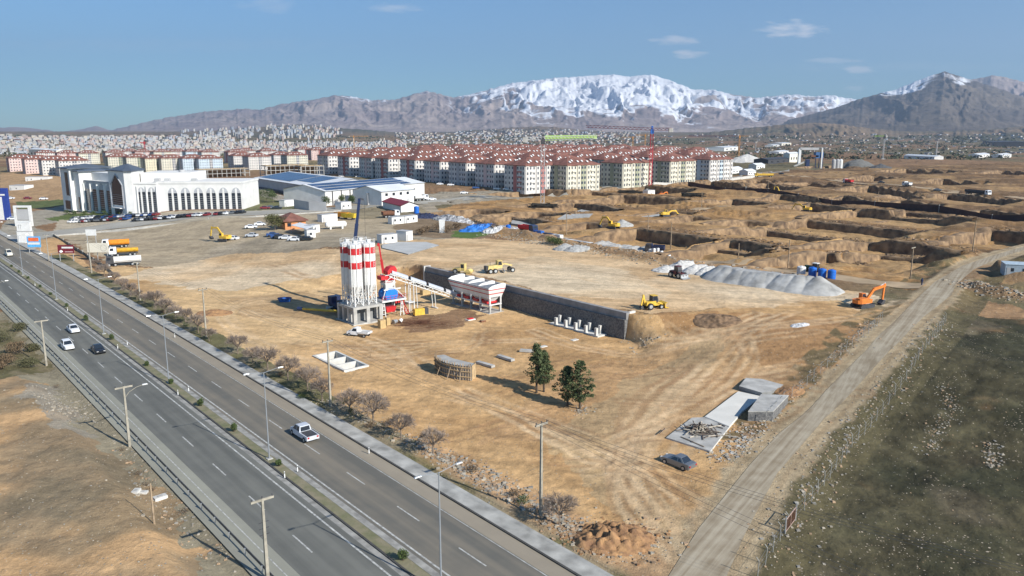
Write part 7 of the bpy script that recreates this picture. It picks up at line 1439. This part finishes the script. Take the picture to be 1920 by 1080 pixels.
clothpile('tarpaulin_pile','bright blue tarpaulin spread over a stack behind the yard',897,432,8.,4.,2.0,TARP,71,.4); clothpile('scrap_pile','white and black bagged scrap heap left of the blue tarpaulin',850,414,11,4,1.8,M('scrap_mix',(.6,.6,.6),.8,scale=1.2,var=.5,col2=(.06,.06,.07)),72,-.5); clothpile('scrap_pile','white crumpled bags right of the blue tarpaulin',922,436,4,3.,1.5,M('white_bags',(.72,.72,.72),.8,scale=2,var=.3,col2=(.3,.3,.3)),73); clothpile('scrap_pile','dark blue netting heap beside the blue barrel tank',798,409,7,4,1.6,M('navy_net',(.03,.04,.09),.8,var=.3),74); clothpile('scrap_pile','white scrap with black barrels beyond the blue tarpaulin',937,425,8,3,1.4,MATS['scrap_mix'],75); clothpile('scrap_pile','black crushed scrap on the ground near the dark lined basin',899,411,5,3,1.,BLK,76)
for i,(px,py,l) in enumerate([(1171,358,'long dark stack of rebar beside the road left of the white cabin'),(1290,368,'low dark stack of formwork right of the orange excavator'),(1007,386,'dark stacked steel around the base of the green-jibbed crane'),(1190,352,'dark stack of steel just left of the white crane cabin')]):
    t=thing('rebar_stack',l,'stack',gnd(px-14,py),head((px-20,py),(px+20,py+1)),'dark steel stacks'); rnd=random.Random(i); 
    m=MB()
    for k in range(40): m.bar((rnd.uniform(0,2),rnd.uniform(-2,2),rnd.uniform(.1,2.2)),(rnd.uniform(9,14),rnd.uniform(-2,2),rnd.uniform(.1,2.2)),.25)
    m.build('bars',M('dark_formwork',(.05,.045,.035),.9,var=.3),t)
# white gas tank, tipper bodies
x,y,z=gnd(630,429); t=thing('gas_tank','white horizontal cylindrical tank on short legs before the white container','tank',(x,y,z),head((615,430),(646,428))); MB().lathe([(.05,-4.0),(.8,-3.8),(1.15,-3.2),(1.15,3.2),(.8,3.8),(.05,4.)],n=16).build('shell',WHITE,t); sh=t.children[0]; sh.rotation_euler=(0,math.pi/2,0); sh.location=(0,0,1.6)
for k in (-2.2,2.2): MB().box(k-.3,k+.3,-.9,.9,0,.9).build('saddle',WHITE,t)
for px,py,mt,l in [(641,410,M('tipper_orange',(.72,.3,.03),.6),'orange tipper body without truck standing behind the yellow one'),(655,412,M('tipper_yellow',(.75,.55,.05),.6),'yellow tipper body without truck in the grey lot')]:
    t=thing('tipper_body',l,'tipper body',gnd(px,py),head((630,405),(660,407)),'loose tipper bodies'); m=MB(); m.prism([(-1.,.9),(1.,.9),(1.4,2.6),(1.25,2.6),(.9,1.05),(-.9,1.05),(-1.25,2.6),(-1.4,2.6)],-3,3,'x'); m.add([(3,-.9,1),(3,.9,1),(3.7,1.3,2.7),(3.7,-1.3,2.7)],[(0,1,2,3)]); m.build('body',mt,t)
    for k in (-2,2): MB().box(k-.15,k+.15,-.9,.9,0,.9).build('trestle',DARK,t)
t=thing('column_monument','white fabric-wrapped column in the brushwood plot','column',gnd(827,433)); t.location=gnd(829,436); MB().frus((-.8,.8,-.6,.6,0),(-1.,1.,-.7,.7,4.6)).build('shaft',TANKW,t); MB().box(-1,1,-.8,.8,-.2,.2).build('foot',CONC,t)
P=[W(716,466),W(745,473),W(765,478),W(823,461),W(800,455),W(745,455),W(716,460)]; c=np.mean(P,axis=0); z=max(Hs(*p) for p in P)
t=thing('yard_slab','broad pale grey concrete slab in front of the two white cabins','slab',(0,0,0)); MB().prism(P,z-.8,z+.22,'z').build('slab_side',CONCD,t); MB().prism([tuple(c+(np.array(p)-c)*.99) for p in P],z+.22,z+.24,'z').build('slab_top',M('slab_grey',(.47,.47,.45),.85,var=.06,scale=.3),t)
# grey foundation slabs in the excavation
for i,(pts,l) in enumerate([([(1078,390),(1155,402),(1160,398),(1090,386)],'long grey foundation strip below the dark trench'),([(1045,414),(1105,410),(1112,404),(1060,405)],'pale foundation slab at the foot of the thin pole'),([(1178,409),(1218,414),(1245,404),(1235,400)],'grey foundation slab under the standing yellow excavator'),([(958,412),(1014,419),(1010,414),(960,406)],'dark lined grey basin left of the excavation')]):
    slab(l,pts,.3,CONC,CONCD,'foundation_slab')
# ================================================================== parked cars
FC={}
def farcar(px,py,rz,col,label,group,xy=None):
    if col not in FC:
        t=thing('parked_car','','car',(0,0,-70),0,group); b=MB(); loft(b,[(-2.2,.8,.75,.35,.95),(-2.,.88,.85,.25,1.),(2.,.88,.82,.25,.88),(2.2,.75,.7,.35,.7)]); b.add([(-1.5,-.8,.95),(-1.1,-.65,1.42),(.4,-.65,1.42),(1.1,-.8,.95),(-1.5,.8,.95),(-1.1,.65,1.42),(.4,.65,1.42),(1.1,.8,.95)],[(1,2,6,5),(0,3,2,1),(4,5,6,7)]); b.build('body',col,t)
        g=MB(); g.add([(-1.52,-.72,1.),(-1.52,.72,1.),(-1.14,.62,1.38),(-1.14,-.62,1.38),(1.13,-.72,1.),(1.13,.72,1.),(.45,.62,1.38),(.45,-.62,1.38),(-1.2,-.82,1.),(.8,-.82,1.),(.3,-.7,1.36),(-1.0,-.7,1.36),(-1.2,.82,1.),(.8,.82,1.),(.3,.7,1.36),(-1.0,.7,1.36)],[(0,1,2,3),(4,5,6,7),(8,9,10,11),(12,13,14,15)]); g.build('window_glass',GLS,t)
        for sx in (-1.35,1.35):
            for sy in (-1,1): m=MB(); m.cyl((sx,sy*.78-.1,.32),(sx,sy*.78+.1,.32),.32,n=10); m.build('wheel',BLK,t)
        FC[col]=t; c=t
    else: c=dup(FC[col],(0,0,0),0)
    x,y=xy or W(px,py); c.location=(x,y,Hs(x,y)+.05); c.rotation_euler=(0,0,rz); c['label']=label; c['group']=group; return c
rnd=random.Random(4); CC=[(CARW,'white'),(CARW,'white'),(SILVER,'silver'),(CARB,'black'),(GREYC,'grey'),(CARR,'dark red'),(CARU,'dark blue'),(CARB,'black')]
a1=head((140,412),(470,398))
for row,(p,q,n) in enumerate([((130,418),(250,411),20),((140,412),(300,404),22),((255,414),(330,409),9),((300,410.5),(465,399.5),17)]):
    for k in range(n):
        f=(k+rnd.uniform(-.1,.1))/n
        if rnd.random()<.12: continue
        c,cn=rnd.choice(CC); farcar(p[0]+(q[0]-p[0])*f,p[1]+(q[1]-p[1])*f,a1+math.pi/2+rnd.uniform(-.05,.05)+(math.pi if rnd.random()<.4 else 0),c,f'{cn} car parked in the packed rows before the arched building','cars parked before the arched building')
for px,py,c,l,r in [(436,450,CARW,'white saloon parked behind the yellow excavator',3.0),(471,428,CARW,'white hatchback parked alone at the top of the grey lot',.2),(488,423,CARW,'white car beside the leafy tree in the grey lot',.2),(472,445,SILVER,'silver saloon parked in the middle of the grey lot',3.),(512,443,CARU,'blue car at the left end of the row by the canopy',.3),(520,446,CARU,'dark blue car second in the row by the canopy',.3),(527,447,CARB,'dark car half hidden in the row by the canopy',.3),(535,448,CARW,'white van-like car in the row by the canopy',3.),(552,451,CARW,'white car at the front of the row by the canopy',3.),(574,450,CARB,'black car beside the small white cabin',3.),(24,412,SILVER,'silver car on the forecourt beside the blue advertising tower',.5),
    (20,373,CARW,'white car on the far road left of the arched building',.2),(52,373,CARR,'dark car on the far road left of the arched building',.2),(82,374,CARW,'pale van on the far road beside the arched building',.2),(508,391,GREYC,'dark car left of the low white kiosk',.2),(520,392,CARB,'black car below the low white kiosk',.2),(497,392,CARR,'dark red car left of the low white kiosk',.2),(710,384,CARW,'white minibus beside the two storey hall',.2),(690,384,CARW,'white car between the halls',.6),
    (640,331,CARW,'white van on the road before the pink row',.1),(672,333,CARW,'second white van on the road before the pink row',.1),(825,348,CARW,'first white car on the road below the pink row',.1),(845,350,CARW,'second white car on the road below the pink row',.1),(892,354,CARU,'blue car on the road below the pink row',.1),(932,356,CARW,'third white car on the road below the pink row',.1),(950,357,CARW,'fourth white car on the road below the pink row',.1),(870,365,CARW,'white car in the yard beyond the front warehouse',.1),(795,372,CARR,'red car in the yard beyond the front warehouse',.1),(810,375,CARW,'white car in the yard right of the hall',.3),
    (1652,346,CARB,'dark car on the pale haul road in the excavation',-.5),(1758,358,GREYC,'grey car on the pale haul road farther right',-.5),(1465,327,CARB,'dark truck-like car at the start of the haul road',-.5),(1755,322,GREYC,'grey car in the far brown field',-.4)]: farcar(px,py,r,c,l,'cars parked around the site')
dumper('white box truck in the yard beyond the front warehouse',gnd(790,378),head((780,378),(800,377)),WHITE,group=None,L=7); dumper('red dump truck on the haul road across the excavation',gnd(1590,342),head((1600,342),(1580,340)),RED,group=None); dumper('black trailer truck with white cab on the haul road at the right',gnd(1833,366),head((1820,365),(1850,368)),DARK,group=None,L=16); dumper('white truck on the haul road right of the red dump truck',gnd(1700,352),head((1710,353),(1690,351)),WHITE,group=None,L=6); dumper('yellow machine truck at the left start of the haul road',gnd(1432,333),head((1440,333),(1420,333)),YEL,YEL,group=None,L=14); dumper('dark blue truck on the dirt track in the middle distance',gnd(1228,452),head((1235,452),(1215,451)),DBLUE,DARK,group=None,L=6); dumper('small white truck with rust bed behind the joined cabins',gnd(733,408),head((735,408),(752,407)),RUST,group=None,L=7); dumper('red and blue flatbed truck parked beyond the platform edge',gnd(990,434),head((985,434),(1005,437)),RED,DBLUE,group=None,L=8)
for px,py,l in [(1500,612,'pale crumpled sheet lying on the brown soil below the gravel pile')]: heap('plastic_sheet',l,px,py,2.2,1.2,.25,MATS['white_bags'],81,.3,rough=.5,flat=.3)
# person
x,y,z=gnd(1728,535); t=thing('person','person in dark blue clothes standing by the bend of the dirt road','person',(x,y,z)); m=MB(); m.lathe([(.13,.0),(.15,.45),(.19,.85),(.18,1.),(.23,1.4),(.1,1.5),(.07,1.53),(.11,1.6),(.11,1.72),(.04,1.8)],n=10); m.cyl((.22,0,1.4),(.3,.05,.8),.06,.04,n=6); m.cyl((-.22,0,1.4),(-.3,.05,.8),.06,.04,n=6); m.build('body',DBLUE,t)
# ================================================================== the far city
HM=[M('house_'+str(i),c,.85,var=.06,scale=.02) for i,c in enumerate([(.50,.49,.47),(.40,.39,.37),(.52,.47,.39),(.40,.43,.48),(.46,.36,.32)])]
RM=[TILE,M('pale_flat_roof',(.42,.4,.38),.9)]
_fh={}
def far_house(x,y,w_,d_,h,mi,ri,label,group,name='distant_building',cat='building'):
    key=(mi,ri,name)
    if key not in _fh:
        m=MB(); m.box(-.5,.5,-.5,.5,-.2,1.,0)
        n=6
        for f in range(n):
            z=(f+.3)/n; 
            for q in (-.38,-.2,-.02,.16,.34): m.add([(q-.04,-.503,z),(q+.08,-.503,z),(q+.08,-.503,z+.5/n),(q-.04,-.503,z+.5/n)],[(0,1,2,3)],2); m.add([(-.503,q-.04,z),(-.503,q+.08,z),(-.503,q+.08,z+.5/n),(-.503,q-.04,z+.5/n)],[(0,1,2,3)],2)
        if ri==0: m.add([(-.55,-.55,1),(.55,-.55,1),(.55,.55,1),(-.55,.55,1),(-.15,0,1.22),(.15,0,1.22)],[(0,1,5,4),(1,2,5),(2,3,4,5),(3,0,4)],1)
        else: m.box(-.52,.52,-.52,.52,1.0,1.03,1); m.box(-.15,.1,-.1,.2,1.03,1.1,1)
        _fh[key]=m.mesh('distant_building',[HM[mi],RM[ri],WIN])
    o=link(bpy.data.objects.new(name,_fh[key])); o.location=(x,y,Hf(x,y)); o.scale=(w_,d_,h); o.rotation_euler=(0,0,RZ+random.choice([0,.3,-.2,.1])); return tag(o,label,cat,group)
_surf=[o for o in COL.objects if o.name.split('.')[0] in ('town_slope','brown_hill','foothills')]
from mathutils.bvhtree import BVHTree
_bv=[]
for o in _surf:
    _bv.append(BVHTree.FromPolygons([v.co for v in o.data.vertices],[p.vertices for p in o.data.polygons]))
def Hf(x,y):
    z=float(H(np.array([x]),np.array([y]))[0])
    for b in _bv:
        h=b.ray_cast(Vector((x,y,3000)),Vector((0,0,-1)))
        if h[0] is not None: z=max(z,h[0].z)
    return z
rnd=random.Random(77); stuff=MB(); nst=0
_ts=np.geomspace(600,9000,150)
def vis(px,py):
    """where the sight line of that pixel first meets the far ground or slopes"""
    d=Vector(pxdir(px,py)).normalized(); best=None
    for b in _bv:
        h=b.ray_cast(Vector((0,0,HC)),d)
        if h[0] is not None and (best is None or h[3]<best[1]): best=(h[0],h[3])
    k=np.nonzero(HC+d.z*_ts<H(d.x*_ts,d.y*_ts))[0]
    if len(k) and (best is None or _ts[k[0]]<best[1]): t=float(_ts[k[0]]); best=(Vector((d.x*t,d.y*t,HC+d.z*t)),t)
    return best
groups=[('tower',110,lambda:(rnd.uniform(380,760),rnd.gauss(278,5)),(9,14),(22,34),'pale high-rise block in the belt of towers across the middle of the city'),
 ('leftcity',110,lambda:(rnd.uniform(-20,440),rnd.uniform(258,290)),(16,26),(12,24),'small pale building in the hazy left part of the city'),
 ('hillside',60,lambda:(rnd.uniform(340,640),rnd.uniform(236,262)),(12,18),(18,28),'pale block on the hillside quarter above the city'),
 ('village',110,lambda:(rnd.uniform(740,1200),rnd.uniform(244,272)),(14,24),(8,14),'small white house in the village below the snowy mountain'),
 ('plain',110,lambda:(rnd.uniform(1180,1920),rnd.uniform(252,290)),(12,22),(5,9),'small white house scattered over the right plain')]
for gi,(gn,n,fn,wr,hr,lab) in enumerate(groups):
    for k in range(n):
        px,py=fn(); b=vis(px,py)
        if b is None: continue
        p=b[0]; sc_=max(.7,b[1]/3200.); w_=rnd.uniform(*wr)*min(sc_,1.6)*.8; h=rnd.uniform(*hr)*min(sc_,1.5)*.55
        ri=0 if (gn in('village','leftcity') and rnd.random()<.35) else 1
        if k<58: far_house(p.x,p.y,w_,w_*rnd.uniform(.7,1.1),h,rnd.randrange(5) if gn!='village' else rnd.choice([0,1,2,4]),ri,lab,gn+' buildings','distant_building' if gn in('tower','leftcity','hillside') else 'distant_house')
for gn,n,fn,wr,hr,lab in [(g[0],{'tower':300,'leftcity':1900,'hillside':260,'village':700,'plain':260}[g[0]],g[2],g[3],g[4],g[5]) for g in groups]:
    for k in range(n):
        px,py=fn()
        if gn=='leftcity' and rnd.random()<.35: px=rnd.uniform(380,760); py=rnd.uniform(268,292)
        b=vis(px,py)
        if b is None: continue
        p=b[0]; sc_=max(.6,b[1]/3200.); w_=rnd.uniform(*wr)*min(sc_,1.6)*.5; h=rnd.uniform(*hr)*min(sc_,1.5)*.52; a=RZ+rnd.choice([0,.3,-.2]); ca,sa_=math.cos(a)*w_*.5,math.sin(a)*w_*.5; base=[(p.x+ca*i-sa_*j,p.y+sa_*i+ca*j) for i,j in((-1,-1),(1,-1),(1,1),(-1,1))]
        z=p.z; mi=rnd.randrange(5); stuff.add([(*q,z-2) for q in base]+[(*q,z+h) for q in base],[(0,1,5,4),(1,2,6,5),(2,3,7,6),(3,0,4,7)],mi); stuff.add([(*q,z+h) for q in base],[(0,1,2,3)],5 if rnd.random()<.4 and h<18 else 6)
o=stuff.build('distant_city',HM+RM); o['kind']='stuff'; o['label']='hazy mass of small pale buildings of the city below the mountains'
# trees of the plain, read as one mass
m=MB(); rnd=random.Random(9)
for k in range(1500):
    px,py=rnd.uniform(0,1900),rnd.uniform(256,300); 
    if 560<px<1370 and py>274: continue
    b=vis(px,py)
    if b is None: continue
    p=b[0]; s=rnd.uniform(2.5,6)*max(.8,b[1]/2500.)
    for q in range(5): c=Vector((p.x+rnd.uniform(-3,3)*s,p.y+rnd.uniform(-3,3)*s,p.z+s*.5)); leafcards(m,c,(s*1.2,s*1.2,s*.6),3,rnd,s*.6)
o=m.build('tree_belt',M('far_trees',(.07,.085,.045),.9,var=.3,scale=.01)); o['kind']='stuff'
